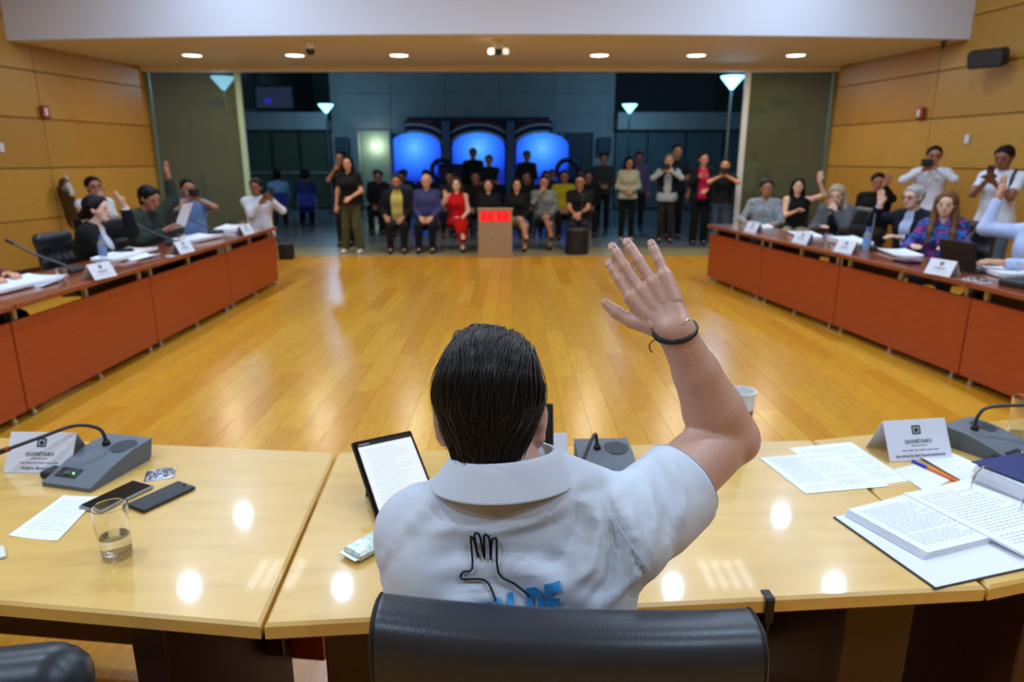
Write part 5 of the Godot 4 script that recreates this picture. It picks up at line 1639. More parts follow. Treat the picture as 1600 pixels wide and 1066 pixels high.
func build_man() -> void:
	var t := thing("person", "person in a white polo shirt seen from behind, right hand raised", "person")
	var base := Vector3(0.0, 0.0, -0.9)
	t.position = base
	var O := func(x: float, y: float, z: float) -> Vector3: return Vector3(x, y, z) - base
	var nb: Vector3 = O.call(-0.010, 1.128, -0.945)
	var head: Vector3 = O.call(-0.033, 1.237, -0.985)
	var nt: Vector3 = head + Vector3(0.006, -0.062, 0.018)
	var sr: Vector3 = O.call(0.166, 1.036, -0.945)
	var er: Vector3 = O.call(0.380, 1.128, -1.112)
	var wr: Vector3 = O.call(0.262, 1.334, -1.072)
	var sl: Vector3 = O.call(-0.140, 1.024, -0.965)
	var el: Vector3 = O.call(-0.185, 0.815, -1.13)
	var wl: Vector3 = O.call(-0.02, 0.99, -1.185)
	var c1: Vector3 = O.call(0.078, 0.99, -0.95); var c2: Vector3 = O.call(-0.082, 0.985, -0.955)
	var b1: Vector3 = O.call(0.085, 0.76, -0.925); var b2: Vector3 = O.call(-0.085, 0.76, -0.925)
	var h1: Vector3 = O.call(0.10, 0.575, -0.88); var h2: Vector3 = O.call(-0.10, 0.575, -0.88)
	var torso := func(f: Field, e: float) -> void:
		f.add(h1, h2, 0.12 + e, 0.12 + e)
		f.add(h1, b1, 0.12 + e, 0.108 + e); f.add(h2, b2, 0.12 + e, 0.108 + e)
		f.add(b1, c1, 0.108 + e, 0.104 + e); f.add(b2, c2, 0.108 + e, 0.104 + e)
		f.add(b1, b2, 0.1 + e, 0.1 + e)
		f.add(c1, c2, 0.104 + e, 0.104 + e)
		f.add((c1 + c2) / 2 + Vector3(0, 0.02, 0.012), nb, 0.085 + e, 0.058 + e)
		f.add(nb, sr, 0.055 + e, 0.056 + e); f.add(nb, sl, 0.055 + e, 0.054 + e)
		f.add(nb, sr + Vector3(-0.012, 0.034, 0), 0.052 + e, 0.05 + e)
		f.add(c1, sr, 0.085 + e, 0.056 + e); f.add(c2, sl, 0.085 + e, 0.056 + e)
	# body
	var body := MB.new()
	var bf := Field.new(110.0)
	torso.call(bf, -0.010)
	bf.add(nb, nt, 0.058, 0.056)
	bf.add(sl, el, 0.05, 0.042); bf.add(el, wl, 0.043, 0.03)
	for k in 2:
		var hp: Vector3 = h1 if k == 0 else h2
		var kn: Vector3 = O.call(0.15 if k == 0 else -0.15, 0.53, -1.34)
		var an: Vector3 = O.call(0.15 if k == 0 else -0.15, 0.09, -1.30)
		bf.add(hp + Vector3(0, -0.02, 0), kn, 0.088, 0.058); bf.add(kn, an, 0.056, 0.038); bf.add(an, an + Vector3(0, -0.045, -0.12), 0.038, 0.03)
	bf.build(body, 0.016)
	# raised arm: forearm swells below the elbow
	var tip: Vector3 = O.call(0.182, 1.460, -1.172)
	var y := (tip - wr).normalized()
	var x := Vector3(-0.90, -0.20, -0.30)
	x = (x - y * x.dot(y)).normalized()
	var z := x.cross(y)                  # palm, away from the camera
	var Hp := func(a: float, b: float, c: float) -> Vector3: return wr + x * a + y * b + z * c
	var af := Field.new(330.0)
	var mid := er.lerp(wr, 0.26)
	var side := (wr - er).normalized().cross(Vector3.BACK).normalized()
	af.add(sr, er, 0.056, 0.048)
	af.add(sr.lerp(er, 0.35) + Vector3(0, 0.006, 0.0), sr.lerp(er, 0.8) + Vector3(-0.004, 0.003, 0), 0.054, 0.052)
	af.add(er + Vector3(0.006, -0.004, 0.008), er + Vector3(0.012, -0.003, 0.014), 0.042, 0.036)
	af.add(er, mid + Vector3(-0.004, 0, 0), 0.050, 0.051)
	af.add(mid + Vector3(-0.004, 0, 0), er.lerp(wr, 0.62), 0.051, 0.0385)
	af.add(er.lerp(wr, 0.62), wr - (wr - er) * 0.04, 0.0385, 0.0245)
	af.add(er.lerp(wr, 0.8) + side * 0.004, wr + side * 0.008, 0.027, 0.0205)
	af.add(er.lerp(wr, 0.8) - side * 0.004, wr - side * 0.008, 0.027, 0.0205)
	for q in [[-0.013, -0.027], [-0.004, -0.009], [0.004, 0.009], [0.013, 0.026]]:
		af.add(Hp.call(q[0], -0.014, 0.004), Hp.call(q[1], 0.070, 0.0), 0.0165, 0.0115)
	af.build(body, 0.0055)
	# raised hand
	var hf := Field.new(800.0)
	for q in [[-0.016, -0.033], [-0.006, -0.012], [0.006, 0.010], [0.017, 0.031]]:
		hf.add(Hp.call(lerpf(q[0], q[1], 0.45), 0.040, 0.002), Hp.call(q[1], 0.082, -0.002), 0.0150, 0.0138)
	hf.add(Hp.call(-0.02, 0.03, 0.01), Hp.call(-0.03, 0.065, 0.008), 0.016, 0.014)
	# fingers: [knuckle x, y, lean x, lengths]
	var fingers := [[-0.034, 0.078, -0.16, [0.034, 0.021, 0.017], 0.0088], [-0.0125, 0.088, 0.0, [0.043, 0.027, 0.019], 0.0096], [0.0105, 0.090, 0.02, [0.046, 0.029, 0.020], 0.0099], [0.0315, 0.084, 0.0, [0.037, 0.023, 0.017], 0.0095]]
	var nails := []
	for fi in fingers:
		var p: Vector3 = Hp.call(fi[0], fi[1], -0.002)
		var a := 0.04
		for k in 3:
			var d: Vector3 = (x * fi[2] + y * cos(a) + z * sin(a)).normalized()
			var q: Vector3 = p + d * fi[3][k]
			var r: float = fi[4]
			hf.add(p, q, r * (1.08 if k == 0 else 1.0 if k == 1 else 0.94), r * (1.0 if k == 0 else 0.93 if k == 1 else 0.80))
			if k == 2: nails.append([p.lerp(q, 0.75), d, r])
			p = q
			a += 0.10
	var tb: Vector3 = Hp.call(0.024, 0.022, 0.006)
	var t1: Vector3 = Hp.call(0.052, 0.052, 0.010)
	var t2: Vector3 = t1 + (x * 0.45 + y * 0.9).normalized() * 0.031
	var t3: Vector3 = t2 + (x * 0.30 + y * 0.95 - z * 0.05).normalized() * 0.024
	hf.add(Hp.call(0.012, 0.022, 0.004), tb, 0.0135, 0.017)
	hf.add(tb, t1, 0.0175, 0.0125); hf.add(t1, t2, 0.0118, 0.0112); hf.add(t2, t3, 0.0112, 0.0085)
	hf.add(tb, Hp.call(0.034, 0.066, 0.004), 0.012, 0.010)
	hf.build(body, 0.0032)
	# left hand, closed under the chin
	var lf := Field.new(420.0)
	hand_bones(lf, wl, (O.call(0.055, 1.085, -1.13) as Vector3) - wl, Vector3(0.1, 0.6, 0.4), 1.0, 0.4, -1.0, 0.4)
	lf.build(body, 0.0045)
	# head
	var turn := Basis(Vector3.UP, -0.06) * Basis(Vector3.RIGHT, -0.16)
	var hs := 0.87
	var Hd := func(p: Vector3) -> Vector3: return head + turn * p * hs
	var kf := Field.new(200.0)
	head_bones(kf, Hd, hs, false)
	kf.add(nt, Hd.call(Vector3(0, -0.05, 0.012)), 0.052, 0.052)
	kf.add(nb + Vector3(0, -0.02, 0), nt, 0.062, 0.056)
	for sg in [-1.0, 1.0]:
		var rim := [Vector3(0.082, -0.066, -0.004), Vector3(0.086, -0.056, 0.006), Vector3(0.090, -0.033, 0.012), Vector3(0.090, -0.014, 0.008), Vector3(0.085, -0.006, -0.004)]
		for k in 4: kf.add(Hd.call(Vector3(rim[k].x * sg, rim[k].y, rim[k].z)), Hd.call(Vector3(rim[k + 1].x * sg, rim[k + 1].y, rim[k + 1].z)), 0.0050, 0.0050)
		kf.add(Hd.call(Vector3(0.080 * sg, -0.052, 0.0)), Hd.call(Vector3(0.081 * sg, -0.016, 0.001)), 0.009, 0.009)
		kf.add(Hd.call(Vector3(0.082 * sg, -0.068, -0.004)), Hd.call(Vector3(0.082 * sg, -0.072, -0.004)), 0.0085, 0.0075)
	kf.build(body, 0.0045)
	var skin := mat(Color(0.80, 0.63, 0.545), 0.44)
	skin.albedo_texture = noise_tex(0.05, [Color(0.93, 0.89, 0.88), Color(1, 1, 1), Color(0.98, 0.95, 0.93)], 91, 4, 256)
	skin.uv1_triplanar = true
	skin.uv1_scale = Vector3(6, 6, 6)
	skin.subsurf_scatter_enabled = true
	skin.subsurf_scatter_strength = 0.05
	put(t, "body", body, skin)
	var nb_ := MB.new()
	for e in nails:
		var d: Vector3 = e[1]
		var up := -z
		up = (up - d * up.dot(d)).normalized()
		var bas := Basis(d.cross(up), d, up)
		nb_.box(e[0] + up * (e[2] * 0.82), Vector3(e[2] * 1.25, 0.0105, 0.0022), 0.0009, bas)
	put(t, "finger_nails", nb_, plain(Color(0.82, 0.62, 0.57), 0.3))
	var eyes := MB.new()
	for sg in [-1.0, 1.0]: eyes.ball(Hd.call(Vector3(0.031 * sg, 0.004, -0.087)), Vector3(0.013, 0.009, 0.011), 8)
	put(t, "eyes", eyes, plain(Color(0.10, 0.07, 0.06), 0.25))
	var lips := MB.new()
	lips.tube([Hd.call(Vector3(-0.022, -0.062, -0.090)), Hd.call(Vector3(0, -0.063, -0.101)), Hd.call(Vector3(0.022, -0.062, -0.090))], [0.003, 0.006, 0.003], 6)
	put(t, "lips", lips, plain(Color(0.52, 0.25, 0.22), 0.5))
	# trousers and shoes
	var tf := Field.new(70.0)
	tf.add(h1, h2, 0.128, 0.128)
	for k in 2:
		var kn: Vector3 = O.call(0.15 if k == 0 else -0.15, 0.53, -1.34)
		var an: Vector3 = O.call(0.15 if k == 0 else -0.15, 0.09, -1.30)
		tf.add(h1 if k == 0 else h2, kn, 0.10, 0.07); tf.add(kn, an, 0.07, 0.052, 1)
		var sf := Field.new(120.0)
		sf.add(an + Vector3(0, -0.04, 0.035), an + Vector3(0, -0.055, -0.16), 0.043, 0.032)
		sf.planes.append(Plane(Vector3.DOWN, -0.001))
		var sm := MB.new()
		sf.build(sm, 0.014)
		put(t, "shoe", sm, mats["black"])
	var tm := MB.new()
	tf.build(tm, 0.018)
	put(t, "trousers", tm, cloth(Color(0.10, 0.11, 0.15)))
	# polo shirt
	var sh := Field.new(95.0)
	torso.call(sh, 0.012)
	var cuff_r := sr.lerp(er, 0.53)
	sh.add(sr, cuff_r, 0.074, 0.068, 1)
	sh.add(sr.lerp(er, 0.3) + Vector3(0, -0.02, 0.006), cuff_r + Vector3(0.004, -0.026, 0.006), 0.064, 0.058, 1)
	sh.add(sl, sl.lerp(el, 0.66), 0.068, 0.062, 1)
	sh.add(c2 + Vector3(-0.008, 0.0, 0.0), sl, 0.086, 0.060)
	var nd := Vector3(0, 0.93, 0.36)
	sh.planes.append(Plane(nd.normalized(), nd.normalized().dot(nb + Vector3(0, 0.036, 0.0))))
	sh.planes.append(Plane(Vector3.DOWN, -0.52))
	var V := func(px: float, py: float) -> Vector2: return Vector2(px, py)
	# folds on the back, as [line in x y of the back, height, half width]
	var folds := [
		[[Vector2(0.118, 1.122), Vector2(0.122, 1.085), Vector2(0.108, 1.045), Vector2(0.07, 1.02)], 0.0065, 0.010],
		[[Vector2(0.098, 1.128), Vector2(0.095, 1.095), Vector2(0.075, 1.06), Vector2(0.03, 1.045)], -0.0055, 0.009],
		[[Vector2(0.14, 1.10), Vector2(0.15, 1.06), Vector2(0.14, 1.02), Vector2(0.10, 0.99)], -0.006, 0.011],
		[[Vector2(0.165, 1.12), Vector2(0.172, 1.07), Vector2(0.168, 1.02), Vector2(0.13, 0.98)], 0.006, 0.012],
		[[Vector2(-0.13, 1.075), Vector2(-0.075, 1.088), Vector2(-0.03, 1.088), Vector2(0.03, 1.105), Vector2(0.08, 1.125)], 0.005, 0.010],
		[[Vector2(-0.13, 1.045), Vector2(-0.08, 1.06), Vector2(-0.02, 1.06), Vector2(0.05, 1.06), Vector2(0.10, 1.03)], -0.004, 0.012],
		[[Vector2(-0.03, 1.05), Vector2(0.03, 1.04), Vector2(0.08, 1.012), Vector2(0.13, 0.985)], 0.0030, 0.014],
		[[Vector2(-0.12, 1.02), Vector2(-0.06, 1.025), Vector2(0.0, 1.015), Vector2(0.06, 0.985)], -0.0025, 0.014],
		[[Vector2(-0.10, 0.995), Vector2(-0.03, 1.005), Vector2(0.04, 0.97)], 0.005, 0.011],
		[[Vector2(-0.155, 1.07), Vector2(-0.13, 1.10), Vector2(-0.105, 1.115)], 0.004, 0.009],
		[[Vector2(0.20, 1.14), Vector2(0.205, 1.09), Vector2(0.195, 1.04), Vector2(0.17, 1.0)], 0.005, 0.010],
		[[Vector2(0.225, 1.145), Vector2(0.235, 1.10), Vector2(0.225, 1.05)], -0.004, 0.008],
		[[Vector2(0.245, 1.15), Vector2(0.26, 1.11), Vector2(0.255, 1.06)], 0.0035, 0.008],
		[[Vector2(0.09, 1.135), Vector2(0.135, 1.135), Vector2(0.19, 1.15)], -0.004, 0.008]]
	var seam := [[Vector2(0.128, 1.145), Vector2(0.15, 1.10), Vector2(0.168, 1.06), Vector2(0.186, 1.03), Vector2(0.19, 1.0)], -0.0028, 0.0028]
	var fine := FastNoiseLite.new()
	fine.frequency = 14.0
	fine.seed = 4
	var bump := func(p: Vector3, n: Vector3) -> float:
		var w := p + base
		var amt := clampf(n.z * 1.6 + 0.35, 0.0, 1.0)
		return (fold_height(w, folds) + fold_height(w, [seam])) * amt * 1.7 + fine.get_noise_3d(w.x, w.y * 1.6, w.z) * 0.0006
	var shm := MB.new()
	sh.build(shm, 0.0065, bump)
	var shirt := mat(Color(0.82, 0.855, 0.90), 0.85)
	shirt.heightmap_enabled = true
	shirt.heightmap_texture = noise_tex(0.35, [Color(0.3, 0.3, 0.3), Color(0.7, 0.7, 0.7)], 17, 1, 256)
	shirt.heightmap_scale = 0.03
	shirt.uv1_triplanar = true
	shirt.uv1_scale = Vector3(14, 14, 14)
	shirt.rim_enabled = true
	shirt.rim = 0.3
	put(t, "polo_shirt", shm, shirt)
	# sleeve hem: a raised band round the cuff
	var ax := (er - sr).normalized()
	for e in [[cuff_r, ax, 0.0705], [sl.lerp(el, 0.66), (el - sl).normalized(), 0.0645]]:
		var hem := MB.new()
		var u: Vector3 = e[1]
		var p1: Vector3 = u.cross(Vector3.UP).normalized()
		var p2 := u.cross(p1)
		var cc: Vector3 = e[0] + (Vector3(0, -0.004, 0) if e[2] > 0.07 else Vector3.ZERO)
		var rr: float = e[2]
		var H := func(s: float, q: float) -> Vector3:
			var w := TAU * s
			var l := -0.024 + 0.026 * clampf(q * 3.0 - 0.2, 0.0, 1.0) if q < 0.5 else 0.002 - 0.02 * clampf((q - 0.5) * 2.0, 0.0, 1.0)
			var r := rr + 0.0016 if q < 0.5 else rr - 0.004
			if q < 0.05: r = rr - 0.001
			return cc + u * l + (p1 * cos(w) + p2 * sin(w)) * r
		hem.grid(48, 12, H)
		put(t, "sleeve_hem", hem, shirt)
	# collar: stand, fold and leaf round the neck
	var col := MB.new()
	var prof := [Vector2(0.060, -0.010), Vector2(0.063, 0.030), Vector2(0.066, 0.037), Vector2(0.071, 0.037), Vector2(0.078, 0.028), Vector2(0.100, -0.008), Vector2(0.1005, -0.0105), Vector2(0.098, -0.011), Vector2(0.074, 0.022), Vector2(0.068, 0.028)]
	var nc: Vector3 = O.call(-0.012, 1.152, -0.940)
	var Cc := func(s: float, q: float) -> Vector3:
		var w := (s - 0.5) * TAU * 0.80
		var fq := q * (prof.size() - 1)
		var k := mini(int(fq), prof.size() - 2)
		var pr: Vector2 = prof[k].lerp(prof[k + 1], fq - k)
		var lift := 0.010 * (1.0 - cos(w)) * 0.5
		var sidew := 1.0 + 0.10 * absf(sin(w))
		return nc + Vector3(sin(w) * pr.x * sidew, pr.y - lift * 2.2 + sin(w) * 0.006, cos(w) * pr.x * 0.92 + 0.004)
	col.grid(56, 36, Cc)
	put(t, "collar", col, shirt)
	# print on the back: outline of a hand and blue letters, laid on the cloth
	var on_back := func(px: float, py: float) -> Vector3:
		var p := Vector3(px, py, -0.70) - base
		for k in 40:
			var d := sh.value(p)
			if d < 0.0006: break
			p.z -= d * 0.9
		var nn := sh.slope(p)
		return p + nn * (fold_height(p + base, folds) * 1.7 + 0.0035)
	var sm_pts := []
	for q in [[0.143, 1.104], [0.150, 1.095], [0.162, 1.075], [0.178, 1.052], [0.192, 1.032]]: sm_pts.append((on_back.call(q[0], q[1]) as Vector3) - Vector3(0, 0, 0.0028))
	put(t, "shoulder_seam", one_tube(curve(sm_pts, 5), [0.0011], 6), shirt)
	var outline := [[-0.024, 0.954], [-0.037, 0.981], [-0.054, 0.987], [-0.077, 0.987], [-0.0745, 0.999], [-0.0605, 1.004], [-0.0625, 1.047], [-0.0605, 1.054], [-0.057, 1.047], [-0.052, 1.022], [-0.0545, 1.058], [-0.050, 1.065], [-0.046, 1.057], [-0.042, 1.018], [-0.0405, 1.057], [-0.037, 1.065], [-0.0325, 1.056], [-0.0325, 1.019], [-0.030, 1.050], [-0.0265, 1.058], [-0.0225, 1.052], [-0.0205, 0.999], [0.004, 0.981], [0.027, 0.958]]
	var line := []
	for k in outline.size(): line.append(on_back.call((outline[k][0] + 0.05) * 0.92 - 0.046, 0.987 + (outline[k][1] - 0.987) * 0.76 + 0.043))
	put(t, "printed_hand", one_tube(curve(line, 3), [0.0017], 6), mats["black"], "black outline of an open hand printed on the back")
	var blue := plain(Color(0.22, 0.58, 0.86), 0.7)
	var word := MB.new()
	var glyphs := {
		"A": [[0.0, 0.0], [0.28, 1.0], [0.72, 1.0], [1.0, 0.0], [0.68, 0.0], [0.62, 0.25], [0.38, 0.25], [0.32, 0.0]],
		"L": [[0.0, 0.0], [0.0, 1.0], [0.36, 1.0], [0.36, 0.26], [0.95, 0.26], [0.95, 0.0]],
		"D": [[0.0, 0.0], [0.0, 1.0], [0.6, 1.0], [0.88, 0.88], [1.0, 0.6], [1.0, 0.4], [0.88, 0.12], [0.6, 0.0], [0.36, 0.0], [0.36, 0.24], [0.58, 0.26], [0.66, 0.5], [0.58, 0.74], [0.36, 0.76], [0.355, 0.0]],
		"E": [[0.0, 0.0], [0.0, 1.0], [0.92, 1.0], [0.92, 0.78], [0.36, 0.78], [0.36, 0.62], [0.82, 0.62], [0.82, 0.40], [0.36, 0.40], [0.36, 0.24], [0.95, 0.24], [0.95, 0.0]]}
	glyphs["C"] = [[0.95, 0.68], [0.62, 0.68], [0.56, 0.78], [0.44, 0.78], [0.36, 0.66], [0.36, 0.34], [0.44, 0.22], [0.56, 0.22], [0.62, 0.34], [0.95, 0.34], [0.85, 0.08], [0.6, 0.0], [0.4, 0.0], [0.12, 0.12], [0.0, 0.4], [0.0, 0.6], [0.12, 0.88], [0.4, 1.0], [0.6, 1.0], [0.85, 0.92]]
	var lx := -0.055
	var ly := 0.940
	for ch in ["C", "A", "L", "D", "E"]:
		var gw := 0.0235
		var gh := 0.056
		var poly := PackedVector2Array()
		for q in glyphs[ch]: poly.append(Vector2(lx + q[0] * gw - q[1] * 0.004, ly + q[1] * gh + q[0] * 0.006))
		var c0 := int(floor(lx / 0.006)) - 2
		for a in range(c0, c0 + 9):
			for b in range(int(ly / 0.006) - 1, int(ly / 0.006) + 14):
				var cell := PackedVector2Array([Vector2(a, b) * 0.006, Vector2(a + 1, b) * 0.006, Vector2(a + 1, b + 1) * 0.006, Vector2(a, b + 1) * 0.006])
				for piece in Geometry2D.intersect_polygons(poly, cell):
					var tr := Geometry2D.triangulate_polygon(piece)
					for q in range(0, tr.size(), 3):
						var A: Vector3 = on_back.call(piece[tr[q]].x, piece[tr[q]].y)
						var B: Vector3 = on_back.call(piece[tr[q + 1]].x, piece[tr[q + 1]].y)
						var C: Vector3 = on_back.call(piece[tr[q + 2]].x, piece[tr[q + 2]].y)
						word.tri_out(A, B, C, (A + B + C) / 3.0 - Vector3(0, 0, 1))
		lx += gw + 0.0025
		ly += 0.0078
	put(t, "printed_word", word, blue, "bright blue block letters printed on the back")
	# hair: a cap and many combed strands
	var hr := Field.new(190.0)
	hr.add(Hd.call(Vector3(0, 0.040, 0.026)), Hd.call(Vector3(0.0, 0.046, -0.03)), 0.087 * hs, 0.080 * hs)
	hr.add(Hd.call(Vector3(-0.02, 0.075, -0.03)), Hd.call(Vector3(0.02, 0.075, -0.03)), 0.058 * hs, 0.05 * hs)
	hr.add(Hd.call(Vector3(0, -0.005, 0.040)), Hd.call(Vector3(0, -0.060, 0.046)), 0.078 * hs, 0.056 * hs)
	hr.add(Hd.call(Vector3(0, -0.060, 0.046)), Hd.call(Vector3(0, -0.128, 0.040)), 0.054 * hs, 0.045 * hs)
	hr.add(Hd.call(Vector3(-0.045, 0.02, 0.03)), Hd.call(Vector3(-0.035, -0.03, 0.035)), 0.044 * hs, 0.04 * hs)
	hr.add(Hd.call(Vector3(0.045, 0.02, 0.03)), Hd.call(Vector3(0.035, -0.03, 0.035)), 0.044 * hs, 0.04 * hs)
	var cutn: Vector3 = turn * Vector3(0, -0.42, -0.907)
	hr.planes.append(Plane(cutn, cutn.dot(Hd.call(Vector3(0, 0.03, -0.045)))))
	var low := Vector3(0, -1, -0.15).normalized()
	hr.planes.append(Plane(low, low.dot(Hd.call(Vector3(0, -0.142, 0.05)))))
	var hmb := MB.new()
	hr.build(hmb, 0.0055)
	var hm := mat(Color(0.055, 0.050, 0.050), 0.45)
	put(t, "hair", hmb, hm)
	var strands := MB.new()
	rng.seed = 9
	for k in 2600:
		var la := rng.randf_range(-0.9, 1.5)
		var lo := rng.randf_range(-PI, PI)
		var d := Vector3(cos(la) * sin(lo), sin(la), cos(la) * cos(lo))
		var p: Vector3 = Hd.call(d * 0.11 + Vector3(0, 0.03, 0.01))
		if d.z < -0.35 and d.y < 0.45: continue
		var lift := rng.randf_range(0.0004, 0.0030)
		if rng.randf() < 0.06: lift += 0.003
		var pts := []
		var steps := 8 + rng.randi() % 6
		var sway := rng.randf_range(-0.22, 0.22)
		var stray := rng.randf_range(-0.0006, 0.0006)
		for q in steps:
			for it in 2:
				var dv := hr.value(p)
				p -= hr.slope(p) * (dv - lift - stray * q)
			pts.append(p)
			var n := hr.slope(p)
			var loc: Vector3 = turn.inverse() * (p - head) / hs
			# combed back from the forehead, falling down behind, parted a little right of the middle
			var flow := Vector3(clampf(loc.x * 4.5 - 0.12, -0.6, 0.6) * smoothstep(-0.02, 0.08, loc.y) + sway, -0.75 + 0.9 * smoothstep(0.06, 0.13, loc.y), 0.25 + 1.0 * smoothstep(0.04, 0.12, loc.y))
			if loc.y < 0.0: flow.x -= loc.x * 4.0
			var dir: Vector3 = turn * flow
			dir = (dir - n * dir.dot(n)).normalized()
			p += dir * 0.0105
			if loc.y < -0.128: break
		if pts.size() < 4: continue
		var r := rng.randf_range(0.0006, 0.0015)
		strands.tube(pts, [r * 0.6, r, r, r, r * 0.9, r * 0.8, r * 0.6, r * 0.35, r * 0.2], 4, false)
	var so := put(t, "hair_strands", strands, mat(Color(0.11, 0.105, 0.108), 0.3))
	so.set_meta("kind", "stuff")
	# bracelet
	var bra := thing("bracelet", "black cord bracelet on the raised wrist", "bracelet", base)
	var fa := (wr - er).normalized()
	var bu := (fa + Vector3(0.25, 0.1, 0.25)).normalized()
	var q1 := bu.cross(Vector3.BACK).normalized()
	var q2 := bu.cross(q1)
	var bc := wr - fa * 0.004
	var loop := []
	for k in 25:
		var w := TAU * k / 24
		loop.append(bc + q1 * cos(w) * 0.0335 + q2 * sin(w) * 0.0300)
	put(bra, "cord", one_tube(loop, [0.0044], 8), mats["black"])
	var thin := []
	for k in 13:
		var w := -1.9 - 2.2 * k / 12.0
		thin.append(bc + bu * 0.011 * sin(PI * k / 12.0) + q1 * cos(w) * 0.037 + q2 * sin(w) * 0.0315)
	put(bra, "thin_cord", one_tube(thin, [0.0010], 6), mats["black"])
	var e1: Vector3 = bc - side * 0.036 * signf(side.x) * 1.0
	put(bra, "cord_end", one_tube(curve([bc + Vector3(-0.033, -0.012, 0.01), bc + Vector3(-0.042, -0.02, 0.012), bc + Vector3(-0.041, -0.03, 0.012), bc + Vector3(-0.036, -0.034, 0.012)]), [0.0010], 6), mats["black"])
	var bead := MB.new()
	bead.ball(bc + Vector3(0.012, 0.022, 0.026), Vector3(0.0026, 0.0026, 0.0026), 8)
	bead.ball(bc + Vector3(0.016, 0.024, 0.024), Vector3(0.0026, 0.0026, 0.0026), 8)
	put(bra, "bead", bead, mats["chrome"])

func build_front_chair() -> void:
	var t := thing("office_chair", "large black leather chair back in the foreground", "chair", Vector3(0.067, 0, -0.95), 0.0, "black padded office chairs")
	var base := Vector3(0.067, 0, -0.95)
	var P := func(s: float) -> Vector3:      # line of the top roll
		var u := s * 2.0 - 1.0
		return Vector3(lerpf(-0.176, 0.308, s), 1.012 - 0.007 * u - 0.003 * u * u, -0.700 - 0.022 * u * u + 0.006 * u) - base
	var roll := MB.new()
	var R := func(s: float, q: float) -> Vector3:
		var w := TAU * q
		var e := minf(minf(s, 1.0 - s) / 0.03, 1.0)
		var fat := sqrt(maxf(1.0 - pow(1.0 - e, 2.0), 0.0))
		fat = 0.55 + 0.45 * fat if e > 0.0 else 0.0
		var cs := cos(w); var sn := sin(w)
		var px := signf(cs) * pow(absf(cs), 0.75) * 0.046
		var py := signf(sn) * pow(absf(sn), 0.75) * 0.058
		return (P.call(s) as Vector3) + Vector3(0, py, px) * fat
	roll.grid(80, 36, R, true)
	put(t, "head_roll", roll, mats["leather"])
	for s: float in [0.022, 0.978]:
		var pts := []
		for k in 33:
			var q: Vector3 = R.call(s, k / 32.0)
			var c: Vector3 = P.call(s)
			pts.append(c + (q - c) * 1.012)
		put(t, "piping", one_tube(pts, [0.0016], 6), mats["black"])
	var back := MB.new()
	var B := func(s: float, q: float) -> Vector3:
		var w := TAU * q
		var e := minf(minf(s, 1.0 - s) / 0.06, 1.0)
		var y := 0.20 * sin(w)
		var c: Vector3 = P.call(lerpf(0.02, 0.98, s))
		var th := 0.030 * sqrt(maxf(1.0 - pow(1.0 - e, 2.0), 0.0))
		return c + Vector3(0, -0.26 + signf(sin(w)) * pow(absf(sin(w)), 0.4) * 0.215, -0.018 - 0.05 * (0.5 - 0.5 * sin(w)) + signf(cos(w)) * pow(absf(cos(w)), 0.6) * th)
	back.grid(40, 40, B, true)
	put(t, "backrest", back, mats["leather"])
	var f := Field.new(60.0)
	for x: float in [-0.18, 0.0, 0.18]: f.add(Vector3(x, 0.415, 0.12), Vector3(x, 0.415, -0.22), 0.05, 0.05)
	var sm := MB.new()
	f.build(sm, 0.02)
	put(t, "seat", sm, mats["leather"])
	put(t, "post", one_tube([Vector3(0, 0.1, -0.02), Vector3(0, 0.4, -0.02)], [0.03]), mats["black"])
	put(t, "spine", one_tube([Vector3(0, 0.39, 0.05), Vector3(0, 0.42, 0.2), Vector3(0, 0.62, 0.2)], [0.03], 8), mats["black"])
	for k in 5:
		var w := TAU * k / 5 + 0.3
		put(t, "base_arm", one_tube([Vector3(0, 0.1, -0.02), Vector3(cos(w) * 0.29, 0.06, sin(w) * 0.29 - 0.02)], [0.025, 0.018], 6), mats["black"])
		put(t, "castor", one_box(Vector3(cos(w) * 0.29, 0.028, sin(w) * 0.29 - 0.02), Vector3(0.05, 0.055, 0.05), 0.015), mats["black"])

const HALL_LAMP := 4.4
const HALL_PANEL := 0.12
const LOBBY_LAMP := 1.5

func _ready() -> void:
	var cam := Camera3D.new()
	cam.name = "camera"
	cam.position = Vector3(0, 1.6, 0)
	cam.rotation.x = deg_to_rad(-15.0)
	cam.near = 0.05
	cam.far = 100.0
	var lens := CameraAttributesPhysical.new()
	lens.frustum_focal_length = 35.03
	lens.frustum_focus_distance = 1.03
	lens.exposure_aperture = 6.8
	lens.frustum_near = 0.05
	lens.frustum_far = 100.0
	cam.attributes = lens
	add_child(cam)
	cam.fov = 53.1
	var we := WorldEnvironment.new()
	we.name = "environment"
	var env := Environment.new()
	env.background_mode = Environment.BG_COLOR
	env.background_color = Color(0.02, 0.025, 0.03)
	env.tonemap_mode = Environment.TONE_MAPPER_LINEAR
	env.tonemap_exposure = 1.0
	env.sdfgi_enabled = true
	env.ssao_enabled = true
	env.ssil_enabled = true
	we.environment = env
	add_child(we)


	make_materials()
	build_room()
	build_lamps()
	build_tables()

	build_front_chair()
	build_man()

	build_chairs()
	build_people()

	build_table_things()
	build_wall_things()


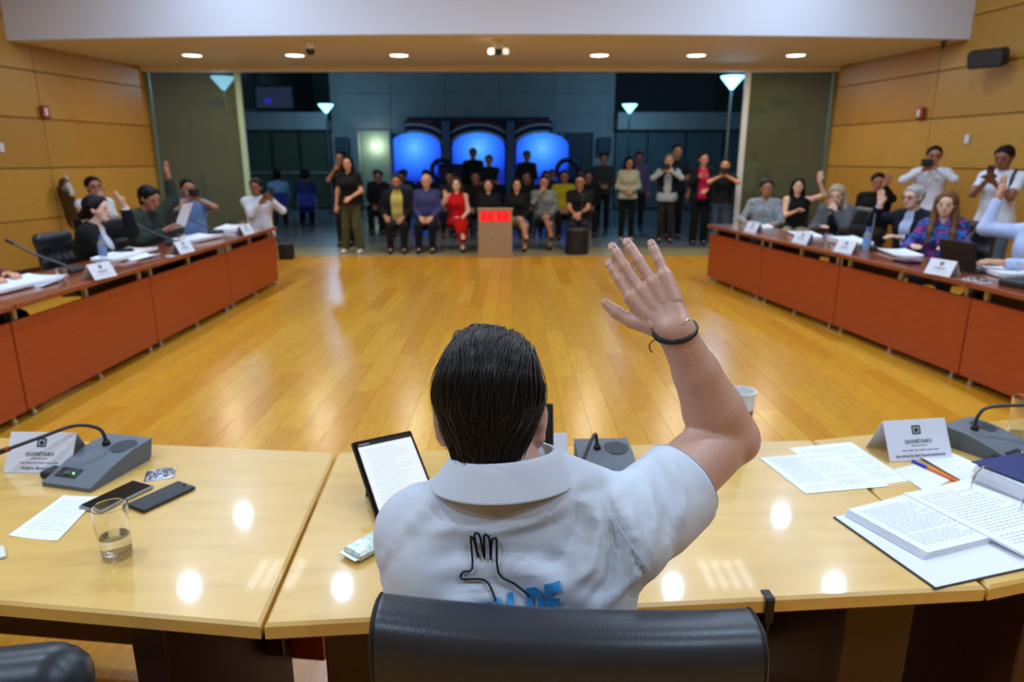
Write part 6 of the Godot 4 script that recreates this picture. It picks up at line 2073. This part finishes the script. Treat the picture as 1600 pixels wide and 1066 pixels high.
func build_chairs() -> void:
	leather_chair("black chair at the bottom left corner of the photo", Vector3(-0.87, 0.0, -1.03), deg_to_rad(10), 0.95)
	leather_chair("black chair of the person in a black blazer", Vector3(-3.98, 0, -6.34), deg_to_rad(-92), 0.94)
	leather_chair("black chair of the person in a green jacket", Vector3(-4.0, 0, -7.3), deg_to_rad(-92))
	leather_chair("empty black chair at the far end of the left row", Vector3(-4.0, 0, -8.55), deg_to_rad(-100))
	leather_chair("black chair of the person in a flowered blouse", Vector3(4.3, 0, -6.75), deg_to_rad(95))
	leather_chair("black chair of the person with white hair", Vector3(4.45, 0, -7.5), deg_to_rad(95))
	leather_chair("black chair of the person with long blond hair", Vector3(4.15, 0, -8.65), deg_to_rad(95))
	leather_chair("black chair of the person in white at the right edge", Vector3(4.22, 0, -5.3), deg_to_rad(92))

func hold(t: Node3D, which: int, off: Vector3, size: Vector3, called: String, label: String, category: String, m: Material) -> void:
	# a thing held in a hand
	var w: Array = t.get_meta("wrists")
	var at: Vector3 = t.transform * ((w[which] as Vector3) + off)
	var h := thing(called, label, category, at, t.rotation.y)
	put(h, "body", one_box(Vector3.ZERO, size, 0.004), m)
	if called == "photo_camera":
		put(h, "lens", one_tube([Vector3(0, 0, -size.z / 2), Vector3(0, 0, -size.z / 2 - 0.07)], [0.033, 0.03], 12), mats["black"])
	if called == "mobile_phone":
		put(h, "screen", one_box(Vector3(0, 0, size.z / 2), Vector3(size.x * 0.9, size.y * 0.93, 0.001)), mats["black_gloss"])

func build_people() -> void:
	var K := Color(0.06, 0.06, 0.07)
	var W := Color(0.85, 0.86, 0.9)
	# ---- left row
	person({"label": "person in a black blazer and white blouse raising a hand on the left", "at": [-3.88, -6.25], "turn": -82, "pose": "sit", "s": 0.96, "lean": 0.16, "fem": true, "fine": true, "skin": 0, "top": W, "jacket": K, "hair": "bun", "haircol": Color(0.10, 0.07, 0.06), "L": Vector3(-0.12, 1.22, -0.34), "hintL": Vector3(-0.3, -0.8, -0.5), "fwL": Vector3(0.1, 0.8, 0.5), "thL": Vector3(0.6, 0.3, -0.6), "curlL": 0.12, "R": Vector3(0.02, 0.80, -0.44), "hp": -4, "legs": K})
	var g := person({"label": "person in a dark green jacket with an arm raised high, holding a sheet", "at": [-3.92, -7.3], "turn": -100, "pose": "sit", "s": 1.0, "lean": 0.12, "fine": true, "skin": 2, "top": Color(0.12, 0.13, 0.16), "jacket": Color(0.16, 0.20, 0.16), "hair": "short", "L": Vector3(-0.36, 1.40, -0.12), "hintL": Vector3(-0.7, 0.1, -0.3), "fwL": Vector3(0.05, 1, 0.05), "thL": Vector3(1, 0.1, -0.2), "curlL": 0.1, "R": Vector3(0.12, 0.88, -0.36), "hp": 16, "hy": -8, "legs": K})
	paper_held(Vector3(-3.50, 0.93, -7.38), deg_to_rad(-95), "white sheet held upright by the green jacket")
	person({"label": "person in a white shirt and dark hair seated behind the black blazer", "at": [-5.58, -9.3], "turn": -120, "pose": "sit", "s": 1.02, "skin": 2, "top": W, "R": "chin", "L": "lap", "hy": -10, "glasses": true})
	var bl := person({"label": "person in a light blue shirt holding up a camera behind the green jacket", "at": [-4.36, -9.4], "turn": -145, "pose": "sit", "s": 1.0, "skin": 2, "top": Color(0.42, 0.55, 0.75), "sleeve": "short", "R": "phone", "L": "phone", "hintR": Vector3(0.9, -0.5, 0), "hintL": Vector3(-0.9, -0.5, 0)})
	hold(bl, 0, Vector3(-0.06, 0.09, -0.05), Vector3(0.13, 0.09, 0.06), "photo_camera", "dark camera held up by the person in light blue", "camera", mats["black"])
	var wm := person({"label": "person in a white shirt holding a phone at the far end of the left row", "at": [-3.82, -10.45], "turn": -165, "pose": "sit", "s": 0.98, "skin": 3, "top": W, "R": Vector3(-0.06, 0.98, -0.26), "L": Vector3(-0.22, 1.03, -0.26), "hy": -15, "hp": 4, "haircol": Color(0.05, 0.04, 0.04)})
	hold(wm, 1, Vector3(-0.01, 0.10, -0.02), Vector3(0.075, 0.15, 0.01), "mobile_phone", "phone held up by the person at the far end of the left row", "phone", mats["black"])
	stack_chair("chair under the person in white at the far left end", Vector3(-3.82, 0, -10.45), deg_to_rad(-165))
	stack_chair("chair by the left wall under the person in white", Vector3(-5.58, 0, -9.3), deg_to_rad(-120))
	stack_chair("chair under the person in light blue", Vector3(-4.36, 0, -9.4), deg_to_rad(-145))
	person({"label": "person in maroon cut off by the left edge of the photo", "at": [-4.02, -4.72], "turn": -90, "pose": "sit", "s": 1.0, "lean": 0.05, "skin": 1, "top": Color(0.42, 0.12, 0.18), "R": Vector3(0.15, 0.80, -0.42), "L": Vector3(-0.1, 0.80, -0.42), "fem": true, "hair": "long", "legs": K})
	# ---- right row
	person({"label": "person in a grey patterned shirt at the far end of the right row", "at": [3.62, -9.95], "turn": 168, "pose": "sit", "s": 0.98, "skin": 2, "topmat": mats["camo_light"], "top": W, "open": true, "R": Vector3(0.25, 0.72, -0.3), "L": Vector3(-0.1, 0.72, -0.33), "hair": "short", "legs": K})
	stack_chair("chair under the grey patterned shirt", Vector3(3.62, 0, -9.95), deg_to_rad(168))
	person({"label": "person in a black top with long dark hair raising an open hand", "at": [4.5, -11.0], "turn": 160, "pose": "sit", "s": 0.97, "fem": true, "skin": 0, "top": K, "sleeve": "none", "hair": "long", "L": Vector3(-0.30, 1.30, -0.14), "fwL": Vector3(0, 1, 0), "thL": Vector3(-1, 0, 0), "curlL": 0.05, "R": Vector3(0.0, 0.83, -0.26), "legs": Color(0.62, 0.58, 0.5), "hintL": Vector3(-0.8, -0.6, 0.1)})
	stack_chair("chair under the black top with long dark hair", Vector3(4.5, 0, -11.0), deg_to_rad(160))
	person({"label": "person with long blond hair in a grey coat touching the chin", "at": [4.12, -8.75], "turn": 142, "pose": "sit", "s": 0.97, "lean": 0.14, "fem": true, "fine": true, "skin": 0, "top": Color(0.09, 0.09, 0.10), "jacket": Color(0.34, 0.34, 0.36), "hair": "longfront", "haircol": Color(0.74, 0.65, 0.54), "L": Vector3(-0.02, 1.02, -0.27), "R": Vector3(0.1, 0.80, -0.36), "hp": 12, "hy": 4, "hr": -8, "legs": K})
	person({"label": "person in a black shirt raising a hand in front of the face on the right", "at": [5.48, -10.5], "turn": 150, "pose": "sit", "s": 1.04, "bulk": 1.15, "skin": 2, "top": Color(0.045, 0.045, 0.05), "L": Vector3(-0.1, 1.18, -0.36), "fwL": Vector3(-0.4, 0.9, 0), "thL": Vector3(-0.8, -0.2, 0.2), "curlL": 0.1, "hintL": Vector3(-0.6, -0.8, 0), "R": "lap", "hy": 10, "hp": 6})
	stack_chair("chair under the black shirt beside the right wall", Vector3(5.48, 0, -10.5), deg_to_rad(150))
	person({"label": "person with white hair in a dark suit raising a hand", "at": [4.38, -7.48], "turn": 112, "pose": "sit", "s": 0.99, "lean": 0.10, "fine": true, "skin": 0, "top": Color(0.72, 0.78, 0.9), "jacket": Color(0.07, 0.08, 0.14), "haircol": Color(0.75, 0.74, 0.72), "hair": "short", "glasses": true, "R": Vector3(0.18, 1.12, -0.36), "fwR": Vector3(0.05, 1, 0.0), "thR": Vector3(-1, 0.1, 0.1), "curlR": 0.1, "L": Vector3(-0.14, 0.80, -0.38)})
	person({"label": "person with wavy blond hair in a bright flowered blouse", "at": [4.25, -6.78], "turn": 142, "pose": "sit", "s": 0.97, "lean": 0.10, "fem": true, "fine": true, "skin": 0, "topmat": mats["flowers"], "top": W, "hair": "longfront", "haircol": Color(0.48, 0.34, 0.20), "L": Vector3(-0.12, 0.80, -0.36), "R": Vector3(0.2, 0.80, -0.36), "lips": Color(0.65, 0.22, 0.25), "legs": K})
	var s1 := person({"label": "standing person in a white shirt taking a photo by the right wall", "at": [5.58, -9.35], "turn": 148, "s": 1.01, "bulk": 0.94, "skin": 2, "fine": true, "top": W, "R": Vector3(0.09, 1.44, -0.24), "L": Vector3(-0.05, 1.46, -0.26), "hintR": Vector3(0.95, -0.6, 0), "hintL": Vector3(-0.95, -0.6, 0), "glasses": true, "legs": Color(0.5, 0.47, 0.40), "hy": 6})
	hold(s1, 0, Vector3(-0.03, 0.09, -0.06), Vector3(0.13, 0.09, 0.06), "photo_camera", "dark camera held by the person in a white shirt", "camera", mats["black"])
	var s2 := person({"label": "standing person in a white polo and grey jeans looking at a phone", "at": [5.52, -7.9], "turn": 126, "s": 1.0, "bulk": 0.9, "skin": 3, "fine": true, "top": W, "sleeve": "short", "R": Vector3(0.03, 1.36, -0.32), "L": Vector3(-0.04, 1.34, -0.32), "hp": 12, "legs": Color(0.33, 0.38, 0.43), "shoes": Color(0.7, 0.7, 0.7), "hair": "short", "hintL": Vector3(-0.5, -1, 0.2)})
	hold(s2, 0, Vector3(-0.03, 0.09, -0.03), Vector3(0.075, 0.15, 0.01), "mobile_phone", "phone held up by the person in a white polo", "phone", plain(Color(0.25, 0.05, 0.07), 0.4))
	strap(s2)
	person({"label": "person in a white shirt raising an open hand at the right edge", "at": [4.12, -5.3], "turn": 96, "pose": "sit", "s": 1.04, "bulk": 1.1, "fine": true, "skin": 1, "top": Color(0.72, 0.78, 0.92), "R": Vector3(0.36, 1.24, -0.12), "hintR": Vector3(0.3, -0.8, -0.5), "fwR": Vector3(0.05, 1, 0.15), "thR": Vector3(-0.9, 0.2, -0.2), "curlR": 0.1, "L": Vector3(-0.1, 0.8, -0.4), "legs": K})
	# ---- front of the public
	person({"label": "standing person in a black top and olive trousers", "at": [-2.78, -11.95], "turn": 172, "s": 0.94, "fem": true, "fine": true, "skin": 1, "top": Color(0.05, 0.05, 0.05), "sleeve": "short", "bottom": "wide", "legs": Color(0.30, 0.29, 0.17), "shoes": Color(0.85, 0.85, 0.86), "hair": "long", "R": Vector3(0.24, 0.86, -0.08), "L": Vector3(-0.1, 1.02, -0.22), "hy": 12, "stance": 0.05})
	person({"label": "standing person in black behind the olive trousers", "at": [-3.12, -12.9], "turn": 175, "s": 0.99, "skin": 3, "top": K, "sleeve": "short", "R": "phone", "L": "belly"})
	person({"label": "seated person in a black jacket and pale yellow shirt", "at": [-2.02, -12.25], "turn": 185, "pose": "sit", "s": 0.99, "bulk": 1.2, "fine": true, "skin": 2, "top": Color(0.72, 0.66, 0.36), "jacket": K, "wide": true, "hair": "short", "haircol": Color(0.2, 0.19, 0.18), "beard": true, "beardcol": Color(0.35, 0.33, 0.31), "R": Vector3(0.2, 0.62, -0.2), "L": "lap"})
	person({"label": "seated person in a violet blue shirt", "at": [-1.5, -12.3], "turn": 180, "pose": "sit", "s": 1.0, "bulk": 1.2, "fine": true, "skin": 1, "top": Color(0.22, 0.24, 0.42), "open": true, "hair": "bald", "R": "lap", "L": "lap", "legs": Color(0.06, 0.06, 0.08)})
	person({"label": "seated person in a red dress with one hand raised to the shoulder", "at": [-0.98, -12.4], "turn": 180, "pose": "sit", "s": 0.95, "fem": true, "fine": true, "skin": 0, "top": Color(0.75, 0.04, 0.06), "sleeve": "none", "dress": true, "topname": "dress", "bottom": "skirt", "longskirt": true, "cross": true, "legs": Color(0.75, 0.04, 0.06), "hair": "long", "haircol": Color(0.28, 0.20, 0.13), "R": Vector3(0.2, 0.98, -0.2), "hintR": Vector3(0.6, -0.8, 0), "fwR": Vector3(0, 1, 0)})
	person({"label": "seated person in black behind the red display", "at": [-0.42, -12.45], "turn": 180, "pose": "sit", "s": 0.94, "fem": true, "skin": 1, "top": K, "hair": "long"})
	person({"label": "seated person in a black top and pale skirt with legs crossed", "at": [0.08, -12.5], "turn": 184, "pose": "sit", "s": 0.94, "fem": true, "fine": true, "skin": 1, "top": K, "bottom": "skirt", "legs": Color(0.50, 0.50, 0.46), "cross": true, "hair": "long", "R": "lap", "L": "lap"})
	person({"label": "seated person in a grey camouflage shirt", "at": [0.58, -12.75], "turn": 178, "pose": "sit", "s": 0.97, "bulk": 1.1, "skin": 2, "topmat": mats["camo"], "top": W, "bottom": "shorts", "legs": Color(0.16, 0.17, 0.17), "R": "belly", "L": "lap", "cross": true})
	person({"label": "seated person in a bright yellow shirt", "at": [1.06, -14.3], "turn": 180, "pose": "sit", "s": 1.02, "skin": 3, "top": Color(0.62, 0.58, 0.05), "sleeve": "short"})
	person({"label": "seated person in a black polo with dark glasses holding a stick", "at": [1.2, -12.35], "turn": 172, "pose": "sit", "s": 0.99, "fine": true, "bulk": 1.05, "skin": 2, "top": Color(0.05, 0.05, 0.055), "sleeve": "short", "open": true, "legs": Color(0.08, 0.10, 0.16), "R": Vector3(0.06, 0.66, -0.34), "L": Vector3(-0.02, 0.68, -0.34), "hair": "short", "glasses": true})
	# ---- standing public on the right
	person({"label": "standing person in dark grey far right of the yellow shirt", "at": [2.0, -15.4], "turn": 180, "s": 0.98, "skin": 3, "top": Color(0.16, 0.16, 0.17), "R": "belly", "L": "belly"})
	person({"label": "standing person in a cream top and black trousers", "at": [2.28, -13.75], "turn": 178, "s": 0.94, "fem": true, "fine": true, "skin": 2, "top": Color(0.66, 0.66, 0.55), "legs": Color(0.03, 0.03, 0.035), "shoes": Color(0.75, 0.74, 0.66), "hair": "long", "R": "belly", "L": "belly", "hp": 10})
	person({"label": "standing person in lilac in the back of the lobby", "at": [2.85, -15.9], "turn": 180, "s": 1.0, "skin": 3, "top": Color(0.34, 0.28, 0.42)})
	var ph := person({"label": "grey haired person in a dark vest taking a photo", "at": [2.98, -13.4], "turn": 168, "s": 0.96, "fine": true, "skin": 1, "top": Color(0.62, 0.64, 0.66), "haircol": Color(0.5, 0.5, 0.5), "legs": Color(0.15, 0.12, 0.10), "R": Vector3(0.08, 1.42, -0.24), "L": Vector3(-0.05, 1.42, -0.26), "hintR": Vector3(0.95, -0.6, 0), "hintL": Vector3(-0.95, -0.6, 0)})
	hold(ph, 0, Vector3(-0.03, 0.09, -0.06), Vector3(0.13, 0.09, 0.06), "photo_camera", "camera at the eye of the person in a vest", "camera", mats["black"])
	vest(ph)
	person({"label": "tall person in black behind the photographer in a vest", "at": [3.28, -14.1], "turn": 175, "s": 1.07, "skin": 2, "top": K, "sleeve": "short"})
	person({"label": "standing person in a pink top and black jacket", "at": [3.55, -13.1], "turn": 176, "s": 0.98, "fem": true, "fine": true, "skin": 1, "top": Color(0.75, 0.10, 0.32), "jacket": K, "wide": true, "bottom": "wide", "legs": Color(0.03, 0.03, 0.035), "hair": "bun", "R": Vector3(0.08, 1.3, -0.24), "L": "belly"})
	var cw := person({"label": "person in dark clothes and jeans aiming a camera beside the white post", "at": [3.74, -12.35], "turn": 160, "s": 0.92, "fem": true, "skin": 1, "top": K, "sleeve": "short", "legs": Color(0.22, 0.28, 0.36), "shoes": Color(0.8, 0.8, 0.8), "hair": "bun", "R": "phone", "L": "phone", "hintR": Vector3(0.9, -0.5, 0), "hintL": Vector3(-0.9, -0.5, 0)})
	hold(cw, 0, Vector3(-0.05, 0.09, -0.05), Vector3(0.13, 0.09, 0.06), "photo_camera", "camera held beside the white post", "camera", mats["black"])
	# ---- further back in the lobby
	person({"label": "standing person in dark clothes with folded arms before the middle arch", "at": [-0.52, -15.9], "turn": 180, "s": 0.96, "skin": 3, "top": Color(0.06, 0.06, 0.08), "sleeve": "short", "R": Vector3(-0.12, 1.12, -0.2), "L": Vector3(0.12, 1.10, -0.22)})
	person({"label": "dark standing figure in front of the middle lit arch", "at": [-0.98, -17.8], "turn": 180, "s": 1.06, "skin": 3, "top": K})
	person({"label": "dark standing figure in front of the right lit arch", "at": [0.36, -17.4], "turn": 190, "s": 1.02, "skin": 3, "top": Color(0.10, 0.11, 0.08), "R": "belly", "L": "belly"})
	var back := [[-3.45, -14.9, "near the doorway", Color(0.05, 0.06, 0.09)], [-2.9, -15.3, "in front of the lit doorway", Color(0.06, 0.07, 0.1)], [-2.35, -14.8, "behind the pale yellow shirt", Color(0.25, 0.30, 0.38)], [-1.85, -15.2, "between the yellow and violet shirts", Color(0.08, 0.08, 0.1)], [-1.3, -14.7, "behind the violet blue shirt", Color(0.16, 0.16, 0.18)], [-0.75, -14.5, "behind the red dress", Color(0.07, 0.06, 0.06)], [0.3, -14.6, "behind the pale skirt", Color(0.05, 0.05, 0.05)], [0.72, -15.0, "behind the camouflage shirt", Color(0.12, 0.10, 0.09)], [1.6, -14.8, "beside the yellow shirt", Color(0.05, 0.06, 0.08)]]
	back.append_array([[-3.2, -16.6, "far behind near the lit doorway", Color(0.05, 0.06, 0.08)], [-2.62, -17.0, "far behind the pale yellow shirt", Color(0.07, 0.08, 0.11)], [-2.05, -16.7, "far behind the violet shirt", Color(0.05, 0.05, 0.07)], [-1.45, -17.1, "far behind beside the podium", Color(0.05, 0.05, 0.08)], [0.95, -16.7, "far behind the right hoop", Color(0.06, 0.06, 0.07)], [1.65, -17.0, "far behind the yellow shirt", Color(0.08, 0.09, 0.11)]])
	for e in back:
		person({"label": "dim seated person in dark clothes %s" % e[2], "at": [e[0], e[1]], "turn": 180, "pose": "sit", "s": 1.0, "skin": 3, "top": e[3], "group": "public seated in the back rows"})
	for e in [[-5.55, -16.6, Color(0.45, 0.62, 0.75), "in light blue on a blue chair"], [-5.1, -17.4, Color(0.30, 0.34, 0.36), "in grey between two blue chairs"], [-4.85, -16.4, Color(0.10, 0.16, 0.35), "in dark blue on a blue chair"]]:
		person({"label": "seated person %s far left in the lobby" % e[3], "at": [e[0], e[1]], "turn": 20, "pose": "sit", "s": 1.0, "skin": 3, "top": e[2]})
		stack_chair("blue chair of the person %s" % e[3], Vector3(e[0], 0, e[1]), deg_to_rad(20), mats["blue_plastic"])
	for e in [[-2.02, -12.25, 185, "pale yellow shirt"], [-1.5, -12.3, 180, "violet blue shirt"], [-0.98, -12.4, 180, "red dress"], [-0.42, -12.45, 180, "person behind the red display"], [0.08, -12.5, 184, "pale skirt"], [0.58, -12.75, 178, "camouflage shirt"], [1.06, -14.3, 180, "bright yellow shirt"], [1.2, -12.35, 172, "black polo"]]:
		stack_chair("black chair under the %s" % e[3], Vector3(e[0], 0, e[1]), deg_to_rad(e[2]))
	for e in back: stack_chair("black chair of the dim person %s" % e[2], Vector3(e[0], 0, e[1]), PI)
	# the stick and the dark bin beside the black polo
	var st := thing("walking_stick", "thin stick held upright by the person in a black polo", "stick", Vector3(1.23, 0, -11.98))
	put(st, "shaft", one_tube([Vector3(0, 0, 0), Vector3(-0.02, 0.98, -0.06)], [0.012], 8), mats["dark_grey"])
	put(st, "handle", one_tube([Vector3(-0.05, 0.99, -0.06), Vector3(0.05, 0.98, -0.06)], [0.015], 8), mats["dark_grey"])
	var bn := thing("round_bin", "round black container before the person in a black polo", "bin", Vector3(1.12, 0, -11.82))
	put(bn, "wall", one_lathe([Vector2(0.0, 0.0), Vector2(0.20, 0.0), Vector2(0.19, 0.42), Vector2(0.175, 0.46), Vector2(0.0, 0.46)], Vector3.ZERO, 20), mats["black"])
	put(bn, "rim", one_lathe([Vector2(0.195, 0.40), Vector2(0.198, 0.42), Vector2(0.19, 0.43)], Vector3.ZERO, 20), mats["dark_grey"])
	var bag := thing("equipment_case", "black case on the floor behind the far end of the left row", "case", Vector3(-3.75, 0, -11.2), 0.3)
	put(bag, "case_body", one_box(Vector3(0, 0.14, 0), Vector3(0.34, 0.28, 0.24), 0.03), mats["black"])
	put(bag, "handle", one_tube(curve([Vector3(-0.08, 0.27, 0), Vector3(-0.06, 0.32, 0), Vector3(0.06, 0.32, 0), Vector3(0.08, 0.27, 0)]), [0.01], 6), mats["dark_grey"])

func paper_held(at: Vector3, turn: float, label: String) -> void:
	var t := thing("held_sheet", label, "paper", at, turn)
	put(t, "page", one_box(Vector3(0, 0.08, 0), Vector3(0.21, 0.28, 0.002), 0.0, Basis(Vector3.RIGHT, -0.45)), mats["paper"])

func strap(t: Node3D) -> void:
	put(t, "bag_strap", one_tube(curve([Vector3(-0.13, 1.25, 0.14), Vector3(-0.13, 1.42, 0.09), Vector3(-0.13, 1.47, 0.0), Vector3(-0.13, 1.40, -0.10), Vector3(-0.13, 1.2, -0.14)]), [0.016], 6), mats["black"])

func vest(t: Node3D) -> void:
	var f := Field.new(70.0)
	for sg in [-1.0, 1.0]:
		f.add(Vector3(0.07 * sg, 1.24, 0), Vector3(0.06 * sg, 0.98, 0), 0.13, 0.125)
		f.add(Vector3(0.07 * sg, 1.24, 0), Vector3(0.11 * sg, 1.33, 0), 0.12, 0.085)
	f.cut(Vector3(0, 1.4, -0.16), Vector3(0, 0.86, -0.20), 0.08, 0.09)
	f.planes.append(Plane(Vector3.DOWN, -0.84))
	var mb := MB.new()
	f.build(mb, 0.02)
	put(t, "vest", mb, cloth(Color(0.07, 0.08, 0.12)))
